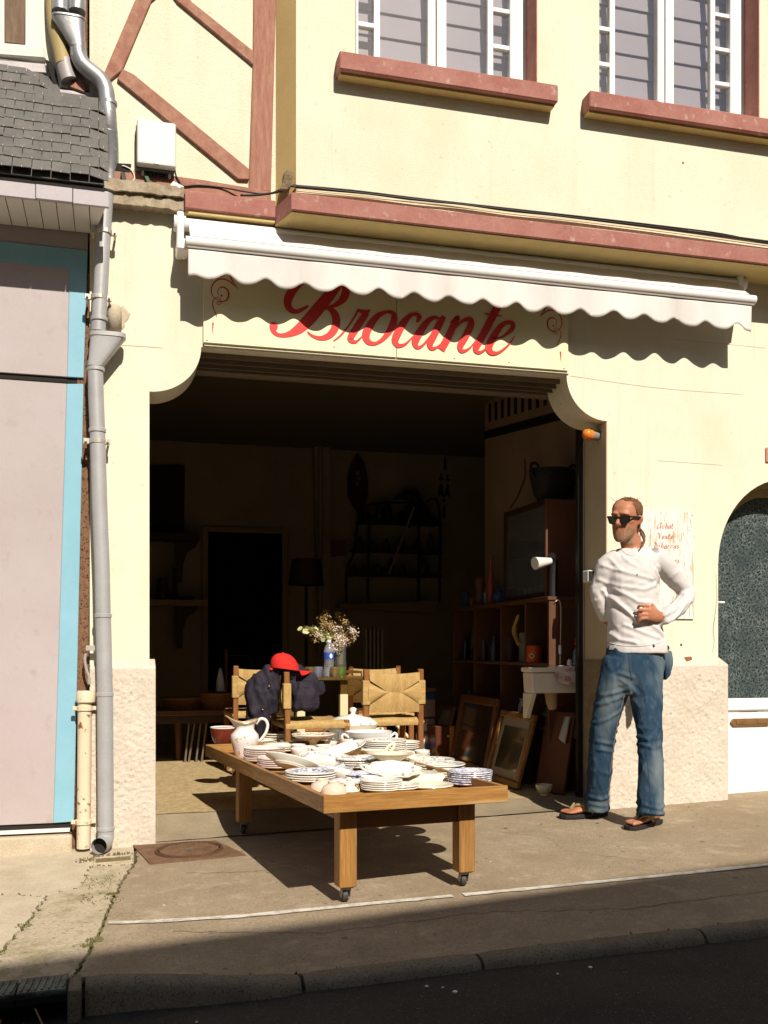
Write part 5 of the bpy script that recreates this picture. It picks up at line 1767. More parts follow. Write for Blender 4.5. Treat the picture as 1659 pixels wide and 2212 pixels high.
for i, (px, py, s, lab) in enumerate(((800, 1702, 0.95, 'white cup left of the small pink-lined pile'), (770, 1640, 1.1, 'white cup left of the sauce boat'), (900, 1660, 1.0, 'white cup behind the overturned ivory dish'), (668, 1655, 1.0, 'white cup left of the leaning wreathed plate'),
                                      (790, 1652, 0.9, 'little white cup above the blue-spray pile'), (912, 1642, 1.0, 'white cup among the saucers by the right rim'), (735, 1655, 1.05, 'white cup behind the small lavender pile'))):
    lathe_thing('cup', [(r * s, z * s) for r, z in cupp], px, py, ch_white if i % 2 else ch_side_b, lab, 'cup', n=26)

# ================================================================== rush-seated chairs
def rush(name, stretch, col=(0.60, 0.40, 0.16)):
    return M(name, col, 0.75, var=(0.47, 0.29, 0.10), vscale=3.0, stretch=stretch, fine=0.4, fscale=14, bump=0.003, bscale=14, spec=0.2)


rush_v = rush('rush_vertical', (14, 14, 1.2))
rush_x = rush('rush_across', (1.2, 14, 14))
rush_y = rush('rush_deep', (14, 1.2, 14))
chair_wood = M('chestnut_chair_wood', (0.30, 0.125, 0.04), 0.45, var=(0.22, 0.085, 0.026), vscale=4, stretch=(10, 10, 1.2), fine=0.25, fscale=12, spec=0.35)


def make_chair(label, loc, rz, hgt=0.76):
    t = thing('rush_chair', loc, label, 'chair', 'rush chairs round the brass table', rz)
    w, d = 0.185, 0.185
    for sx in (-1, 1):
        MB().bar((sx * w, -d, 0), (sx * w * 0.98, -d - 0.012, hgt), 0.036, 0.034, up=(0, 1, 0)).build('leg', chair_wood, t, local=True, bevel=0.004)
        MB().bar((sx * w, d, 0), (sx * w, d, 0.455), 0.036, 0.034, up=(0, 1, 0)).build('leg', chair_wood, t, local=True, bevel=0.004)
        for z in (0.13, 0.24):
            MB().tube([(sx * w, -d, z), (sx * w, d, z)], 0.011, 8).build('stretcher', chair_wood, t, local=True, smooth=60)
    for y, z in ((-d, 0.20), (d, 0.22), (d, 0.12)):
        MB().tube([(-w, y, z), (w, y, z)], 0.011, 8).build('stretcher', chair_wood, t, local=True, smooth=60)
    # seat: four woven wedges sagging to the centre
    zt, zb_, o = 0.452, 0.405, 0.20
    corners = [(-o, -o), (o, -o), (o, o), (-o, o)]
    ctr = (0, 0)
    for i in range(4):
        a, b = corners[i], corners[(i + 1) % 4]
        m = MB()
        n = 8
        rows_ = []
        for k in range(n + 1):
            f = k / n
            row = []
            for j in range(9):
                g = j / 8
                px_ = (a[0] + (b[0] - a[0]) * g) * (1 - f)
                py_ = (a[1] + (b[1] - a[1]) * g) * (1 - f)
                z = zt - 0.018 * f + 0.006 * math.sin(PI * min(1, f * 3)) + 0.002 * math.sin(40 * g)
                if f == 0:
                    z = zt - 0.012
                row.append((px_, py_, z))
            rows_.append(row)
        edge_mid = [(x * 1.035, y * 1.035, (zt + zb_) / 2) for x, y, z in rows_[0]]
        edge_bot = [(x * 1.0, y * 1.0, zb_) for x, y, z in rows_[0]]
        allr = [edge_bot, edge_mid] + rows_
        m.loft(allr, caps=False, closed=False)
        m.build('woven_seat', rush_y if i % 2 == 0 else rush_x, t, local=True, smooth=180)
    m = MB().add([(-o, -o, zb_), (o, -o, zb_), (o, o, zb_), (-o, o, zb_)], [(0, 1, 2, 3)])
    m.build('seat_underside', rush_x, t, local=True, fix=False)
    # woven back: top and bottom wedges with upright strands, side wedges wrapped round the posts
    y0 = -d - 0.008
    zt, zb_ = hgt - 0.02, hgt - 0.275
    zc_ = (zt + zb_) / 2
    iw = w - 0.018
    for yy, sgn in ((y0 - 0.020, -1), (y0 + 0.016, 1)):
        def pt(x, z, bulge):
            return (x, yy + sgn * bulge - 0.012 * (z - zb_) / 0.3, z)
        for up_ in (1, -1):
            def wv(u, v):
                hfull = (zt - zb_) / 2
                h_ = hfull * (1 - v)
                wdt = iw if h_ > 0.078 else iw * (0.26 + 0.74 * h_ / 0.078)
                z = zc_ + up_ * h_ - (0.010 * (1 - u * u) * (1 - v) if up_ > 0 else 0)
                return pt(u * wdt, z, 0.010 * math.sin(PI * min(1, v * 1.0) * 0.9))
            top = MB()
            rough_grid(top, wv, lin(-1, 1, 15), lin(0, 1, 11))
            top.build('woven_back', rush_v, t, local=True, smooth=180, fix=False)
    for sx in (-1, 1):
        m = MB()
        rings = []
        for k in range(9):
            f = k / 8
            x = sx * (w - 0.01 - f * (w * 0.74))
            hh = 0.082 * (1 - f) + 0.004
            yb = 0.026 - 0.002 * f
            yo = -d - 0.010 - 0.012 * 0.5
            rings.append([(x, yo + yb * math.cos(a), zc_ + hh * (math.sin(a) if abs(math.sin(a)) < 0.98 else math.copysign(1, math.sin(a)))) for a in lin(0, 2 * PI, 21)[:-1]])
        # square the wrap near the post
        m.loft(rings)
        m.build('woven_wrap', rush_x, t, local=True, smooth=60)
        m2 = MB().box(sx * w - 0.025, sx * w + 0.025, -d - 0.036, -d + 0.014, zc_ - 0.078, zc_ + 0.078)
        m2.build('woven_wrap', rush_x, t, local=True, bevel=0.008, seg=2)
    return t


make_chair('rush chair at the right of the group with its woven back to the street', (1.705, 1.10, FZ), R(2), 0.765)
make_chair('rush chair seen side-on with a dark jacket over its back', (1.185, 0.985, FZ), R(-86), 0.755)
make_chair('rush chair at the left, half hidden behind the hanging jacket', (0.985, 2.04, FZ), R(3), 0.775)
make_chair('rush chair on the far side of the brass table, only its back top showing', (1.86, 1.80, FZ), R(178), 0.77)


# ------------------------------------------------------------------ remeshed soft shapes
def remesh(mb, name, voxel, mat, parent=None, smooth_iter=3, disp=None, keep=None):
    me = bpy.data.meshes.new('tmp')
    me.from_pydata([tuple(v) for v in mb.v], [], mb.f)
    o = bpy.data.objects.new('tmp', me)
    COL.objects.link(o)
    md = o.modifiers.new('r', 'REMESH')
    md.mode = 'VOXEL'
    md.voxel_size = voxel
    dg = bpy.context.evaluated_depsgraph_get()
    new = bpy.data.meshes.new_from_object(o.evaluated_get(dg))
    bpy.data.objects.remove(o)
    bm = bmesh.new()
    bm.from_mesh(new)
    for _ in range(smooth_iter):
        bmesh.ops.smooth_vert(bm, verts=bm.verts, factor=0.5, use_axis_x=True, use_axis_y=True, use_axis_z=True)
    if disp:
        bm.normal_update()
        for v in bm.verts:
            v.co = v.co + v.normal * disp(v.co)
    off = Vector((0, 0, 0)) if parent is None else world_loc(parent)
    for v in bm.verts:
        v.co = v.co - off
    bm.to_mesh(new)
    bm.free()
    new.name = name
    new.materials.clear()
    new.materials.append(mat)
    new.polygons.foreach_set('use_smooth', [True] * len(new.polygons))
    new.update()
    ob = bpy.data.objects.new(name, new)
    COL.objects.link(ob)
    if parent is not None:
        ob.parent = parent
    return ob


def ell(mb, c, rx, ry, rz, n=14, m=9):
    rings = []
    for i in range(1, m):
        a = PI * i / m
        rings.append([(c[0] + rx * math.sin(a) * math.cos(b), c[1] + ry * math.sin(a) * math.sin(b), c[2] - rz * math.cos(a)) for b in lin(0, 2 * PI, n + 1)[:-1]])
    return mb.loft(rings)


# dark quilted jacket thrown over the side-on chair
JY = 0.88
jk = MB()


def jp(x, y, Y=JY):
    return at(x, y, Y)


jk.tube([jp(562, 1462), jp(560, 1500), jp(556, 1550), jp(562, 1590)], [0.058, 0.082, 0.074, 0.035], 12)
jk.tube([jp(585, 1450), jp(588, 1490), jp(584, 1545)], [0.05, 0.056, 0.035], 12)
jk.tube([jp(545, 1500), jp(541, 1540), jp(546, 1578)], [0.03, 0.035, 0.02], 10)
jk.tube([jp(565, 1465), jp(590, 1446), jp(615, 1442), jp(640, 1452), jp(662, 1468)], [0.045, 0.048, 0.05, 0.052, 0.055], 12)
jk.tube([jp(652, 1472), jp(655, 1500), jp(656, 1532)], [0.080, 0.100, 0.092], 14)
jk.tube([jp(640, 1460), jp(672, 1468), jp(692, 1485), jp(698, 1500)], [0.045, 0.040, 0.032, 0.018], 12)
jk.tube([jp(612, 1445, JY + 0.2), jp(600, 1480, JY + 0.22), jp(640, 1490, JY + 0.2)], [0.05, 0.06, 0.05], 10)
jacket_m = M('dark_aubergine_cloth', (0.022, 0.018, 0.028), 0.75, var=(0.034, 0.028, 0.042), vscale=14, fine=0.3, fscale=80, bump=0.002, bscale=60, spec=0.25)
xq = at(640, 1500, JY).x


def jdisp(p):
    d = 0.012 * fbm(p.x * 16, p.y * 16, p.z * 11, 3) + 0.010 * ((1 - min(1.0, abs(fbm(p.x * 11, p.y * 11, p.z * 5, 2)) * 2)) ** 3)
    if p.x > xq and p.z < 0.92:
        d += 0.006 * abs(math.sin(p.z * 2 * PI / 0.050)) - 0.003
    else:
        d += 0.008 * math.sin(p.x * 95 + p.z * 20 + 2 * fbm(p.x * 8, 0, p.z * 6, 2))
    return d


jko = remesh(jk, 'jacket', 0.011, jacket_m, None, 3, jdisp)
tag(jko, 'dark quilted jacket slung over the side-on rush chair', 'jacket')
stud = M('brass_stud', (0.7, 0.5, 0.2), 0.3, metal=0.8)
for (x, y) in ((582, 1482), (571, 1512), (568, 1533)):
    p = at(x, y, JY - 0.075)
    m = MB().lathe([(0, 0.005), (0.004, 0.003), (0.006, 0), (0.004, -0.003), (0, -0.005)], p, 8).build('snap_button', stud, jko, smooth=180)

# red cap
cc = at(616, 1438, JY - 0.02)
cap = thing('baseball_cap', cc, 'red baseball cap lying on top of the dark jacket', 'cap')
red_cloth = M('red_cap_cloth', (0.62, 0.028, 0.022), 0.8, fine=0.15, fscale=120, bump=0.0006, bscale=300, spec=0.2)
m = MB()
rings = []
for i in range(8):
    a = PI / 2 * i / 7
    r = math.cos(a) ** 0.8 if i < 7 else 0.02
    rings.append([(cc.x + 0.090 * r * math.cos(b) + 0.012 * math.sin(a) * -1, cc.y + 0.075 * r * math.sin(b), cc.z - 0.02 + 0.098 * math.sin(a) + 0.012 * math.cos(b) * -1 * (1 - i / 7)) for b in lin(0, 2 * PI, 29)[:-1]])
m.loft(rings)
m.build('crown', red_cloth, cap, smooth=60)
br = MB()
rough_grid(br, lambda u, v: (cc.x + 0.07 + 0.085 * v * math.cos(u) * 1.0 + 0.005, cc.y - 0.01 + 0.072 * math.sin(u) * (1 - 0.15 * v), cc.z - 0.030 - 0.020 * v + 0.012 * math.cos(2 * u) * v), lin(-1.4, 1.4, 15), lin(0, 1, 7))
bo = br.build('brim', red_cloth, cap, smooth=180, fix=False)
sm_ = bo.modifiers.new('t', 'SOLIDIFY')
sm_.thickness = 0.004
p = cc + Vector((-0.085, 0, -0.022))
MB().tube([p + Vector((0, -0.03, 0)), p + Vector((-0.012, 0, 0.004)), p + Vector((0, 0.03, 0))], 0.008, 8).build('strap', red_cloth, cap, smooth=180)
MB().lathe([(0.008, 0), (0.006, 0.004), (0, 0.005)], cc + Vector((-0.012, 0, 0.077)), 10).build('button', red_cloth, cap, smooth=180)

# ================================================================== brass and glass table with its things
brass = M('polished_brass', (0.62, 0.42, 0.13), 0.22, metal=0.9, var=(0.5, 0.32, 0.09), vscale=10)
ivory = M('ivory_lacquer', (0.72, 0.62, 0.38), 0.35, fine=0.05)
BZ = 0.795
bt = thing('brass_table', (1.55, 1.75, FZ), 'glass-topped table with brass edges and ivory columns', 'table')
x0b, x1b, y0b, y1b = 1.13, 1.98, 1.44, 2.06
MB().box(x0b, x1b, y0b, y1b, BZ - 0.008, BZ).build('glass_top', thin_glass('smoky_glass_top', (0.55, 0.5, 0.42), 0.25), bt)
for a_, b_ in (((x0b, y0b), (x1b, y0b)), ((x1b, y0b), (x1b, y1b)), ((x1b, y1b), (x0b, y1b)), ((x0b, y1b), (x0b, y0b))):
    MB().bar((a_[0], a_[1], BZ - 0.005), (b_[0], b_[1], BZ - 0.005), 0.012, 0.020, ext=0.006).build('brass_edge', brass, bt, bevel=0.002)
cpts = [(at(742, 1500, 1.50).x, 1.50), (at(822, 1500, 1.90).x, 1.90), (1.22, 1.52), (1.22, 1.98)]
for cx_, cy_ in cpts:
    MB().box(cx_ - 0.028, cx_ + 0.028, cy_ - 0.028, cy_ + 0.028, FZ, BZ - 0.115).build('column', ivory, bt, bevel=0.003)
    MB().box(cx_ - 0.026, cx_ + 0.026, cy_ - 0.026, cy_ + 0.026, BZ - 0.1145, BZ - 0.016).build('brass_collar', brass, bt, bevel=0.004)
MB().box(1.24, 1.86, 1.62, 1.88, 0.42, 0.435).build('lower_shelf', M('orange_wood_shelf', (0.40, 0.15, 0.03), 0.35, coat=0.3), bt)

YB = 1.52
bp = Vector((at(711, 1462, YB).x, YB, BZ + 0.001))
bot = thing('water_bottle', bp, 'clear plastic water bottle with blue label on the brass table', 'bottle')
pet = thin_glass('clear_plastic', (0.92, 0.94, 0.96), 0.25, 0.2)
prof = [(0, 0.0), (0.028, 0.0), (0.034, 0.012)]
for i in range(8):
    prof += [(0.036, 0.02 + i * 0.012), (0.0335, 0.026 + i * 0.012)]
prof += [(0.036, 0.12), (0.0365, 0.18), (0.034, 0.195), (0.026, 0.215), (0.014, 0.24), (0.013, 0.252)]
MB().lathe(prof, bp, 22).build('body', pet, bot, smooth=40)
MB().lathe([(0.0372, 0.128), (0.0374, 0.13), (0.0374, 0.172), (0.0372, 0.174)], bp, 24).build('label', M('blue_bottle_label', (0.03, 0.08, 0.42), 0.5), bot, smooth=40)
m = MB()
m.lathe([(0, 0.0), (0.016, 0.0)], (0, 0, 0), 14)
lb_ = MB().add([(bp.x + 0.0385 * math.sin(a) , bp.y - 0.0385 * math.cos(a), bp.z + 0.15 + s * 0.016 * (1 - (i / 3.0) ** 2) ** 0.5) for s in (-1, 1) for i, a in ((-3, -0.10), (-2, 0.0), (-1, 0.1), (0, 0.2), (1, 0.3), (2, 0.4), (3, 0.5))], [(i, i + 1, 8 + i, 7 + i) for i in range(6)])
lb_.build('label_emblem', white_pvc, bot, fix=False)
MB().lathe([(0.015, 0.243), (0.016, 0.246), (0.016, 0.262), (0, 0.263)], bp, 16).build('screw_cap', white_pvc, bot, smooth=40)

vp = Vector((at(735, 1460, YB + 0.10).x, YB + 0.10, BZ + 0.001))
vase = thing('flower_vase', vp, 'glass vase of dried flowers on the brass table', 'vase')
MB().lathe([(0, 0.0), (0.042, 0.0), (0.044, 0.004), (0.043, 0.20), (0.0455, 0.235), (0.044, 0.235), (0.041, 0.2), (0.041, 0.012), (0, 0.010)], vp, 24).build('glass', tg, vase, smooth=40)
MB().lathe([(0, 0.011), (0.04, 0.011), (0.04, 0.09), (0, 0.09)], vp, 20).build('green_water', thin_glass('green_water', (0.35, 0.55, 0.18), 0.1), vase, smooth=40)
frnd = random.Random(9)
leaf_m = M('eucalyptus_leaf', (0.55, 0.56, 0.28), 0.6, var=(0.66, 0.64, 0.36), vscale=20)
flow_m = M('dried_flower_cream', (0.80, 0.70, 0.56), 0.9, var=(0.70, 0.50, 0.42), vscale=30)
flow_d = M('dried_flower_brown', (0.40, 0.25, 0.10), 0.9, var=(0.52, 0.38, 0.17), vscale=30)
stem_m = M('dry_stem', (0.26, 0.20, 0.07), 0.8)
# stems end where the photo shows the heads
heads = [(652, 1357, 'l'), (664, 1352, 'l'), (676, 1356, 'l'), (690, 1362, 'l'), (700, 1372, 'l'), (670, 1365, 'd'), (683, 1378, 'd'), (694, 1340, 'd'), (706, 1332, 'd'), (716, 1350, 'd'), (700, 1350, 'd'),
         (745, 1340, 'd'), (752, 1350, 'f'), (760, 1358, 'f'), (765, 1370, 'f'), (722, 1365, 'f'), (730, 1358, 'f'), (738, 1368, 'f'), (728, 1378, 'f'), (745, 1380, 'f'), (715, 1372, 'l'), (705, 1382, 'l'), (756, 1385, 'd'), (722, 1392, 'f'),
         (735, 1335, 'd'), (712, 1344, 'd'), (748, 1395, 'f'), (733, 1400, 'l'), (690, 1372, 'f')]
mouth = vp + Vector((0, 0, 0.225))
for hx, hy, kd in heads + [(x + frnd.uniform(-9, 9), y + frnd.uniform(-8, 12), k_) for x, y, k_ in heads]:
    e = at(hx, hy, YB + 0.10 + frnd.uniform(-0.10, 0.10))
    mid = mouth.lerp(e, 0.5) + Vector((0, 0, 0.03))
    sp_ = smooth3([vp + Vector((frnd.uniform(-0.02, 0.02), frnd.uniform(-0.02, 0.02), 0.03)), mouth + Vector((frnd.uniform(-0.02, 0.02), 0, 0)), mid, e], 4)
    MB().tube(sp_, 0.0016, 5).build('stem', stem_m, vase)
    m = MB()
    if kd == 'l':
        for i in range(6):
            c = e.lerp(mid, i / 9.0) + Vector((frnd.uniform(-0.02, 0.02), frnd.uniform(-0.02, 0.02), frnd.uniform(-0.015, 0.015)))
            ax = Vector((frnd.uniform(-1, 1), frnd.uniform(-1, 1), frnd.uniform(-0.6, 0.6))).normalized()
            sd_ = ax.orthogonal().normalized()
            sd_ = Matrix.Rotation(frnd.uniform(0, 6), 3, ax) @ sd_
            l_, w_2 = 0.024, 0.016
            m.add([c - ax * l_, c - ax * l_ * 0.4 + sd_ * w_2, c + ax * l_ * 0.4 + sd_ * w_2, c + ax * l_, c + ax * l_ * 0.4 - sd_ * w_2, c - ax * l_ * 0.4 - sd_ * w_2], [(0, 1, 2, 3, 4, 5)])
        m.build('leaf_sprig', leaf_m, vase, fix=False)
    else:
        for i in range(26):
            c = e + Vector((frnd.gauss(0, 0.015), frnd.gauss(0, 0.015), frnd.gauss(0, 0.014)))
            r = frnd.uniform(0.004, 0.008)
            m.add([c + Vector((r, 0, 0)), c + Vector((-r, 0, 0)), c + Vector((0, r, 0)), c + Vector((0, -r, 0)), c + Vector((0, 0, r)), c + Vector((0, 0, -r))],
                  [(0, 2, 4), (2, 1, 4), (1, 3, 4), (3, 0, 4), (2, 0, 5), (1, 2, 5), (3, 1, 5), (0, 3, 5)])
        m.build('flower_head', flow_m if kd == 'f' else flow_d, vase, fix=False)

tumb = [(0, 0), (0.026, 0), (0.028, 0.003), (0.034, 0.075), (0.0325, 0.075), (0.027, 0.008), (0, 0.007)]
for i, (px, py, Yg, tint, lab) in enumerate(((670, 1462, 1.50, (0.75, 0.55, 0.25), 'amber drinking glass beside the red cap'), (687, 1463, 1.54, (0.75, 0.75, 0.85), 'clear tumbler left of the water bottle'),
                                             (697, 1463, 1.60, (0.95, 0.93, 0.88), 'clear tumbler just behind the water bottle'), (737, 1463, 1.47, (0.55, 0.75, 0.20), 'green drinking glass in front of the flower vase'),
                                             (724, 1464, 1.46, (0.8, 0.65, 0.35), 'small amber glass right of the water bottle'))):
    p = at(px, py, Yg)
    lathe_thing('drinking_glass', tumb, 0, 0, thin_glass('tumbler_glass_%d' % i, tint, 0.25, 0.16), lab, 'glass', n=18, loc=Vector((p.x, Yg, BZ + 0.001)))
tr = thing('serving_tray', (at(758, 1460, 1.6).x, 1.6, BZ), 'brass-rimmed serving tray on the right of the brass table', 'tray')
xa, xb = at(744, 1455, 1.55).x, at(779, 1455, 1.55).x
MB().box(xa, xb, 1.52, 1.80, BZ + 0.001, BZ + 0.008).build('base', chair_wood, tr)
for q in ((xa, xb, 1.515, 1.525), (xa, xb, 1.795, 1.805), (xa - 0.005, xa + 0.005, 1.525, 1.795), (xb - 0.005, xb + 0.005, 1.525, 1.795)):
    MB().box(*q, BZ + 0.03, BZ + 0.045).build('rail', brass, tr, bevel=0.002)
for cx_, cy_ in ((xa, 1.52), (xb, 1.52), (xa, 1.80), (xb, 1.80)):
    MB().tube([(cx_, cy_, BZ + 0.002), (cx_, cy_, BZ + 0.045)], 0.005, 8).build('post', brass, tr)

# ================================================================== things at the left of the room
dark_wood = M('dark_varnished_wood', (0.045, 0.022, 0.012), 0.5, var=(0.06, 0.03, 0.016), vscale=6, fine=0.2, fscale=20)
mid_wood = M('reddish_shelf_wood', (0.13, 0.055, 0.028), 0.5, var=(0.10, 0.042, 0.02), vscale=5, stretch=(8, 8, 1), fine=0.2, fscale=14)
wick = M('wicker', (0.27, 0.115, 0.045), 0.7, fine=0.4, fscale=60, bump=0.003, bscale=70)
iron = M('dull_iron', (0.05, 0.045, 0.04), 0.5, metal=0.5)
dark_iron = M('black_iron', (0.012, 0.011, 0.010), 0.6)
bn = thing('side_bench', (0.55, 2.85, FZ), 'dark bench on splayed metal legs at the left of the room', 'bench')
xa, xb = at(318, 1530, 2.7).x, at(508, 1530, 2.7).x
MB().box(xa, xb, 2.66, 3.15, 0.475, 0.515).build('top', mid_wood, bn, bevel=0.004)
MB().box(xa + 0.02, xb - 0.02, 2.70, 2.72, 0.41, 0.474).build('apron', dark_wood, bn)
for px_t, px_f in ((412, 400), (425, 408), (437, 424), (450, 436)):
    a_, b_ = at(px_t, 1538, 2.75), at(px_f, 1647, 2.75)
    b_.z = FZ
    MB().tube([a_, b_], 0.009, 8).build('leg', M('worn_metal_leg', (0.24, 0.19, 0.13), 0.4, metal=0.5), bn, smooth=60)
MB().tube([(xa + 0.25, 2.9, FZ), (xa + 0.25, 2.9, 0.47)], [0.02, 0.035], 10).build('leg', mid_wood, bn, smooth=60)


def basket(px, py, Yb, r, h, label, low=False):
    b = at(px, py, Yb)
    b.z = 0.5155
    t = thing('wicker_basket', b, label, 'basket', 'wicker baskets on the bench')
    n = 40
    for k in range(int(h / 0.011)):
        z = b.z + 0.006 + k * 0.011
        rr = r * (0.82 + 0.18 * (k * 0.011 / h))
        pts = [(b.x + (rr + 0.004 * (1 if (j + k) % 2 else -1)) * math.cos(2 * PI * j / n), b.y + 0.8 * (rr + 0.004 * (1 if (j + k) % 2 else -1)) * math.sin(2 * PI * j / n), z) for j in range(n + 1)]
        MB().tube(pts, 0.0055, 5, caps=False).build('weave_row', wick, t)
    MB().tube([(b.x + r * 1.02 * math.cos(a), b.y + 0.8 * r * 1.02 * math.sin(a), b.z + h) for a in lin(0, 2 * PI, 33)], 0.010, 7, caps=False).build('rim', wick, t, smooth=60)
    MB().lathe([(0, 0), (r * 0.84, 0), (r * 0.84, 0.004), (0, 0.004)], b, 24, 1, 0.8).build('base', wick, t)
    return t


basket(395, 1515, 2.86, 0.165, 0.085, 'shallow wicker basket at the left end of the bench')
basket(468, 1523, 2.80, 0.135, 0.12, 'deeper ribbed wicker basket at the right end of the bench')
cn = at(477, 1482, 2.78)
cone = MB().lathe([(0.036, 0.0), (0.037, 0.002), (0.031, 0.08), (0.019, 0.15), (0.008, 0.185), (0.0, 0.19)], (0, 0, 0), 20, wob=lambda a, z: 1 + 0.05 * math.sin(5 * a) * (1 if z < 0.1 else 0.3)).build('napkin_cone', M('pale_blue_paper', (0.50, 0.53, 0.66), 0.7), None, smooth=60)
cone.location = (cn.x, 2.80, 0.655)
tag(cone, 'pale blue folded paper cone standing in the deeper basket', 'paper cone')
lmp = thing('standing_rail', at(497, 1560, 3.3), 'thin metal rail and wooden rod behind the left chair', 'rail')
MB().tube([at(470, 1560, 3.3), at(476, 1420, 3.3), at(482, 1416, 3.3), at(540, 1417, 3.3), at(544, 1422, 3.3), at(545, 1560, 3.3)], 0.006, 6).build('rail', iron, lmp)
MB().tube([at(489, 1560, 3.25), at(489, 1402, 3.25)], 0.013, 8).build('rod', chair_wood, lmp)

# back wall pieces
WY = RB - 0.004


def wallpiece(name, pts, th, mat, label, cat, parent=None, bevel=0.0, Y=None):
    yf = (RB - 0.006 if Y is None else Y)
    o = pxprism(name, pts, yf - th, yf, mat, parent, bevel=bevel)
    if label:
        tag(o, label, cat)
    return o


wallpiece('dark_picture', [(300, 1006), (400, 1006), (398, 1150), (300, 1150)], 0.04, M('dark_canvas', (0.014, 0.012, 0.010), 0.6), 'large dark picture hanging at the left of the back wall', 'picture', bevel=0.01)
for (ya, yb_, xr_, lab) in ((1152, 1164, 432, 'upper wall shelf with bracket at the left of the back wall'), (1296, 1308, 450, 'lower wall shelf with bracket at the left of the back wall')):
    sh = thing('wall_shelf', at(380, yb_, 4.4), lab, 'shelf', 'wall shelves at the left')
    p, q = at(300, yb_, 4.35), at(xr_, ya, 4.35)
    MB().box(p.x, q.x, 4.35, RB - 0.001, p.z, q.z).build('board', room_mat2 if ya > 1200 else dark_wood, sh, bevel=0.004)
    br_ = [(at(420, ya, 4.45).x, p.z - 0.002), (at(420, ya, 4.45).x - 0.10, p.z - 0.002), (at(395, ya, 4.45).x, p.z - 0.30), (at(395, ya, 4.45).x - 0.02, p.z - 0.32), (at(395, ya, 4.45).x - 0.02, p.z - 0.002)]
    ctrl = [(at(428, ya, 4.45).x, p.z - 0.002), (at(424, ya, 4.45).x, p.z - 0.05), (at(405, ya, 4.45).x, p.z - 0.10), (at(396, ya, 4.45).x, p.z - 0.22), (at(394, ya, 4.45).x, p.z - 0.40), (at(380, ya, 4.45).x, p.z - 0.40), (at(380, ya, 4.45).x, p.z - 0.002)]
    MB().prism(ctrl, 4.44, 4.50).build('bracket', dark_wood, sh)
for i, (px, r, h, lab) in enumerate(((378, 0.045, 0.30, 'tall dark candlestick on the lower wall shelf'), (352, 0.06, 0.2, 'dark jar on the lower wall shelf'), (405, 0.07, 0.03, 'flat dark dish on the lower wall shelf'))):
    b = at(px, 1295, 4.42)
    lathe_thing('candlestick' if i == 0 else ('jar' if i == 1 else 'dish'), [(0, 0), (r, 0), (r * 0.9, h * 0.1), (r * 0.35, h * 0.3), (r * 0.45, h * 0.6), (r * 0.3, h * 0.85), (r * 0.6, h), (0, h)] if i == 0 else [(0, 0), (r * 0.8, 0), (r, h * 0.4), (r * 0.8, h * 0.9), (r * 0.85, h), (0, h)],
                0, 0, iron if i == 0 else dark_wood, lab, ['candlestick', 'jar', 'dish'][i], n=20, loc=b + Vector((0, 0.02, 0.003)))
dway = thing('back_doorway', at(530, 1600, RB), 'dark doorway with pale casing in the back wall', 'doorway')
p, q = at(450, 1149, RB), at(609, 1149, RB)
MB().box(p.x, q.x, RB - 0.012, RB - 0.001, FZ, p.z).build('dark_opening', M('unlit_opening', (0.004, 0.0035, 0.003), 1.0, spec=0.0), dway)
cas = M('doorway_casing', (0.33, 0.25, 0.15), 0.8, fine=0.1)
MB().box(p.x - 0.06, p.x - 0.001, RB - 0.03, RB - 0.001, FZ, p.z + 0.05).build('casing', cas, dway, bevel=0.004)
MB().box(q.x + 0.001, q.x + 0.06, RB - 0.03, RB - 0.001, FZ, p.z + 0.05).build('casing', cas, dway, bevel=0.004)
MB().box(p.x, q.x, RB - 0.03, RB - 0.001, p.z + 0.001, p.z + 0.05).build('casing', cas, dway, bevel=0.004)
pc = wallpiece('chimney_breast', [(676, 820), (712, 820), (716, 1420), (690, 1420)], 0.10, room_mat, None, None, house)
pipe = MB().tube([at(692, 1420, RB - 0.14), at(693, 910, RB - 0.14)], 0.022, 10).build('wall_pipe', cas, None, smooth=60)
tag(pipe, 'pale vertical pipe running up the back wall', 'pipe')
cable([(622, 930), (650, 915), (690, 910), (730, 918), (780, 928), (830, 946), (865, 962)], RB - 0.16, 0.007, cab_mat, 'dark cable drooping along the vault of the back wall')
jbx = MB().lathe([(0.03, 0), (0.03, 0.03), (0, 0.03)], (0, 0, 0), 12)
c = at(692, 908, RB - 0.16)
jbx.v = [(c.x + a, c.y - z, c.z + b) for a, b, z in jbx.v]
jbo = jbx.build('cable_box', dark_iron, None)
tag(jbo, 'small round cable box at the top of the wall pipe', 'box')
vault = MB()
vp_ = [(712, 838), (740, 850), (790, 890), (830, 925), (868, 962), (900, 940), (960, 905), (1010, 880), (1010, 820), (712, 820)]
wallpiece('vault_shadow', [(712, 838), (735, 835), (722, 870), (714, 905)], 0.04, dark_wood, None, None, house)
plq = wallpiece('wall_plaque', [(773, 978), (788, 1000), (796, 1035), (796, 1070), (786, 1092), (774, 1108), (762, 1092), (752, 1070), (752, 1030), (760, 1000)], 0.03, dark_wood, 'pointed oval dark wall plaque with a pale flower relief', 'plaque', bevel=0.006)
for (x, y, r) in ((774, 1022, 0.03), (777, 1034, 0.022), (772, 1045, 0.018), (776, 1060, 0.014)):
    c = at(x, y, RB - 0.042)
    m = MB().lathe([(r, 0), (r * 0.6, 0.01), (0, 0.012)], (0, 0, 0), 9, wob=lambda a, z: 1 + 0.25 * math.cos(5 * a))
    m.v = [(c.x + a, c.y - z, c.z + b) for a, b, z in m.v]
    m.build('relief', M('plaque_relief', (0.16, 0.14, 0.11), 0.7), plq)
wallpiece('pink_notice', [(707, 1168), (748, 1166), (748, 1200), (707, 1204)], 0.004, M('faded_pink_paper', (0.20, 0.06, 0.07), 0.8), 'small faded pink notice pinned on the back wall', 'notice')
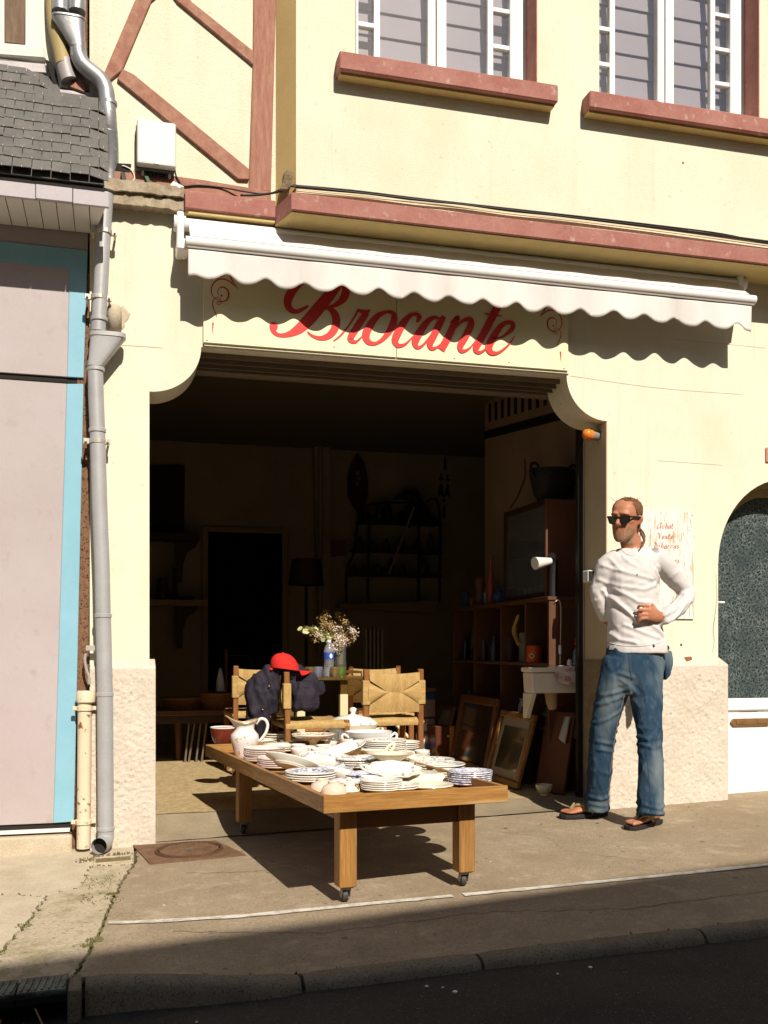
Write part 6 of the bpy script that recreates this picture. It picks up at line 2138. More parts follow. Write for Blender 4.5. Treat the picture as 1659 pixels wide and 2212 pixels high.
# floor lamp with dark shade
lamp2 = thing('floor_lamp', at(662, 1500, 3.9), 'floor lamp with a dark drum shade by the back wall', 'lamp')
p = at(662, 1264, 3.9)
hh = at(662, 1208, 3.9).z - p.z
MB().lathe([(0.165, 0), (0.135, hh), (0.130, hh), (0.16, 0)], p, 24).build('shade', dark_wood, lamp2, smooth=40)
MB().tube([(p.x, 3.9, FZ), (p.x, 3.9, p.z + 0.05)], 0.015, 8).build('stem', dark_iron, lamp2)
MB().lathe([(0.14, 0), (0.14, 0.02), (0.02, 0.035), (0, 0.035)], (p.x, 3.9, FZ), 20).build('foot', dark_iron, lamp2)
# mantel shelf and iron etagere
ms = wallpiece('mantel_shelf', [(735, 1306), (945, 1297), (945, 1324), (860, 1320), (735, 1312)], 0.22, M('bleached_mantel', (0.34, 0.22, 0.12), 0.7, fine=0.2), 'pale wooden mantel shelf along the back wall', 'shelf', bevel=0.004, Y=RB - 0.006)
eg = thing('iron_etagere', at(850, 1297, RB - 0.2), 'black iron shelf rack standing on the mantel', 'shelf rack')
YE = RB - 0.14
for pts in ([(748, 1300), (750, 1230), (765, 1190), (775, 1120), (790, 1095), (830, 1085), (910, 1088), (948, 1092), (950, 1300)], [(795, 1300), (797, 1170), (800, 1120)], [(905, 1300), (905, 1090)]):
    MB().tube(smooth3(px3(pts, YE), 4), 0.012, 6).build('iron_bar', dark_iron, eg)
for y, xl in ((1128, 772), (1190, 760), (1242, 750)):
    p, q = at(xl, y, YE), at(950, y, YE)
    MB().box(p.x, q.x, YE - 0.10, YE + 0.10, p.z - 0.008, p.z + 0.008).build('tier', dark_iron, eg)
MB().bar(at(895, 1095, YE - 0.14), at(840, 1240, YE - 0.14), 0.02, 0.012, up=(0, 1, 0)).build('pale_strip', cas, eg)
jrnd = random.Random(5)
jar_m = M('dim_jar', (0.05, 0.05, 0.045), 0.2, coat=0.5)
jn = 0
for y, xs_ in ((1128, (790, 820, 880, 925)), (1190, (775, 805, 835, 868, 900, 930)), (1242, (765, 790, 818, 846, 870, 915))):
    for j, x in enumerate(xs_):
        p = at(x, y, YE)
        r, h = jrnd.uniform(0.03, 0.055), jrnd.uniform(0.09, 0.17)
        tier = {1128: 'top', 1190: 'middle', 1242: 'lower'}[y]
        lathe_thing('jar', [(0, 0), (r * 0.8, 0), (r, h * 0.3), (r * 0.95, h * 0.6), (r * 0.45, h * 0.8), (r * 0.5, h), (0, h)], 0, 0, jar_m if j % 3 else dark_wood,
                    f'{ORD[j] if j else "first"} dim jar from the left on the {tier} tier of the iron rack', 'jar', n=14, loc=Vector((p.x, YE, p.z + 0.0085)))
orn_ = MB()
for pts, rs in (([(872, 1126), (893, 1110), (903, 1090), (898, 1074), (880, 1068), (862, 1074), (848, 1078)], [0.10, 0.075, 0.06, 0.055, 0.05, 0.03, 0.012]), ([(900, 1112), (930, 1122), (948, 1128)], [0.05, 0.03, 0.012]), ([(838, 1126), (838, 1100), (840, 1086)], [0.05, 0.05, 0.02])):
    orn_.tube(px3(pts, YE), rs, 10)
oo = remesh(orn_, 'draped_ornament', 0.014, dark_iron, None, 2, lambda p: 0.008 * fbm(p.x * 20, p.y * 20, p.z * 20, 2))
tag(oo, 'dark swan-necked ornament on top of the iron rack', 'ornament')
rad = thing('column_radiator', at(806, 1560, 3.3), 'grey column radiator dim behind the right chairs', 'radiator')
for k in range(5):
    p = at(790 + k * 8.5, 1358, 3.3)
    MB().box(p.x - 0.010, p.x + 0.010, 3.26, 3.36, 0.2, p.z).build('column', M('radiator_grey', (0.26, 0.24, 0.21), 0.5), rad, bevel=0.008, seg=2)
MB().box(at(788, 1500, 3.3).x, at(826, 1500, 3.3).x, 3.28, 3.34, FZ, 0.2).build('foot', iron, rad)

# ================================================================== right side of the room
def atX(px, py, X):
    """point on the vertical plane x = X"""
    u = (px - 830) / 2157
    v = (1400 - py) / 2157
    t = X / (SN + u * CS)
    return Vector((X, CAM.y + t * (CS - u * SN), CAM.z + t * v))


BFX, BWX = 2.62, 2.905            # bookcase front (faces left) and back
BY0, BY1 = 0.53, 2.40
zt = 1.325
zmid = 0.905
bk = thing('bookcase', (2.75, 1.4, FZ), 'dark reddish bookcase of bottles standing along the right wall', 'bookcase')
uprights = [BY0, atX(1186, 1400, BFX).y + 0.35, atX(1083, 1400, BFX).y, 1.88, BY1 - 0.022]
uprights[1] = 0.90
for y in uprights:
    MB().box(BFX, BWX - 0.012, y, y + 0.022, FZ, zt - 0.0255).build('upright', mid_wood, bk, bevel=0.002)
MB().box(BFX - 0.012, BWX, BY0 - 0.01, BY1 + 0.01, zt - 0.025, zt).build('top', mid_wood, bk, bevel=0.003)
MB().box(BWX - 0.011, BWX, BY0, BY1, FZ, zt - 0.026).build('back', dark_wood, bk)
for a_, b_ in zip(uprights[:-1], uprights[1:]):
    for z_ in (zmid, 0.50):
        MB().box(BFX + 0.004, BWX - 0.012, a_ + 0.0225, b_ - 0.0005, z_ - 0.02, z_).build('shelf', mid_wood, bk, bevel=0.002)
cab = thing('glazed_cabinet', (2.76, 1.0, zt), 'brown cabinet with a glazed side standing on the bookcase', 'cabinet')
CY0, CY1 = 0.62, 1.34
czt = 1.955
MB().box(BFX + 0.02, BWX, CY1 - 0.03, CY1, zt + 0.001, czt).build('frame', dark_wood, cab)
MB().box(BFX + 0.02, BFX + 0.05, CY0 + 0.021, CY1 - 0.031, czt - 0.04, czt - 0.001).build('frame', dark_wood, cab)
MB().box(BFX + 0.02, BFX + 0.05, CY0 + 0.021, CY1 - 0.031, zt + 0.001, zt + 0.03).build('frame', dark_wood, cab)
MB().box(BFX + 0.051, BWX, CY0 + 0.021, CY1 - 0.031, czt - 0.02, czt - 0.0015).build('cabinet_top', dark_wood, cab)
MB().box(BFX + 0.03, BFX + 0.034, CY0 + 0.021, CY1 - 0.031, zt + 0.0305, czt - 0.0405).build('glass_door', tg, cab)
MB().box(BFX + 0.06, BWX - 0.012, CY0 + 0.021, CY1 - 0.031, 1.62, 1.632).build('shelf', dark_wood, cab)
MB().box(BWX - 0.011, BWX, CY0 + 0.021, CY1 - 0.031, zt + 0.001, czt - 0.021).build('back', dark_gap, cab)
MB().box(BFX + 0.018, BWX, CY0, CY0 + 0.02, zt + 0.001, czt - 0.003).build('end_panel', M('plain_red_brown_door', (0.16, 0.062, 0.030), 0.5, stretch=(10, 10, 1), fine=0.25, fscale=10), cab, bevel=0.003)
for i in range(6):
    y = CY0 + 0.10 + i * 0.095
    lathe_thing('drinking_glass', [(0, 0), (0.018, 0), (0.020, 0.085), (0.0185, 0.085), (0.017, 0.006), (0, 0.005)], 0, 0, tg, f'{["nearest", "second", "third", "fourth", "fifth", "farthest"][i]} small glass inside the glazed cabinet, counted from the street', 'glass', n=14, loc=Vector((BFX + 0.085, y, zt + 0.002)))
kb = at(1198, 1085, 0.80)
kb = Vector((2.76, 0.80, czt + 0.001))
blk = thing('black_basket', kb, 'black two-handled basket on top of the brown cabinet', 'basket')
w0 = 0.152
MB().lathe([(0, 0), (w0 * 0.62, 0), (w0 * 0.80, 0.06), (w0 * 0.98, 0.17), (w0, 0.215), (w0 * 0.96, 0.215), (w0 * 0.75, 0.06), (0, 0.02)], kb, 30, 1, 0.8).build('body', M('black_wicker', (0.010, 0.009, 0.008), 0.6, bump=0.004, bscale=90), blk, smooth=50)
for s in (-1, 1):
    pts = [(0.90, 0.15), (1.05, 0.19), (1.06, 0.235), (0.88, 0.245), (0.70, 0.225)]
    MB().tube(smooth3([kb + Vector((s * w0 * x, -0.04, z)) for x, z in pts], 5), 0.010, 8).build('handle', dark_iron, blk, smooth=60)
c = atX(1135, 1014, 2.80)
gl = MB().lathe([(0.085, 0), (0.083, 0.006), (0.05, 0.02), (0, 0.026)], (0, 0, 0), 24)
gl.v = [(c.x - z * 0.8 + a * 0.35, c.y + a * 0.6 - z * 0.6, c.z + b * 0.9) for a, b, z in gl.v]
glo = gl.build('glass_lampshade', M('frosted_shade', (0.30, 0.23, 0.13), 0.4), None, smooth=60)
tag(glo, 'round frosted glass lampshade on an arm above the cabinet', 'lamp')
MB().tube([c + Vector((0.0, 0.0, -0.06)), atX(1118, 1075, 2.75), atX(1102, 1098, 2.72)], 0.006, 6).build('arm', iron, glo)
TOPB = zt + 0.001
b = atX(1061, 1297, 2.70)
lathe_thing('tall_bottle', [(0, 0), (0.032, 0), (0.036, 0.01), (0.036, 0.10), (0.030, 0.17), (0.015, 0.26), (0.010, 0.325), (0.013, 0.335), (0.013, 0.36), (0, 0.36)], 0, 0, M('rose_glass', (0.36, 0.065, 0.055), 0.25, coat=0.4), 'tall slim rose glass bottle on the bookcase', 'bottle', n=20, loc=Vector((2.70, b.y, TOPB)))
b = atX(1037, 1297, 2.70)
lathe_thing('jug', [(0, 0), (0.03, 0), (0.045, 0.05), (0.04, 0.09), (0.03, 0.11), (0.042, 0.15), (0.04, 0.19), (0.03, 0.21), (0, 0.21)], 0, 0, M('brown_stoneware', (0.16, 0.08, 0.04), 0.4), 'double-bellied brown jug left of the rose bottle', 'jug', n=20, loc=Vector((2.70, b.y, TOPB)))
b = Vector((atX(1192, 1297, 2.66).x, 0.565, TOPB))
dl_ = thing('desk_lamp', b, 'black desk lamp with a white cone shade on the bookcase end', 'lamp')
MB().tube(smooth3([b, b + Vector((0.004, 0, 0.14)), b + Vector((0.0, -0.01, 0.225)), b + Vector((-0.025, -0.03, 0.250))], 5), [0.030] * 8 + [0.028] * 8, 12).build('stand', dark_iron, dl_, smooth=60)
s0 = at(1182, 1213, 0.50)
s1 = at(1156, 1217, 0.48)
MB().tube([s0 + (s0 - s1) * 0.3, s0, s1], [0.02, 0.025, 0.040], 18).build('shade', M('white_enamel_shade', (0.75, 0.72, 0.62), 0.4), dl_, smooth=40)
gb = M('dim_bottle_glass', (0.020, 0.026, 0.018), 0.12, coat=0.6)
items = [(992, 0.026, 0.25, 0), (1003, 0.030, 0.19, 0), (1015, 0.026, 0.28, 1), (1030, 0.036, 0.14, 0), (1043, 0.026, 0.22, 1), (1058, 0.03, 0.11, 0), (1070, 0.03, 0.18, 1), (1100, 0.05, 0.17, 2), (1126, 0.042, 0.20, 3)]
for i, (px, r, h, kd) in enumerate(items):
    b = atX(px, 1434, BFX + 0.07)
    mt = [gb, jar_m, dark_wood, M('grey_green_jar', (0.16, 0.17, 0.115), 0.3)][kd]
    lathe_thing('bottle' if kd < 2 else 'canister', [(0, 0), (r, 0), (r, h * 0.6), (r * 0.4, h * 0.78), (r * 0.35, h), (0, h)] if kd < 2 else [(0, 0), (r, 0), (r, h * 0.92), (r * 0.9, h), (0, h)], 0, 0, mt,
                f'{ORD[i] if i else "first"} {"bottle" if kd < 2 else "canister"} from the left in the row on the bookcase shelf', 'bottle' if kd < 2 else 'canister', n=16, loc=Vector((BFX + 0.06 + 0.02 * (i % 3), b.y, zmid + 0.001)))
srn = random.Random(61)
stock_m = [M('stock_green_glass', (0.03, 0.07, 0.035), 0.1, coat=0.6), M('stock_amber', (0.20, 0.085, 0.02), 0.15, coat=0.5), M('stock_white', (0.45, 0.42, 0.36), 0.3), M('stock_blue', (0.05, 0.09, 0.2), 0.25), M('stock_copper', (0.35, 0.14, 0.06), 0.3, metal=0.7)]
WHERE = {0.50: 'low bookcase shelf', zt: 'bookcase top'}
for z_, ys in ((0.50, (0.62, 0.74, 0.97, 1.09, 1.21, 1.45, 1.58, 1.72, 1.96, 2.08, 2.22)), (zt, (1.46, 1.56, 1.86, 1.95, 2.05, 2.16, 2.27))):
    for j, y in enumerate(ys):
        r, h = srn.uniform(0.026, 0.045), srn.uniform(0.09, 0.22)
        sh_ = srn.randint(0, 2)
        pr_ = [[(0, 0), (r, 0), (r, h * 0.55), (r * 0.4, h * 0.75), (r * 0.36, h), (0, h)], [(0, 0), (r * 0.7, 0), (r * 1.1, h * 0.3), (r, h * 0.55), (r * 0.5, h * 0.7), (r * 0.75, h * 0.8), (0, h * 0.8)], [(0, 0), (r, 0), (r * 1.05, h * 0.5), (r * 0.98, h * 0.52), (0, h * 0.52)]][sh_]
        nm = ['bottle', 'vase', 'pot'][sh_]
        lathe_thing(nm, pr_, 0, 0, srn.choice(stock_m), f'{ORD[j] + " " if j < 9 else ["tenth ", "eleventh "][j - 9]}stock piece from the street end of the {WHERE[z_]}, a {nm}'.replace('topmost', 'first'), nm, n=14, loc=Vector((BFX + 0.07 + srn.uniform(0, 0.05), y, z_ + 0.001)))
b = atX(1155, 1434, BFX + 0.06)
rt = lathe_thing('red_tin', [(0, 0), (0.052, 0), (0.052, 0.108), (0.050, 0.111), (0, 0.111)], 0, 0, M('red_tin_paint', (0.62, 0.075, 0.015), 0.35), 'bright red round tin on the bookcase shelf edge', 'tin', n=28, loc=Vector((BFX + 0.058, b.y, zmid + 0.001)))
em = MB().add([(0.0525 * math.sin(a), -0.0525 * math.cos(a), 0.042 + s * 0.020 * (1 - (abs(a + 0.75) / 0.45))) for s in (-1, 1) for a in lin(-1.18, -0.32, 7)], [(i, i + 1, 8 + i, 7 + i) for i in range(6)])
em.build('label_diamond', M('cream_label', (0.62, 0.5, 0.3), 0.5), rt, local=True, fix=False)
em = MB().add([(0.0529 * math.sin(a), -0.0529 * math.cos(a), 0.042 + s * 0.005) for s in (-1, 1) for a in lin(-0.95, -0.55, 5)], [(i, i + 1, 6 + i, 5 + i) for i in range(4)])
em.build('label_word', stencil, rt, local=True, fix=False)
hornm = M('yellow_horn', (0.45, 0.28, 0.06), 0.4)
hn = MB().tube(smooth3([atX(1122, 1392, BFX + 0.05), atX(1113, 1370, BFX + 0.05), atX(1113, 1350, BFX + 0.05), atX(1121, 1328, BFX + 0.05)], 4), [0.016] * 4 + [0.019] * 4 + [0.012] * 4 + [0.005], 10).build('yellow_horn', hornm, None, smooth=60)
tag(hn, 'yellow curved horn standing in a canister in the bookcase', 'horn')
lathe_thing('round_jug', [(0, 0), (0.035, 0.005), (0.06, 0.05), (0.04, 0.095), (0.02, 0.11), (0.03, 0.13), (0, 0.13)], 0, 0, M('olive_stoneware', (0.12, 0.085, 0.035), 0.4), 'round olive jug behind the red tin', 'jug', n=22, loc=Vector((BFX + 0.20, atX(1150, 1400, BFX + 0.2).y, zmid + 0.001)))
cable([(1200, 1300), (1206, 1296), (1211, 1304), (1212, 1330), (1211, 1390), (1210, 1440)], BY0 - 0.018, 0.003, cream_cab, 'thin cream lamp cord with an inline switch beside the red tin')
p = at(1210, 1403, BY0 - 0.024)
sw2 = MB().box(p.x - 0.008, p.x + 0.008, p.y - 0.008, p.y + 0.008, p.z - 0.028, p.z + 0.028).build('inline_switch', white_pvc, None, bevel=0.004)
tag(sw2, 'small white inline switch on the lamp cord', 'switch')

# sink with cloths and bottles
SKY = 0.36
sk = thing('stone_sink', (2.63, SKY, FZ), 'white ceramic sink on a support inside the right jamb', 'sink')
porc = M('sink_ceramic', (0.78, 0.72, 0.62), 0.3, var=(0.72, 0.65, 0.54), vscale=6, fine=0.08, coat=0.2)
xa, xb = at(1150, 1470, SKY).x, 2.88
za_, zb2 = at(1152, 1498, SKY).z, at(1152, 1442, SKY).z
MB().prism([(xa + 0.008, za_), (xb, za_), (xb, zb2 - 0.03), (xa, zb2 - 0.03)], SKY + 0.008, SKY + 0.150).build('basin', porc, sk, bevel=0.008)
MB().box(xa - 0.008, xb + 0.004, SKY - 0.006, SKY + 0.158, zb2 - 0.029, zb2).build('rim', porc, sk, bevel=0.008, seg=2)
MB().prism([(SKY + 0.03, za_ - 0.001), (BY0 - 0.002, za_ - 0.001), (BY0 - 0.002, za_ - 0.16), (BY0 - 0.04, za_ - 0.16)], xa + 0.01, xa + 0.045, 'x').build('bracket', porc, sk, bevel=0.004)
MB().tube([(xa + 0.16, SKY + 0.08, za_), (xa + 0.165, SKY + 0.08, za_ - 0.06), (xa + 0.175, SKY + 0.085, za_ - 0.10)], [0.04, 0.036, 0.026], 12).build('trap', M('terracotta_trap', (0.42, 0.27, 0.14), 0.6), sk, smooth=60)
cloth_w = M('pink_checked_cloth', (0.72, 0.62, 0.58), 0.85, var=(0.48, 0.24, 0.22), vscale=18, vlo=0.5, vhi=0.6, bump=0.001, bscale=200)
tw_ = MB()
xc0, xc1 = at(1199, 1450, SKY).x, 2.84


def towel(u, v):
    x = xc0 + (xc1 - xc0) * u
    dropz = 0.055 + 0.15 * u + 0.02 * math.sin(u * 9)
    z = zb2 + 0.004 - max(0, v - 0.3) / 0.7 * dropz
    y = SKY + 0.10 - min(v, 0.3) / 0.3 * 0.115 - 0.004 * math.sin(u * 22) * max(0, v - 0.3)
    return (x + 0.01 * math.sin(v * 5 + u * 4), y, z + 0.002 * math.sin(u * 30))


rough_grid(tw_, towel, lin(0, 1, 24), lin(0, 1, 18))
two = tw_.build('tea_towel', cloth_w, None, smooth=180, fix=False)
two.modifiers.new('t', 'SOLIDIFY').thickness = 0.004
tag(two, 'pink checked tea towel draped over the sink rim', 'towel')
rg_ = MB()
rq = [at(1222, 1548, SKY + 0.03), at(1240, 1546, SKY + 0.03)]


def ragpt(u, v):
    x = rq[0].x - 0.005 - 0.03 * v + (rq[1].x - rq[0].x + 0.035 + 0.02 * v) * u
    z = rq[0].z - (0.135 + 0.03 * math.sin(u * 7)) * v
    y = SKY + 0.03 + 0.016 * math.sin(u * 15 + v * 2) * (0.4 + v)
    return (x, y, z)


rough_grid(rg_, ragpt, lin(0, 1, 22), lin(0, 1, 14))
rg = rg_.build('rag', M('grey_rag', (0.50, 0.46, 0.38), 0.9, fine=0.2), None, smooth=180, fix=False)
rg.modifiers.new('t', 'SOLIDIFY').thickness = 0.003
tag(rg, 'crumpled grey rag hanging under the sink', 'rag')
spb = Vector((at(1247, 1440, SKY + 0.09).x, SKY + 0.09, zb2 + 0.001))
spr = thing('spray_bottle', spb, 'cleaning bottle with red cap and blue label on the sink', 'bottle')
MB().lathe([(0, 0), (0.032, 0), (0.034, 0.01), (0.034, 0.085), (0.022, 0.12), (0.013, 0.135), (0, 0.135)], spb, 18, 1, 0.7).build('body', thin_glass('green_tinted_plastic', (0.35, 0.5, 0.42), 0.3), spr, smooth=50)
MB().lathe([(0.012, 0.134), (0.016, 0.14), (0.015, 0.17), (0.010, 0.185), (0, 0.187)], spb, 14).build('cap', M('red_plastic', (0.6, 0.035, 0.02), 0.4), spr, smooth=50)
MB().box(spb.x - 0.028, spb.x + 0.016, spb.y - 0.030, spb.y - 0.0255, spb.z + 0.015, spb.z + 0.075).build('label', M('blue_white_label', (0.10, 0.27, 0.55), 0.5, var=(0.7, 0.7, 0.7), vscale=22, vlo=0.5, vhi=0.52), spr, bevel=0.002)
lathe_thing('soap_dish', [(0, 0), (0.014, 0), (0.018, 0.02), (0.012, 0.045), (0, 0.05)], 0, 0, ch_white, 'small white soap piece beside the cleaning bottle', 'soap', n=14, loc=Vector((at(1231, 1440, SKY + 0.1).x, SKY + 0.1, zb2 + 0.001)))

# framed pictures leaning against the right side
gilt = M('dull_gilt', (0.36, 0.19, 0.055), 0.4, metal=0.35, var=(0.22, 0.10, 0.03), vscale=20, fine=0.3, fscale=60, bump=0.003, bscale=80)
brown_fr = M('brown_frame', (0.17, 0.070, 0.028), 0.45, var=(0.12, 0.05, 0.02), vscale=12, fine=0.2)


def leaning(name, b0, b1, lean, h, fw, fmat, fill, label, mat_w=0.0, matm=None, cat='picture'):
    """frame whose foot runs b0 -> b1 on the floor and whose head leans by `lean` in x"""
    b0, b1 = Vector((*b0, FZ + 0.004)), Vector((*b1, FZ + 0.004))
    t = thing(name, (b0 + b1) / 2, label, cat)
    ex_ = (b1 - b0)
    wid = ex_.length
    ex_.normalize()
    up = Vector((lean, 0, math.sqrt(max(1e-6, h * h - lean * lean)))).normalized()
    nn = ex_.cross(up).normalized()
    if nn.x > 0:
        nn = -nn

    def P(u, v, d):
        return b0 + ex_ * u + up * v + nn * d

    def slab_(nm, u0, u1, v0, v1, d0, d1, mt, bev=0.0):
        m = MB()
        vs_ = [P(u, v, d) for u in (u0, u1) for v in (v0, v1) for d in (d0, d1)]
        m.add(vs_, [(0, 1, 3, 2), (4, 6, 7, 5), (0, 4, 5, 1), (2, 3, 7, 6), (0, 2, 6, 4), (1, 5, 7, 3)])
        return m.build(nm, mt, t, bevel=bev)
    slab_('frame_rail', 0, wid, 0, fw, 0, 0.03, fmat, 0.006)
    slab_('frame_rail', 0, wid, h - fw, h, 0, 0.03, fmat, 0.006)
    slab_('frame_rail', 0, fw, fw + 0.0005, h - fw - 0.0005, 0.0005, 0.0295, fmat, 0.006)
    slab_('frame_rail', wid - fw, wid, fw + 0.0005, h - fw - 0.0005, 0.0005, 0.0295, fmat, 0.006)
    m0 = fw
    if mat_w > 0:
        slab_('mount', fw - 0.002, wid - fw + 0.002, fw - 0.002, h - fw + 0.002, 0.004, 0.010, matm)
        m0 = fw + mat_w
        slab_('picture_print', m0, wid - m0, m0, h - m0, 0.0101, 0.012, fill)
    else:
        slab_('picture_print', fw - 0.002, wid - fw + 0.002, fw - 0.002, h - fw + 0.002, 0.004, 0.010, fill)
    return t


dark_print = M('dark_landscape_print', (0.030, 0.030, 0.022), 0.25, var=(0.09, 0.08, 0.05), vscale=9, vlo=0.5, vhi=0.75, coat=0.4)
mirr = M('old_mirror', (0.42, 0.33, 0.20), 0.12, metal=0.9, var=(0.30, 0.22, 0.12), vscale=6)
green_p = M('green_river_painting', (0.16, 0.18, 0.12), 0.4, var=(0.42, 0.42, 0.34), vscale=7, vlo=0.45, vhi=0.65)
leaning('framed_print', (2.455, 1.185), (2.455, 0.607), 0.13, 0.485, 0.045, gilt, dark_print, 'gilt-framed dark print with grey mount leaning nearest the door', 0.055, M('grey_mount', (0.33, 0.29, 0.22), 0.8))
leaning('framed_mirror', (2.50, 2.05), (2.485, 1.24), 0.10, 0.55, 0.06, brown_fr, mirr, 'brown framed old mirror leaning behind the gilt print', cat='mirror')
leaning('framed_painting', (2.46, 2.50), (2.445, 2.12), 0.12, 0.45, 0.035, brown_fr, green_p, 'small framed green river painting behind the old mirror')
bd = MB()
vs_ = [Vector(v) for v in ((2.57, 0.60, FZ + 0.003), (2.645, 0.35, FZ + 0.003), (2.735, 0.37, 0.60), (2.66, 0.62, 0.60))]
nn = (vs_[1] - vs_[0]).cross(vs_[3] - vs_[0]).normalized() * 0.02
bd.add(vs_ + [v + nn for v in vs_], [(0, 1, 2, 3), (4, 7, 6, 5), (0, 4, 5, 1), (1, 5, 6, 2), (2, 6, 7, 3), (3, 7, 4, 0)])
bdo = bd.build('brown_board', M('red_brown_board', (0.13, 0.045, 0.022), 0.5, var=(0.09, 0.03, 0.016), vscale=4, fine=0.2), None, bevel=0.003)
tag(bdo, 'plain red-brown board leaning under the sink', 'board')
sbowl = lathe_thing('bowl', [(0, 0), (0.026, 0), (0.024, 0.012), (0.036, 0.022), (0.049, 0.045), (0.053, 0.066), (0.051, 0.067), (0.046, 0.046), (0.02, 0.02), (0, 0.018)], 0, 0, china('floral_bowl_china', (0.62, 0.56, 0.44), side=(0.35, 0.16, 0.08)), 'small flowered footed bowl on the shop threshold', 'bowl', n=30, loc=Vector((2.505, 0.35, FZ + 0.006)))

# deckchair, leather bin, bentwood frame
dk = thing('folded_deckchair', (2.2, 2.55, FZ), 'folded deckchair with striped plaid canvas behind the right chair', 'deckchair')


def plaid_extra(nt, vec, c):
    sep = nd(nt, 'ShaderNodeSeparateXYZ')
    nt.links.new(vec, sep.inputs[0])
    z = sep.outputs[2]
    o = c
    for z0, z1, colr in ((0.0, 0.045, (0.05, 0.14, 0.34)), (0.06, 0.10, (0.66, 0.58, 0.46)), (0.115, 0.135, (0.05, 0.12, 0.30)), (0.145, 0.20, (0.62, 0.54, 0.42)), (0.235, 0.25, (0.03, 0.03, 0.05)), (0.27, 0.36, (0.36, 0.24, 0.20)), (0.385, 0.45, (0.03, 0.09, 0.24))):
        f = fmath(nt, 'MULTIPLY', fmath(nt, 'GREATER_THAN', z, z0), fmath(nt, 'LESS_THAN', z, z1))
        o = mixc(nt, f, o, colr)
    return o


xa, xb = at(906, 1560, 2.3).x, at(941, 1560, 2.3).x
zb3 = at(920, 1618, 2.3).z
dko = MB()
rough_grid(dko, lambda u, v: (xa + (xb - xa) * u + 0.03 * v, 2.3 + 0.10 * v + 0.006 * math.sin(u * 9), zb3 + 0.455 * v), lin(0, 1, 8), lin(0, 1, 12))
dk.location = (xa, 2.3, zb3)
d_ = dko.build('canvas', M('plaid_canvas', (0.40, 0.26, 0.22), 0.85, extra=plaid_extra, bump=0.001, bscale=150), dk, smooth=180, fix=False)
d_.modifiers.new('t', 'SOLIDIFY').thickness = 0.004
MB().box(xa - 0.01, xb + 0.01, 2.285, 2.31, zb3 - 0.035, zb3).build('bottom_rail', M('pale_beech', (0.50, 0.32, 0.13), 0.5), dk, bevel=0.004)
MB().box(xa - 0.02, xb + 0.04, 2.40, 2.425, zb3 + 0.455, zb3 + 0.48).build('top_rail', chair_wood, dk, bevel=0.004)
for x in (xa - 0.012, xb + 0.018):
    MB().bar((x, 2.33, FZ), (x + 0.03, 2.43, zb3 + 0.48), 0.022, 0.03, up=(0, 1, 0)).build('side_rail', dark_wood, dk)
p, q = at(940, 1637, 2.12), at(979, 1568, 2.12)
bn_ = thing('leather_bin', (p.x, 2.2, FZ), 'tapered brown leather bin with a lit front edge', 'bin')
lea = M('brown_leather', (0.115, 0.035, 0.016), 0.4, var=(0.08, 0.025, 0.012), vscale=8, fine=0.2)
MB().loft([[(p.x + 0.012, 2.12, FZ), (q.x - 0.03, 2.12, FZ), (q.x - 0.03, 2.35, FZ), (p.x + 0.012, 2.35, FZ)], [(p.x, 2.11, q.z), (q.x - 0.032, 2.11, q.z), (q.x - 0.032, 2.36, q.z), (p.x, 2.36, q.z)]]).build('body', lea, bn_, bevel=0.006)
MB().prism([(q.x - 0.031, FZ), (q.x - 0.010, FZ), (q.x + 0.006, q.z), (q.x - 0.031, q.z)], 2.105, 2.34).build('lit_edge', M('orange_sunlit_edge', (0.48, 0.20, 0.04), 0.4), bn_)  # sunlit facet of the bin painted as an orange strip
m = MB().lathe([(0.008, 0), (0.006, 0.005), (0, 0.006)], (0, 0, 0), 10)
c = at(969, 1590, 2.10)
m.v = [(c.x + a, 2.104 - z, c.z + b) for a, b, z in m.v]
m.build('white_stud', white_pvc, bn_)
bw = thing('bentwood_frame', at(895, 1640, 1.9), 'pale bentwood chair frame curving behind the right rush chair', 'chair frame')
for pts, Y in (([(858, 1567), (880, 1590), (905, 1612), (922, 1628), (925, 1645)], 1.62), ([(848, 1545), (856, 1528)], 1.9)):
    MB().tube(smooth3(px3(pts, Y), 5), 0.013, 8).build('bent_leg', ivory, bw, smooth=60)

# ================================================================== person standing at the jamb
from mathutils.bvhtree import BVHTree

skin = M('sun_tanned_skin', (0.50, 0.225, 0.125), 0.45, var=(0.43, 0.155, 0.085), vscale=16, fine=0.12, fscale=150, bump=0.0008, bscale=220, spec=0.35)
shirt_m = M('white_jersey', (0.64, 0.605, 0.59), 0.9, var=(0.60, 0.56, 0.545), vscale=9, fine=0.05, fscale=200, bump=0.0006, bscale=350, spec=0.1)


def denim_extra(nt, vec, c):
    w = nd(nt, 'ShaderNodeTexNoise', Scale=3.6, Detail=3.0, Roughness=0.5)
    mp = nd(nt, 'ShaderNodeMapping')
    mp.inputs['Scale'].default_value = (1.6, 1.6, 0.8)
    nt.links.new(vec, mp.inputs[0])
    nt.links.new(mp.outputs[0], w.inputs[0])
    o = mixc(nt, fmath(nt, 'MULTIPLY', ramp(nt, w.outputs[0], 0.47, 0.66), 0.85), c, (0.155, 0.19, 0.20))
    w2 = nd(nt, 'ShaderNodeTexNoise', Scale=30.0, Detail=3.0, Roughness=0.6)
    nt.links.new(mp.outputs[0], w2.inputs[0])
    return mixc(nt, fmath(nt, 'MULTIPLY', ramp(nt, w2.outputs[0], 0.52, 0.7), 0.35), o, (0.10, 0.15, 0.20))


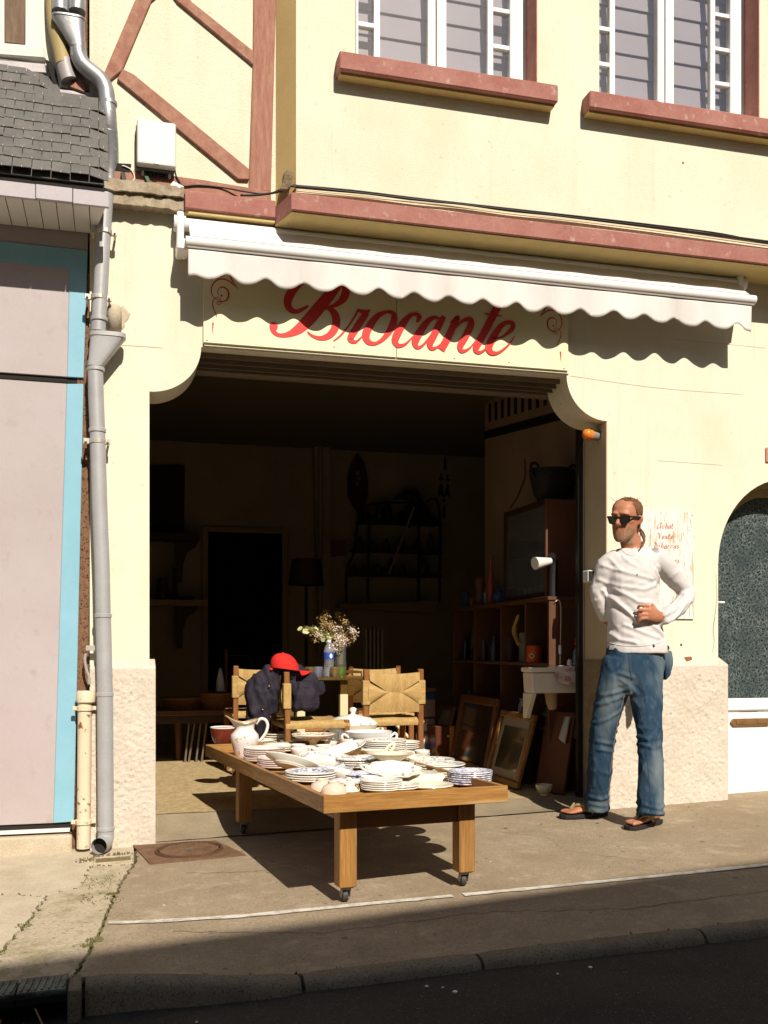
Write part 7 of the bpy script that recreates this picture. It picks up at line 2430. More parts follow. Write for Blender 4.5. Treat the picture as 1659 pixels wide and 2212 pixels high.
denim = M('washed_denim', (0.027, 0.058, 0.100), 0.9, fine=0.25, fscale=260, extra=denim_extra, bump=0.0008, bscale=400, spec=0.12)
per = thing('person', (2.66, -0.43, gz(2.6, -0.4)), 'man in sunglasses, white long-sleeved top, jeans and flip-flops, hand on hip', 'person')


def V(px, py, Y):
    return at(px, py, Y)


def limb(mb, pts, rs, n=16, sub=5, sq=None):
    """tapered limb through photo points (px, py, Y) with radii"""
    P = [V(*p) for p in pts]
    sm = catmull([(*p, r) for p, r in zip(P, rs)], sub)
    mb.tube([Vector(s[:3]) for s in sm], [s[3] for s in sm], n)


def ringset(mb, rows, sub=4, n=26):
    """trunk rings: (px, py, Y, half width, half depth)"""
    R_ = [(*V(a, b, c), w, d) for a, b, c, w, d in rows]
    sm = catmull(R_, sub)
    ax = Vector((CS, -SN, 0))
    ay = Vector((SN, CS, 0))
    rings = []
    for x, y, z, w, d in sm:
        rings.append([Vector((x, y, z)) + ax * (w * math.cos(a)) + ay * (d * math.sin(a)) for a in lin(0, 2 * PI, n + 1)[:-1]])
    mb.loft(rings)


# --- head frame
HC = V(1353, 1124, -0.42)
fdir = Vector((-0.80, -0.60, 0)).normalized()
sdir_ = Vector((-fdir.y, fdir.x, 0))
roll = R(4)
pitch = R(-5)
updir = Vector((0, 0, 1))
HM = Matrix((sdir_, fdir, updir)).transposed()
HM = HM @ Matrix.Rotation(roll, 3, 'Y') @ Matrix.Rotation(pitch, 3, 'X')
HS = 0.985


def hd(a, b, c):
    return HC + HM @ (Vector((a, b, c)) * HS)


body = MB()
rings = []
for c, w, bc, dp_ in ((-0.118, 0.012, 0.066, 0.014), (-0.112, 0.028, 0.056, 0.030), (-0.098, 0.041, 0.040, 0.050), (-0.078, 0.052, 0.024, 0.068), (-0.05, 0.060, 0.010, 0.082), (-0.02, 0.066, 0.002, 0.089), (0.012, 0.0700, -0.003, 0.093),
                      (0.045, 0.0725, -0.006, 0.096), (0.075, 0.070, -0.008, 0.090), (0.098, 0.056, -0.010, 0.072), (0.112, 0.034, -0.010, 0.045), (0.118, 0.012, -0.010, 0.016)):
    ring = []
    for t in lin(0, 2 * PI, 29)[:-1]:
        cx, sy = math.cos(t), math.sin(t)
        ring.append(hd(w * math.copysign(abs(cx) ** 0.85, cx), bc + dp_ * math.copysign(abs(sy) ** 0.9, sy), c))
    rings.append(ring)
body.loft(rings)
body.tube([hd(0, 0.084, 0.022), hd(0, 0.098, 0.0), hd(0, 0.112, -0.020), hd(0, 0.104, -0.030)], [0.009, 0.010, 0.0125, 0.008], 10)
for s in (-1, 1):
    ell(body, hd(s * 0.012, 0.097, -0.024), 0.008, 0.008, 0.007, 8, 6)
    body.tube([hd(s * 0.008, 0.091, 0.034), hd(s * 0.030, 0.089, 0.038), hd(s * 0.052, 0.074, 0.030)], [0.008, 0.009, 0.006], 8)
    ear = [hd(s * 0.072, -0.004, 0.024), hd(s * 0.079, -0.014, 0.018), hd(s * 0.080, -0.017, 0.0), hd(s * 0.074, -0.006, -0.026)]
    body.tube(ear, [0.007, 0.011, 0.012, 0.007], 8)
    body.tube([hd(s * 0.045, 0.062, -0.012), hd(s * 0.052, 0.052, -0.005), hd(s * 0.058, 0.038, 0.0)], [0.012, 0.014, 0.010], 8)
    body.tube([hd(s * 0.018, 0.084, -0.038), hd(s * 0.030, 0.075, -0.058)], [0.006, 0.006], 8)
body.tube([hd(-0.022, 0.079, -0.056), hd(0, 0.089, -0.053), hd(0.022, 0.079, -0.056)], [0.004, 0.0065, 0.004], 8)
body.tube([hd(-0.019, 0.079, -0.066), hd(0, 0.088, -0.067), hd(0.019, 0.079, -0.066)], [0.004, 0.0065, 0.004], 8)
ell(body, hd(0, 0.072, -0.100), 0.020, 0.018, 0.016, 10, 7)
body.tube([hd(0.004, -0.022, -0.03), hd(0.006, -0.022, -0.08), V(1366, 1180, -0.40), V(1368, 1210, -0.40)], [0.052, 0.053, 0.058, 0.075], 16)
# trunk, hidden under the clothes
ringset(body, [(1368, 1200, -0.40, 0.09, 0.05), (1370, 1260, -0.40, 0.11, 0.075), (1371, 1340, -0.41, 0.105, 0.075), (1372, 1400, -0.41, 0.11, 0.075), (1370, 1440, -0.41, 0.11, 0.075)])
limb(body, [(1316, 1204, -0.38), (1296, 1262, -0.34), (1300, 1305, -0.33), (1314, 1345, -0.31)], [0.036, 0.028, 0.026, 0.024])
limb(body, [(1318, 1340, -0.31), (1330, 1362, -0.28)], [0.028, 0.026], 12, 2)
for k in range(4):
    limb(body, [(1326 + 3 * k, 1358, -0.285 + 0.012 * k), (1334 + 4 * k, 1374, -0.275 + 0.012 * k), (1342 + 4 * k, 1380, -0.27 + 0.012 * k)], [0.009, 0.0085, 0.007], 8, 3)
limb(body, [(1326, 1350, -0.30), (1338, 1352, -0.32), (1346, 1360, -0.33)], [0.011, 0.009, 0.008], 8, 3)
# left arm to the hip, with hand
limb(body, [(1422, 1210, -0.39), (1455, 1245, -0.36), (1482, 1280, -0.36), (1455, 1318, -0.44), (1426, 1334, -0.52)], [0.036, 0.030, 0.026, 0.028, 0.027])
palm = [V(1428, 1333, -0.520), V(1414, 1328, -0.548), V(1400, 1323, -0.556)]
pr = []
for i, (c, w, t) in enumerate(((palm[0], 0.028, 0.020), (palm[1], 0.037, 0.019), (palm[2], 0.042, 0.016))):
    axp = (palm[2] - palm[0]).normalized()
    upw = Vector((0.12, 0, 1)).normalized()
    sdv = axp.cross(upw).normalized()
    pr.append([c + upw * (w * math.sin(a)) + sdv * (t * math.cos(a)) for a in lin(0, 2 * PI, 15)[:-1]])
body.loft(pr)
for k, (dy, ln_) in enumerate(((-15, 0.9), (-5, 1.05), (5, 1.0), (14, 0.8))):
    limb(body, [(1403, 1323 + dy * 0.95, -0.556), (1391 - 2 * ln_, 1322 + dy, -0.556), (1383 - 3 * ln_, 1326 + dy * 1.1, -0.545), (1380 - 3 * ln_, 1332 + dy * 1.1, -0.522)], [0.0085, 0.0088, 0.0078, 0.0062], 9, 3)
limb(body, [(1416, 1318, -0.535), (1410, 1308, -0.515), (1404, 1303, -0.49), (1400, 1303, -0.47)], [0.013, 0.012, 0.010, 0.008], 9, 3)
# legs and feet
RL = [(1338, 1420, -0.40), (1320, 1490, -0.385), (1303, 1580, -0.355), (1296, 1660, -0.31), (1294, 1735, -0.262)]
LL = [(1402, 1420, -0.42), (1398, 1500, -0.47), (1404, 1590, -0.535), (1406, 1680, -0.575), (1406, 1745, -0.605)]
limb(body, RL, [0.06, 0.055, 0.044, 0.040, 0.034])
limb(body, LL, [0.06, 0.055, 0.044, 0.040, 0.034])


def foot(heel, toe, side):
    """foot on the ground from heel to toe points (world xy); side = +1 when the big toe lies to the right of travel"""
    h, t = Vector((*heel, 0)), Vector((*toe, 0))
    d = (t - h).normalized()
    n_ = Vector((-d.y, d.x, 0)) * side
    g = 0.022

    def F(a, b, c):
        p = h + d * a + n_ * b
        return Vector((p.x, p.y, gz(p.x, p.y) + g + c))
    fr = []
    for a, w, ht, off in ((0.0, 0.022, 0.040, 0.0), (0.03, 0.031, 0.065, 0.0), (0.07, 0.032, 0.078, 0.0), (0.11, 0.035, 0.060, 0.004), (0.15, 0.041, 0.042, 0.004), (0.185, 0.044, 0.030, 0.003), (0.205, 0.042, 0.024, 0.0)):
        fr.append([F(a, off + w * math.cos(q), ht / 2 + ht / 2 * math.sin(q)) for q in lin(0, 2 * PI, 15)[:-1]])
    body.loft(fr)
    for b, l_, r in ((0.031, 0.045, 0.0115), (0.012, 0.042, 0.0085), (-0.005, 0.037, 0.0082), (-0.020, 0.031, 0.0078), (-0.034, 0.024, 0.0075)):
        body.tube([F(0.195, b, 0.012), F(0.205 + l_ * 0.5, b, 0.014), F(0.205 + l_, b, 0.009)], [r, r * 1.05, r * 0.75], 8)
    body.tube([F(0.05, 0, 0.05), F(0.045, 0, 0.10), F(0.04, 0, 0.16)], [0.034, 0.033, 0.036], 12)
    return F


def gpx(px, py):
    u = (px - 830) / 2157
    v = (1400 - py) / 2157
    rx, ry = SN + u * CS, CS - u * SN
    t = (CAM.z + 0.0045 - 0.02 * CAM.y) / (0.03 * rx + 0.02 * ry - v)
    return (t * rx, CAM.y + t * ry)


h1, t1 = gpx(1306, 1761), gpx(1216, 1768)
h2, t2 = gpx(1421, 1778), gpx(1344, 1796)


def fix_len(h, t, l_=0.235):
    d = Vector((t[0] - h[0], t[1] - h[1]))
    d.normalize()
    return h, (h[0] + d.x * l_, h[1] + d.y * l_)


F1 = foot(*fix_len(h1, t1), side=-1)
F2 = foot(*fix_len(h2, t2), side=1)
bo = remesh(body, 'body', 0.0052, skin, per, 2)

# --- clothing
sh = MB()
ringset(sh, [(1377, 1412, -0.415, 0.160, 0.122), (1377, 1396, -0.415, 0.160, 0.121), (1374, 1370, -0.415, 0.152, 0.112), (1370, 1330, -0.41, 0.142, 0.108), (1366, 1285, -0.405, 0.138, 0.112), (1366, 1245, -0.40, 0.142, 0.114), (1368, 1215, -0.395, 0.146, 0.095), (1368, 1196, -0.395, 0.122, 0.076), (1368, 1184, -0.395, 0.082, 0.066)])
limb(sh, [(1336, 1208, -0.39), (1312, 1222, -0.37), (1297, 1262, -0.345), (1294, 1285, -0.335), (1303, 1312, -0.325), (1312, 1338, -0.315)], [0.060, 0.055, 0.049, 0.047, 0.044, 0.038])
limb(sh, [(1408, 1200, -0.39), (1430, 1218, -0.38), (1460, 1252, -0.36), (1484, 1281, -0.36), (1462, 1316, -0.43), (1436, 1333, -0.50), (1426, 1337, -0.518)], [0.060, 0.060, 0.053, 0.049, 0.048, 0.042, 0.036])
hemz = V(1375, 1393, -0.41).z


def wr(p, a, b, c, fr, amp, thin):
    """one family of folds running along direction (a, b, c)"""
    return amp * max(0, math.sin(p.x * a + p.y * b + p.z * c + 1.6 * fbm(p.x * fr, p.y * fr, p.z * fr, 2))) ** thin


elb = V(1484, 1281, -0.36)
arm = V(1428, 1235, -0.40)
hipw = V(1345, 1345, -0.5)


FOLDS = [([(1318, 1219), (1356, 1238), (1405, 1252)], 0.007), ([(1313, 1250), (1342, 1266), (1384, 1274), (1412, 1264)], 0.007), ([(1322, 1274), (1342, 1305), (1371, 1342)], 0.015),
         ([(1333, 1270), (1372, 1300), (1400, 1302)], 0.008), ([(1326, 1360), (1342, 1382), (1366, 1388)], 0.010), ([(1318, 1330), (1326, 1365)], 0.010), ([(1400, 1350), (1428, 1372)], 0.010), ([(1350, 1350), (1385, 1368), (1415, 1378)], 0.008),
         ([(1424, 1222), (1452, 1262)], 0.012), ([(1412, 1230), (1436, 1266)], 0.010), ([(1410, 1336), (1457, 1314), (1494, 1284)], 0.010), ([(1424, 1326), (1455, 1304), (1480, 1284)], 0.009), ([(1432, 1346), (1462, 1330), (1488, 1302)], 0.009),
         ([(1448, 1282), (1476, 1272)], 0.009), ([(1452, 1292), (1482, 1278)], 0.009), ([(1290, 1240), (1302, 1262)], 0.008), ([(1286, 1285), (1302, 1296)], 0.009), ([(1296, 1310), (1310, 1318)], 0.008), ([(1352, 1200), (1362, 1215), (1372, 1222)], 0.006), ([(1330, 1205), (1345, 1228)], 0.007)]
FW = []
for pts, amp in FOLDS:
    q = [at(x, y, -0.48) for x, y in pts]
    FW.append(([(v.x, v.z) for v in q], amp))


def segd(x, z, poly):
    best = 9.0
    for (ax_, az), (bx, bz_) in zip(poly[:-1], poly[1:]):
        dx, dz_ = bx - ax_, bz_ - az
        t = max(0.0, min(1.0, ((x - ax_) * dx + (z - az) * dz_) / (dx * dx + dz_ * dz_)))
        best = min(best, math.hypot(x - ax_ - t * dx, z - az - t * dz_))
    return best


def ridge(x, y, z, o=2):
    return (1 - min(1.0, abs(fbm(x, y, z, o)) * 1.6)) ** 3


def sdisp(p):
    d = 0.005 * fbm(p.x * 7, p.y * 7, p.z * 7, 3)
    d += 0.0035 * (ridge(p.x * 6 + p.z * 4, p.y * 6, p.z * 10 - p.x * 5) - 0.3)
    if p.y < -0.36:
        for poly, amp in FW:
            t = segd(p.x, p.z, poly)
            if t < 0.05:
                d += 0.62 * amp * (math.exp(-(t / 0.008) ** 2) - 0.5 * math.exp(-((t - 0.019) / 0.012) ** 2))
    return d


sho = remesh(sh, 'long_sleeved_top', 0.0062, shirt_m, per, 3, sdisp)
# neckband and cuff, hem
jn_ = MB()
ringset(jn_, [(1370, 1388, -0.41, 0.138, 0.100), (1370, 1405, -0.41, 0.146, 0.108), (1370, 1425, -0.412, 0.150, 0.115), (1369, 1462, -0.415, 0.150, 0.112), (1368, 1500, -0.415, 0.118, 0.09)])
limb(jn_, [(1340, 1425, -0.40), (1326, 1480, -0.388), (1311, 1545, -0.365), (1301, 1600, -0.345), (1295, 1670, -0.305), (1291, 1725, -0.270), (1291, 1748, -0.258)], [0.088, 0.086, 0.076, 0.069, 0.066, 0.068, 0.070], 18)
limb(jn_, [(1400, 1425, -0.415), (1396, 1490, -0.46), (1401, 1555, -0.51), (1404, 1600, -0.54), (1406, 1670, -0.575), (1405, 1730, -0.60), (1405, 1762, -0.612)], [0.090, 0.086, 0.073, 0.066, 0.066, 0.070, 0.072], 18)
kneeR, kneeL = V(1303, 1575, -0.42), V(1404, 1585, -0.60)
crotch = V(1366, 1500, -0.50)
hemR, hemL = V(1291, 1735, -0.3), V(1405, 1748, -0.65)


JFOLDS = [([(1288, 1500), (1325, 1488)], 0.008), ([(1284, 1520), (1322, 1502)], 0.009), ([(1280, 1560), (1330, 1530)], 0.009), ([(1282, 1600), (1312, 1606), (1330, 1596)], 0.010), ([(1284, 1618), (1318, 1622)], 0.008),
          ([(1380, 1588), (1402, 1598), (1426, 1592)], 0.011), ([(1384, 1606), (1410, 1616), (1428, 1608)], 0.009), ([(1380, 1572), (1410, 1576)], 0.006), ([(1366, 1470), (1340, 1490), (1325, 1505)], 0.010), ([(1366, 1480), (1395, 1500)], 0.008), ([(1362, 1455), (1335, 1462)], 0.008),
          ([(1272, 1722), (1300, 1728), (1318, 1722)], 0.010), ([(1270, 1738), (1312, 1742)], 0.009), ([(1384, 1736), (1410, 1744), (1432, 1736)], 0.010), ([(1384, 1752), (1430, 1754)], 0.008), ([(1388, 1640), (1398, 1700)], 0.006), ([(1280, 1640), (1284, 1700)], 0.006), ([(1345, 1410), (1350, 1450)], 0.007)]
JFW = []
for pts, amp in JFOLDS:
    q = [at(x, y, -0.34 if x < 1345 else -0.6) for x, y in pts]
    JFW.append(([(v.x, v.z) for v in q], amp))


def jdisp2(p):
    d = 0.005 * fbm(p.x * 6, p.y * 6, p.z * 4, 3)
    d += 0.005 * (ridge(p.x * 9, p.y * 9, p.z * 6 + p.x * 5) - 0.3)
    for poly, amp in JFW:
        t = segd(p.x, p.z, poly)
        if t < 0.05:
            d += 0.5 * amp * (math.exp(-(t / 0.008) ** 2) - 0.5 * math.exp(-((t - 0.018) / 0.011) ** 2)) * (1.0 if p.y < (-0.30 if p.x < 2.62 else -0.50) else 0.35)
    return d


jno = remesh(jn_, 'jeans', 0.0062, denim, per, 3, jdisp2)


def bvh_of(o):
    return BVHTree.FromPolygons([v.co + world_loc(o) for v in o.data.vertices], [tuple(p.vertices) for p in o.data.polygons])


BV = {k: bvh_of(o) for k, o in (('shirt', sho), ('jeans', jno), ('body', bo))}


def onto(key, px, py, off=0.001):
    far_ = at(px, py, 0.5)
    d = (far_ - CAM).normalized()
    hit, nrm, _, _ = BV[key].ray_cast(CAM, d)
    if hit is None:
        return None
    return hit - d * off


def seam(key, pts, r, mat, parent, name, off=0.0005):
    sm = catmull(pts, 5)
    P = [onto(key, a, b, off) for a, b in sm]
    P = [p for p in P if p is not None]
    if len(P) > 2:
        MB().tube(P, r, 5).build(name, mat, parent)


stitch = M('orange_stitching', (0.42, 0.26, 0.10), 0.8)
denim_dk = M('dark_denim_edge', (0.015, 0.035, 0.075), 0.9)
seam('jeans', [(1382, 1399), (1388, 1406), (1402, 1410), (1418, 1409), (1432, 1404)], 0.0013, stitch, jno, 'pocket_stitching')
seam('jeans', [(1381, 1401), (1387, 1408), (1401, 1413), (1418, 1412), (1432, 1408)], 0.0013, stitch, jno, 'pocket_stitching')
seam('jeans', [(1433, 1396), (1437, 1430), (1438, 1470)], 0.0012, stitch, jno, 'side_stitching')
seam('jeans', [(1359, 1400), (1360, 1440), (1366, 1470)], 0.0018, denim_dk, jno, 'fly_seam')
seam('jeans', [(1350, 1500), (1335, 1560), (1322, 1640), (1313, 1740)], 0.0013, stitch, jno, 'inseam_stitching')
seam('jeans', [(1377, 1500), (1388, 1570), (1400, 1660), (1408, 1755)], 0.0011, denim_dk, jno, 'inseam_stitching')
seam('shirt', [(1342, 1183), (1350, 1194), (1362, 1199), (1378, 1196), (1392, 1184)], 0.0030, shirt_m, sho, 'neckband', -0.0005)
seam('shirt', [(1407, 1188), (1404, 1215), (1413, 1245), (1425, 1262)], 0.0013, shirt_m, sho, 'shoulder_seam')
seam('shirt', [(1316, 1388), (1340, 1394), (1375, 1396), (1410, 1392), (1434, 1386)], 0.0018, shirt_m, sho, 'hem_band', 0.0015)
lg = onto('shirt', 1377, 1241, 0.002)
if lg:
    MB().lathe([(0, 0.004), (0.003, 0.002), (0.004, 0), (0.003, -0.002), (0, -0.004)], lg, 8).build('chest_emblem', M('teal_emblem', (0.02, 0.07, 0.08), 0.6), sho)
# back pocket and belt end on the hip
pk = MB()
bp_ = [V(x, y, -0.37) for x, y in ((1432, 1402), (1450, 1406), (1453, 1432), (1446, 1460), (1436, 1470))]
rings = [[p + Vector((0, -0.02, 0)) for p in bp_], [p + Vector((0, 0.05, 0)) for p in bp_]]
pk.loft(rings)
pko = remesh(pk, 'back_pocket', 0.007, denim, jno, 4)
belt = MB().tube([V(1408, 1396, -0.53), V(1428, 1396, -0.49), V(1440, 1398, -0.43), V(1442, 1400, -0.36)], 0.013, 8).build('belt', M('black_belt', (0.01, 0.009, 0.008), 0.5), jno, smooth=60)

# --- hair, beard, glasses, sandals
Hinv = HM.inverted()


def hl(p):
    return Hinv @ (p - HC) / HS


def shell(name, pred, off, mat, rough=0.0):
    w = world_loc(bo)
    me = bo.data
    used, faces = {}, []
    vs_ = []
    for p in me.polygons:
        c = hl(p.center + w)
        if pred(c):
            f = []
            for i in p.vertices:
                if i not in used:
                    used[i] = len(vs_)
                    v = me.vertices[i]
                    q = v.co + w
                    o_ = off(hl(q)) + rough * fbm(q.x * 160, q.y * 160, q.z * 40, 2)
                    vs_.append(q + v.normal * o_)
                f.append(used[i])
            faces.append(tuple(f))
    return MB().add(vs_, faces).build(name, mat, per, smooth=180, fix=False)


hair_m = M('thin_brown_hair', (0.13, 0.055, 0.022), 0.65, var=(0.24, 0.115, 0.045), vscale=60, stretch=(1, 1, 0.4), fine=0.4, fscale=150)
stub_m = M('grey_stubble', (0.36, 0.17, 0.095), 0.7, var=(0.40, 0.25, 0.16), vscale=40, speck=(0.20, 0.11, 0.065), sscale=220, slo=0.5, shi=0.66)


def hair_pred(c):
    if c.z < -0.062:
        return False
    if abs(c.x) > 0.058 and -0.04 < c.z < 0.030 and c.y > -0.030:      # ears
        return False
    if c.z > 0.088:
        return c.y < 0.040 + 0.012 * math.sin(c.x * 90)
    if c.z > 0.030:
        return c.y < 0.012 + 0.02 * (c.z - 0.03) / 0.058 + (0.010 if abs(c.x) > 0.05 else 0)
    return c.y < -0.012 or (abs(c.x) > 0.05 and c.y < 0.010 and c.z > 0.0)


shell('hair', hair_pred, lambda c: 0.0020 + 0.0045 * max(0.0, min(1.0, (0.035 - c.y) / 0.05)), hair_m, 0.003)


def beard_pred(c):
    if c.z > -0.030 or c.y < 0.005 or c.z < -0.13:
        return False
    if -0.073 < c.z < -0.048 and abs(c.x) < 0.024:
        return False
    return c.z < -0.036 - 0.022 * (1 if abs(c.x) < 0.012 and c.z > -0.05 else 0) - 0.03 * max(0, 0.05 - c.y) / 0.05


shell('stubble', beard_pred, lambda c: 0.0008, stub_m, 0.0002)
# loose hair strands and a thin tail over the shoulder
srnd = random.Random(6)
for k in range(26):
    a = srnd.uniform(-0.07, 0.07)
    b0_ = srnd.uniform(-0.08, 0.02)
    z0 = 0.112 - 3.0 * a * a - 1.5 * (b0_ + 0.01) ** 2
    p = hd(a, b0_, z0)
    q = p + Vector((srnd.uniform(-0.03, 0.03), srnd.uniform(-0.02, 0.02), srnd.uniform(0.003, 0.018)))
    q2 = q + Vector((srnd.uniform(-0.02, 0.02), 0, srnd.uniform(-0.015, 0.004)))
    MB().tube([p, q, q2], 0.0009, 4).build('hair_strand', hair_m, per)
for k in range(150):                      # hair combed back over the skull to the tie
    th = srnd.uniform(-1.25, 1.25)
    b0_ = srnd.uniform(-0.01, 0.040)
    pth = []
    for s_ in lin(0, 1, 6):
        bb_ = b0_ + (-0.105 - b0_) * s_
        rad_ = math.sqrt(max(0.02, 1 - ((bb_ + 0.008) / 0.108) ** 2))
        pth.append(hd((0.0765 * rad_ + 0.003) * math.sin(th) * (1 - 0.25 * s_), bb_, 0.030 - 0.05 * s_ + (0.0925 * rad_ + 0.002) * math.cos(th) * (1 - 0.35 * s_) + srnd.uniform(-0.0015, 0.003)))
    MB().tube(pth, 0.0011, 4).build('hair_strand', hair_m, per)
tail = smooth3([hd(0.058, -0.055, -0.055), V(1392, 1166, -0.45), V(1389, 1176, -0.475), V(1384, 1184, -0.485)], 5)
MB().tube(tail, [0.008] * 6 + [0.006] * 5 + [0.004] * 5, 8).build('hair_tail', hair_m, per, smooth=180)
tail = smooth3([hd(0.066, -0.04, -0.045), V(1390, 1150, -0.43), V(1394, 1160, -0.44), V(1388, 1172, -0.46)], 5)
MB().tube(tail, 0.0035, 6).build('hair_tail', hair_m, per, smooth=180)

gl_m = M('black_acetate', (0.008, 0.007, 0.006), 0.18, coat=0.4)
gfr = MB()
for s in (-1, 1):
    pts = [(s * 0.008, 0.020), (s * 0.066, 0.023), (s * 0.064, 0.004), (s * 0.054, -0.018), (s * 0.036, -0.023), (s * 0.018, -0.018), (s * 0.010, -0.002)]
    front = [hd(a, 0.1035 - 0.010 * (abs(a) / 0.06) ** 2, c) for a, c in pts]
    back = [hd(a, 0.0975 - 0.010 * (abs(a) / 0.06) ** 2, c) for a, c in pts]
    n_ = len(pts)
    gfr.add(front + back, [tuple(range(n_)), tuple(range(2 * n_ - 1, n_ - 1, -1))] + [(i, (i + 1) % n_, (i + 1) % n_ + n_, i + n_) for i in range(n_)])
    gfr.bar(hd(s * 0.066, 0.092, 0.017), hd(s * 0.080, -0.005, 0.016), 0.006, 0.010)
gfr.bar(hd(-0.010, 0.103, 0.014), hd(0.010, 0.103, 0.014), 0.006, 0.010)
gfr.build('sunglasses', gl_m, per, bevel=0.0012)
sole_m = M('black_rubber_sole', (0.022, 0.018, 0.016), 0.8)
strap_m = M('khaki_strap', (0.34, 0.26, 0.13), 0.8, fine=0.15, fscale=120)
for F in (F1, F2):
    out_ = [(-0.018, 0.0), (-0.008, 0.028), (0.03, 0.038), (0.09, 0.037), (0.15, 0.046), (0.20, 0.052), (0.245, 0.044), (0.262, 0.022), (0.262, -0.004), (0.245, -0.028), (0.20, -0.046), (0.15, -0.046), (0.09, -0.038), (0.03, -0.036), (-0.008, -0.026)]
    m = MB()
    lo = [F(a, b, -0.020) for a, b in out_]
    mi = [F(a * 1.0, b * 1.03, -0.010) for a, b in out_]
    hi = [F(a, b, 0.0005) for a, b in out_]
    m.loft([lo, mi, hi])
    so = m.build('flip_flop', sole_m, per)
    for b in (-1, 1):
        MB().tube(smooth3([F(0.198, 0.020, 0.020), F(0.165, 0.020 + b * 0.018, 0.046), F(0.125, b * 0.036, 0.038), F(0.085, b * 0.037, 0.004)], 5), [0.005] * 5 + [0.0085] * 6 + [0.0075] * 5, 8).build('strap', strap_m, so, smooth=60)

# ================================================================== manhole, drain, gully, litter
rust_iron = M('rusty_cast_iron', (0.27, 0.155, 0.09), 0.85, var=(0.17, 0.09, 0.05), vscale=14, fine=0.4, fscale=90, metal=0.2, bump=0.002, bscale=120)
mh = thing('manhole_cover', (0.33, -0.25, gz(0.33, -0.25)), 'rusty rectangular manhole plate with a round lid before the shop', 'manhole')


def gp(x, y, z):
    return (x, y, gz(x, y) + z)


mq = [(0.080, -0.045), (0.49, -0.085), (0.60, -0.455), (0.150, -0.475)]
m = MB().prism(mq, 0.001, 0.007, 'z')
m.v = [gp(*v) for v in m.v]
m.build('frame_plate', rust_iron, mh)
cxm, cym = 0.345, -0.265
mlid = MB().lathe([(0, 0.0075), (0.150, 0.0075), (0.152, 0.0085), (0.156, 0.0160), (0.163, 0.0160), (0.167, 0.0075)], (0, 0, 0), 40)
mlid.v = [gp(cxm + x, cym + y, z) for x, y, z in mlid.v]
lido = mlid.build('round_lid', M('dark_rusty_lid', (0.085, 0.042, 0.022), 0.9, var=(0.13, 0.065, 0.032), vscale=16, fine=0.4, fscale=90, bump=0.002, bscale=120), mh)
st = MB()
for i in range(-9, 10):
    for j in range(-9, 10):
        x, y = i * 0.016 + (0.008 if j % 2 else 0), j * 0.0145
        if math.hypot(x, y) < 0.14:
            st.box(cxm + x - 0.0058, cxm + x + 0.0058, cym + y - 0.0052, cym + y + 0.0052, 0.0076, 0.0135)
st.v = [gp(*v) for v in st.v]
so = st.build('raised_studs', rust_iron, lido)
tag(so, kind='stuff')
m = MB().box(cxm - 0.018, cxm + 0.018, cym - 0.012, cym + 0.012, 0.0118, 0.0135)
m.v = [gp(*v) for v in m.v]
m.build('badge', M('verdigris', (0.16, 0.19, 0.17), 0.6), lido)

dr = thing('drain_trough', (0.0, -0.36, gz(0, -0.36)), 'mossy sunken concrete trough under the downpipe mouth', 'drain')
for q in ((-0.105, 0.075, -0.275, -0.262), (-0.105, 0.075, -0.395, -0.383), (-0.105, -0.093, -0.3825, -0.2755), (0.063, 0.075, -0.3825, -0.2755)):
    m = MB().box(*q, -0.004, 0.010)
    m.v = [gp(*v) for v in m.v]
    m.build('edge', conc_moss, dr, bevel=0.003)
m = MB()
rough_grid(m, lambda u, v: (u, v, gz(u, v) + 0.003 + 0.002 * fbm(u * 40, v * 40, 0, 2)), lin(-0.093, 0.063, 20), lin(-0.383, -0.275, 14))
m.build('silt', M('wet_silt', (0.24, 0.17, 0.085), 0.7, var=(0.17, 0.15, 0.06), vscale=20, fine=0.4), dr, smooth=180, fix=False)

# moss along cracks and under the pipe (ground cover)
mrnd = random.Random(12)
mm = MB()


def tuft(x, y, r, n):
    for _ in range(n):
        a, d = mrnd.uniform(0, 6.28), r * math.sqrt(mrnd.random())
        px_, py_ = x + d * math.cos(a), y + d * math.sin(a)
        s = mrnd.uniform(0.0025, 0.006)
        z = gz(px_, py_)
        h_ = mrnd.uniform(0.003, 0.010)
        q = mrnd.uniform(0, 6.28)
        mm.add([(px_ + s * math.cos(q), py_ + s * math.sin(q), z), (px_ + s * math.cos(q + 2.1), py_ + s * math.sin(q + 2.1), z), (px_ + s * math.cos(q + 4.2), py_ + s * math.sin(q + 4.2), z), (px_ + mrnd.uniform(-s, s), py_ + mrnd.uniform(-s, s), z + h_)],
               [(0, 1, 3), (1, 2, 3), (2, 0, 3)])


for ln_, dens in ((bound, 4), (crb, 3), (crc, 4), (cra, 8)):
    for (x, y) in ln_:
        if mrnd.random() < 0.5:
            tuft(x, y, 0.010, dens)
for _ in range(26):
    tuft(mrnd.uniform(-0.17, 0.06), mrnd.uniform(-0.30, -0.18), 0.03, 10)
for x, y, r in ((-0.335, -1.30, 0.03), (-0.40, -1.60, 0.035), (-0.075, -1.56, 0.03), (-0.10, -1.62, 0.02), (-0.02, -0.95, 0.02)):
    tuft(x, y, r, 90)
for _ in range(60):
    tuft(mrnd.uniform(-0.13, 0.02), mrnd.uniform(-1.1, -0.6), 0.02, 3)
for x in lin(0.2, 5, 70):
    if mrnd.random() < 0.5:
        tuft(x, kerb_y(x) + 0.004, 0.008, 4)
mo = mm.build('moss_cover', moss_mat, None, fix=False)
tag(mo, 'green moss along the pavement cracks and under the pipe', 'moss', kind='stuff')

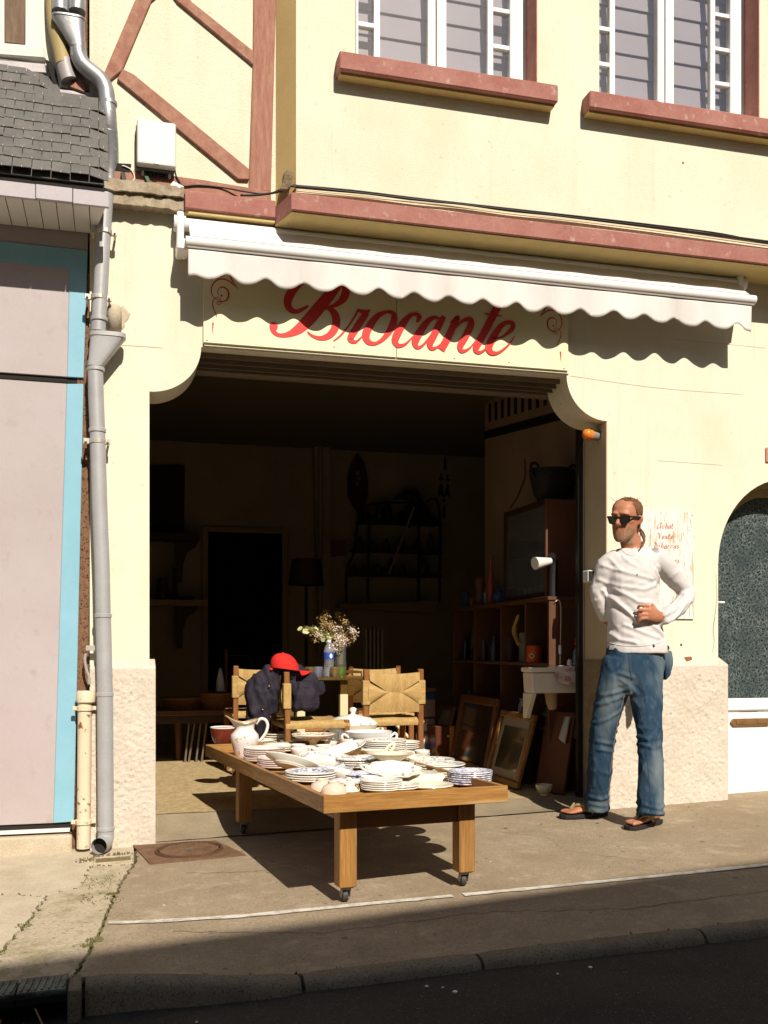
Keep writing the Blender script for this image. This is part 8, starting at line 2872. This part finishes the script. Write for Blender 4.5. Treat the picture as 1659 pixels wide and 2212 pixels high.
# kerb inlet with iron lids
gl_x0, gl_x1 = -0.72, -0.10
gy = -1.93
gq = thing('kerb_inlet', (-0.41, gy, gz(-0.41, gy) - 0.1), 'kerb drain inlet with two worn teal iron lids', 'drain')
iron_teal = M('worn_teal_iron', (0.10, 0.145, 0.125), 0.6, var=(0.045, 0.04, 0.034), vscale=24, vlo=0.42, vhi=0.56, fine=0.3, fscale=90, metal=0.3, bump=0.004, bscale=60)
blk_iron = M('inlet_black_iron', (0.012, 0.014, 0.016), 0.5, metal=0.4)
for a_, b_ in ((-0.70, -0.46), (-0.45, -0.30), (-0.295, -0.148)):
    m = MB().box(a_, b_, gy - 0.105, gy + 0.035, -0.012, 0.004)
    m.v = [gp(*v) for v in m.v]
    l_ = m.build('iron_lid', iron_teal, gq, bevel=0.004)
    for k in range(7):
        xx = a_ + 0.012 + k * (b_ - a_ - 0.024) / 6
        m = MB().bar((xx, gy - 0.09, 0.005), (xx + 0.01, gy + 0.02, 0.005), 0.006, 0.004)
        m.v = [gp(*v) for v in m.v]
        m.build('tread_bar', iron_teal, l_)
    m = MB().box(a_, b_, gy - 0.108, gy - 0.100, -0.035, -0.010)
    m.v = [gp(*v) for v in m.v]
    m.build('iron_lip', blk_iron, gq, bevel=0.002)
for x in (-0.74, -0.125):
    m = MB().box(x - 0.021, x + 0.021, gy - 0.118, gy + 0.03, -0.30, 0.002)
    m.v = [gp(*v) for v in m.v]
    m.build('cheek_stone', kerb_mat, gq, bevel=0.012, seg=2)
m = MB().box(-0.72, -0.147, gy + 0.04, gy + 0.06, -0.35, -0.012)
m.v = [gp(*v) for v in m.v]
m.build('back_wall', dark_gap, gq)
m = MB().box(-0.72, -0.147, gy - 0.12, gy + 0.05, -0.30, -0.128)
m.v = [gp(*v) for v in m.v]
m.build('gully_floor', M('gully_dirt', (0.05, 0.04, 0.03), 1.0, fine=0.4), gq)
lrnd = random.Random(17)
leafm = [M('dead_leaf_a', (0.46, 0.20, 0.07), 0.8, var=(0.34, 0.14, 0.05), vscale=30), M('dead_leaf_b', (0.55, 0.38, 0.22), 0.8, var=(0.40, 0.22, 0.10), vscale=30)]


def leaf(x, y, z, s, mt, label):
    m = MB()
    pts = []
    for k in range(14):
        a = 2 * PI * k / 14
        r = s * (0.55 + 0.45 * (k % 2 == 0)) * lrnd.uniform(0.8, 1.1)
        pts.append((r * math.cos(a), r * math.sin(a), lrnd.uniform(0.0, 0.35) * s))
    m.add(pts + [(0, 0, 0)], [(k, (k + 1) % 14, 14) for k in range(14)])
    m.tube([(0, 0, 0), (s * 0.9, -s * 0.6, s * 0.2)], 0.0012, 4)
    o = m.build('dead_leaf', mt, None, fix=False)
    o.location = (x, y, z)
    o.rotation_euler = (lrnd.uniform(0.2, 1.0), lrnd.uniform(-0.5, 0.5), lrnd.uniform(0, 6))
    tag(o, label, 'leaf', 'dead leaves in the kerb inlet')


places = ['largest orange-brown leaf at the left of the kerb inlet', 'brown leaf leaning above the orange one in the inlet', 'pale curled leaf at the middle of the inlet', 'small brown leaf low in the inlet', 'small orange leaf at the right of the inlet',
          'tiny pale leaf by the right inlet cheek', 'brown scrap of leaf at the inlet mouth', 'torn pale leaf at the left inlet cheek']
for i, lab in enumerate(places):
    x = [-0.40, -0.37, -0.34, -0.36, -0.27, -0.22, -0.31, -0.44][i]
    leaf(x, gy - 0.112 - 0.008 * (i % 3), gz(x, gy) - 0.10 + 0.018 * [0, 2, 1, -1, 0, -1, -1, 0][i], [0.046, 0.038, 0.034, 0.024, 0.022, 0.015, 0.018, 0.028][i], leafm[i % 2], lab)
tw_g = MB().tube([(-0.24, gy - 0.10, gz(-0.24, gy) - 0.05), (-0.21, gy - 0.115, gz(-0.2, gy) - 0.115)], 0.003, 5).build('twig', leafm[1], None)
tag(tw_g, 'pale thin twig leaning in the kerb inlet', 'twig')

# small litter on road and pavement
lit = M('white_litter', (0.75, 0.73, 0.7), 0.7)
for i, (px, py, s, lab) in enumerate(((856, 2015, 0.006, 'white speck of litter on the shaded pavement'), (922, 2118, 0.010, 'white crumpled litter at the foot of the kerb'), (957, 2121, 0.008, 'small white scrap beside the crumpled litter'),
                                      (983, 2133, 0.014, 'flat white paper scrap on the road'), (1276, 2078, 0.011, 'white paper ball on the road near the kerb'), (1205, 2092, 0.008, 'thin white scrap in the gutter'),
                                      (355, 1956, 0.006, 'white speck on the pavement left of the table'), (1060, 1862, 0.005, 'white speck on the pavement right of the table'), (572, 1940, 0.008, 'brown leaf scrap on the sunny pavement'), (425, 2168, 0.007, 'pale grit beside the kerb stone'))):
    x, y = gpx(px, py)
    z = gz(x, y) if y > kerb_y(x) - 0.09 else road_z(x, y) + 0.006
    s *= 0.62
    m = MB()
    ell(m, (x, y, z + s * 0.35), s, s * 0.8, s * 0.45, 7, 5)
    m.v = [(a + lrnd.uniform(-1, 1) * s * 0.25, b + lrnd.uniform(-1, 1) * s * 0.25, c + lrnd.uniform(0, 1) * s * 0.2) for a, b, c in m.v]
    tag(m.build('litter', leafm[0] if 'brown' in lab else lit, None), lab, 'litter')
# stone beside the left jamb
sx, sy = at(321, 1730, 0.28).x + 0.0, 0.30
stn = MB()
ell(stn, (sx + 0.0, sy, FZ + 0.05), 0.045, 0.05, 0.075, 14, 10)
o = stn.build('door_stone', conc_mat, None, smooth=180)
tag(o, 'rounded stone bollard foot inside the left jamb', 'stone')

# gum spots, oil marks and hairline cracks in the pavement
gum = MB()
grnd = random.Random(44)
for _ in range(150):
    x, y = grnd.uniform(0.15, 4.5), grnd.uniform(-2.05, -0.1)
    r = grnd.choice((0.004, 0.006, 0.008, 0.011)) * grnd.uniform(0.7, 1.2)
    n = 9
    pts = [(x + r * grnd.uniform(0.75, 1.2) * math.cos(2 * PI * i / n), y + r * grnd.uniform(0.75, 1.2) * math.sin(2 * PI * i / n)) for i in range(n)]
    gum.add([(a_, b_, gz(a_, b_) + 0.0016) for a_, b_ in pts], [tuple(range(n))])
go = gum.build('gum_spots', M('old_gum', (0.20, 0.165, 0.12), 0.9), pave, fix=False)
tag(go, kind='stuff')
for pts in ([(1.9, -0.35), (2.1, -0.62), (2.05, -0.9), (2.3, -1.2), (2.28, -1.45)], [(3.2, -0.1), (3.05, -0.5), (3.3, -0.9), (3.25, -1.3)], [(0.3, -0.7), (0.6, -0.78), (0.95, -0.72)], [(0.2, -1.55), (0.7, -1.75), (1.3, -1.7), (1.9, -1.85), (2.6, -1.8)]):
    cl_ = crack_line(pts, 77, 0.012, 0.035)
    m = MB()
    k_ = len(cl_)
    lft = [(x, y + 0.0016, gz(x, y) + 0.0014) for x, y in cl_]
    rgt = [(x, y - 0.0016, gz(x, y) + 0.0014) for x, y in cl_]
    m.add(lft + rgt, [(i, i + 1, k_ + i + 1, k_ + i) for i in range(k_ - 1)])
    m.build('hairline_crack', dirt_mat, pave, fix=False)
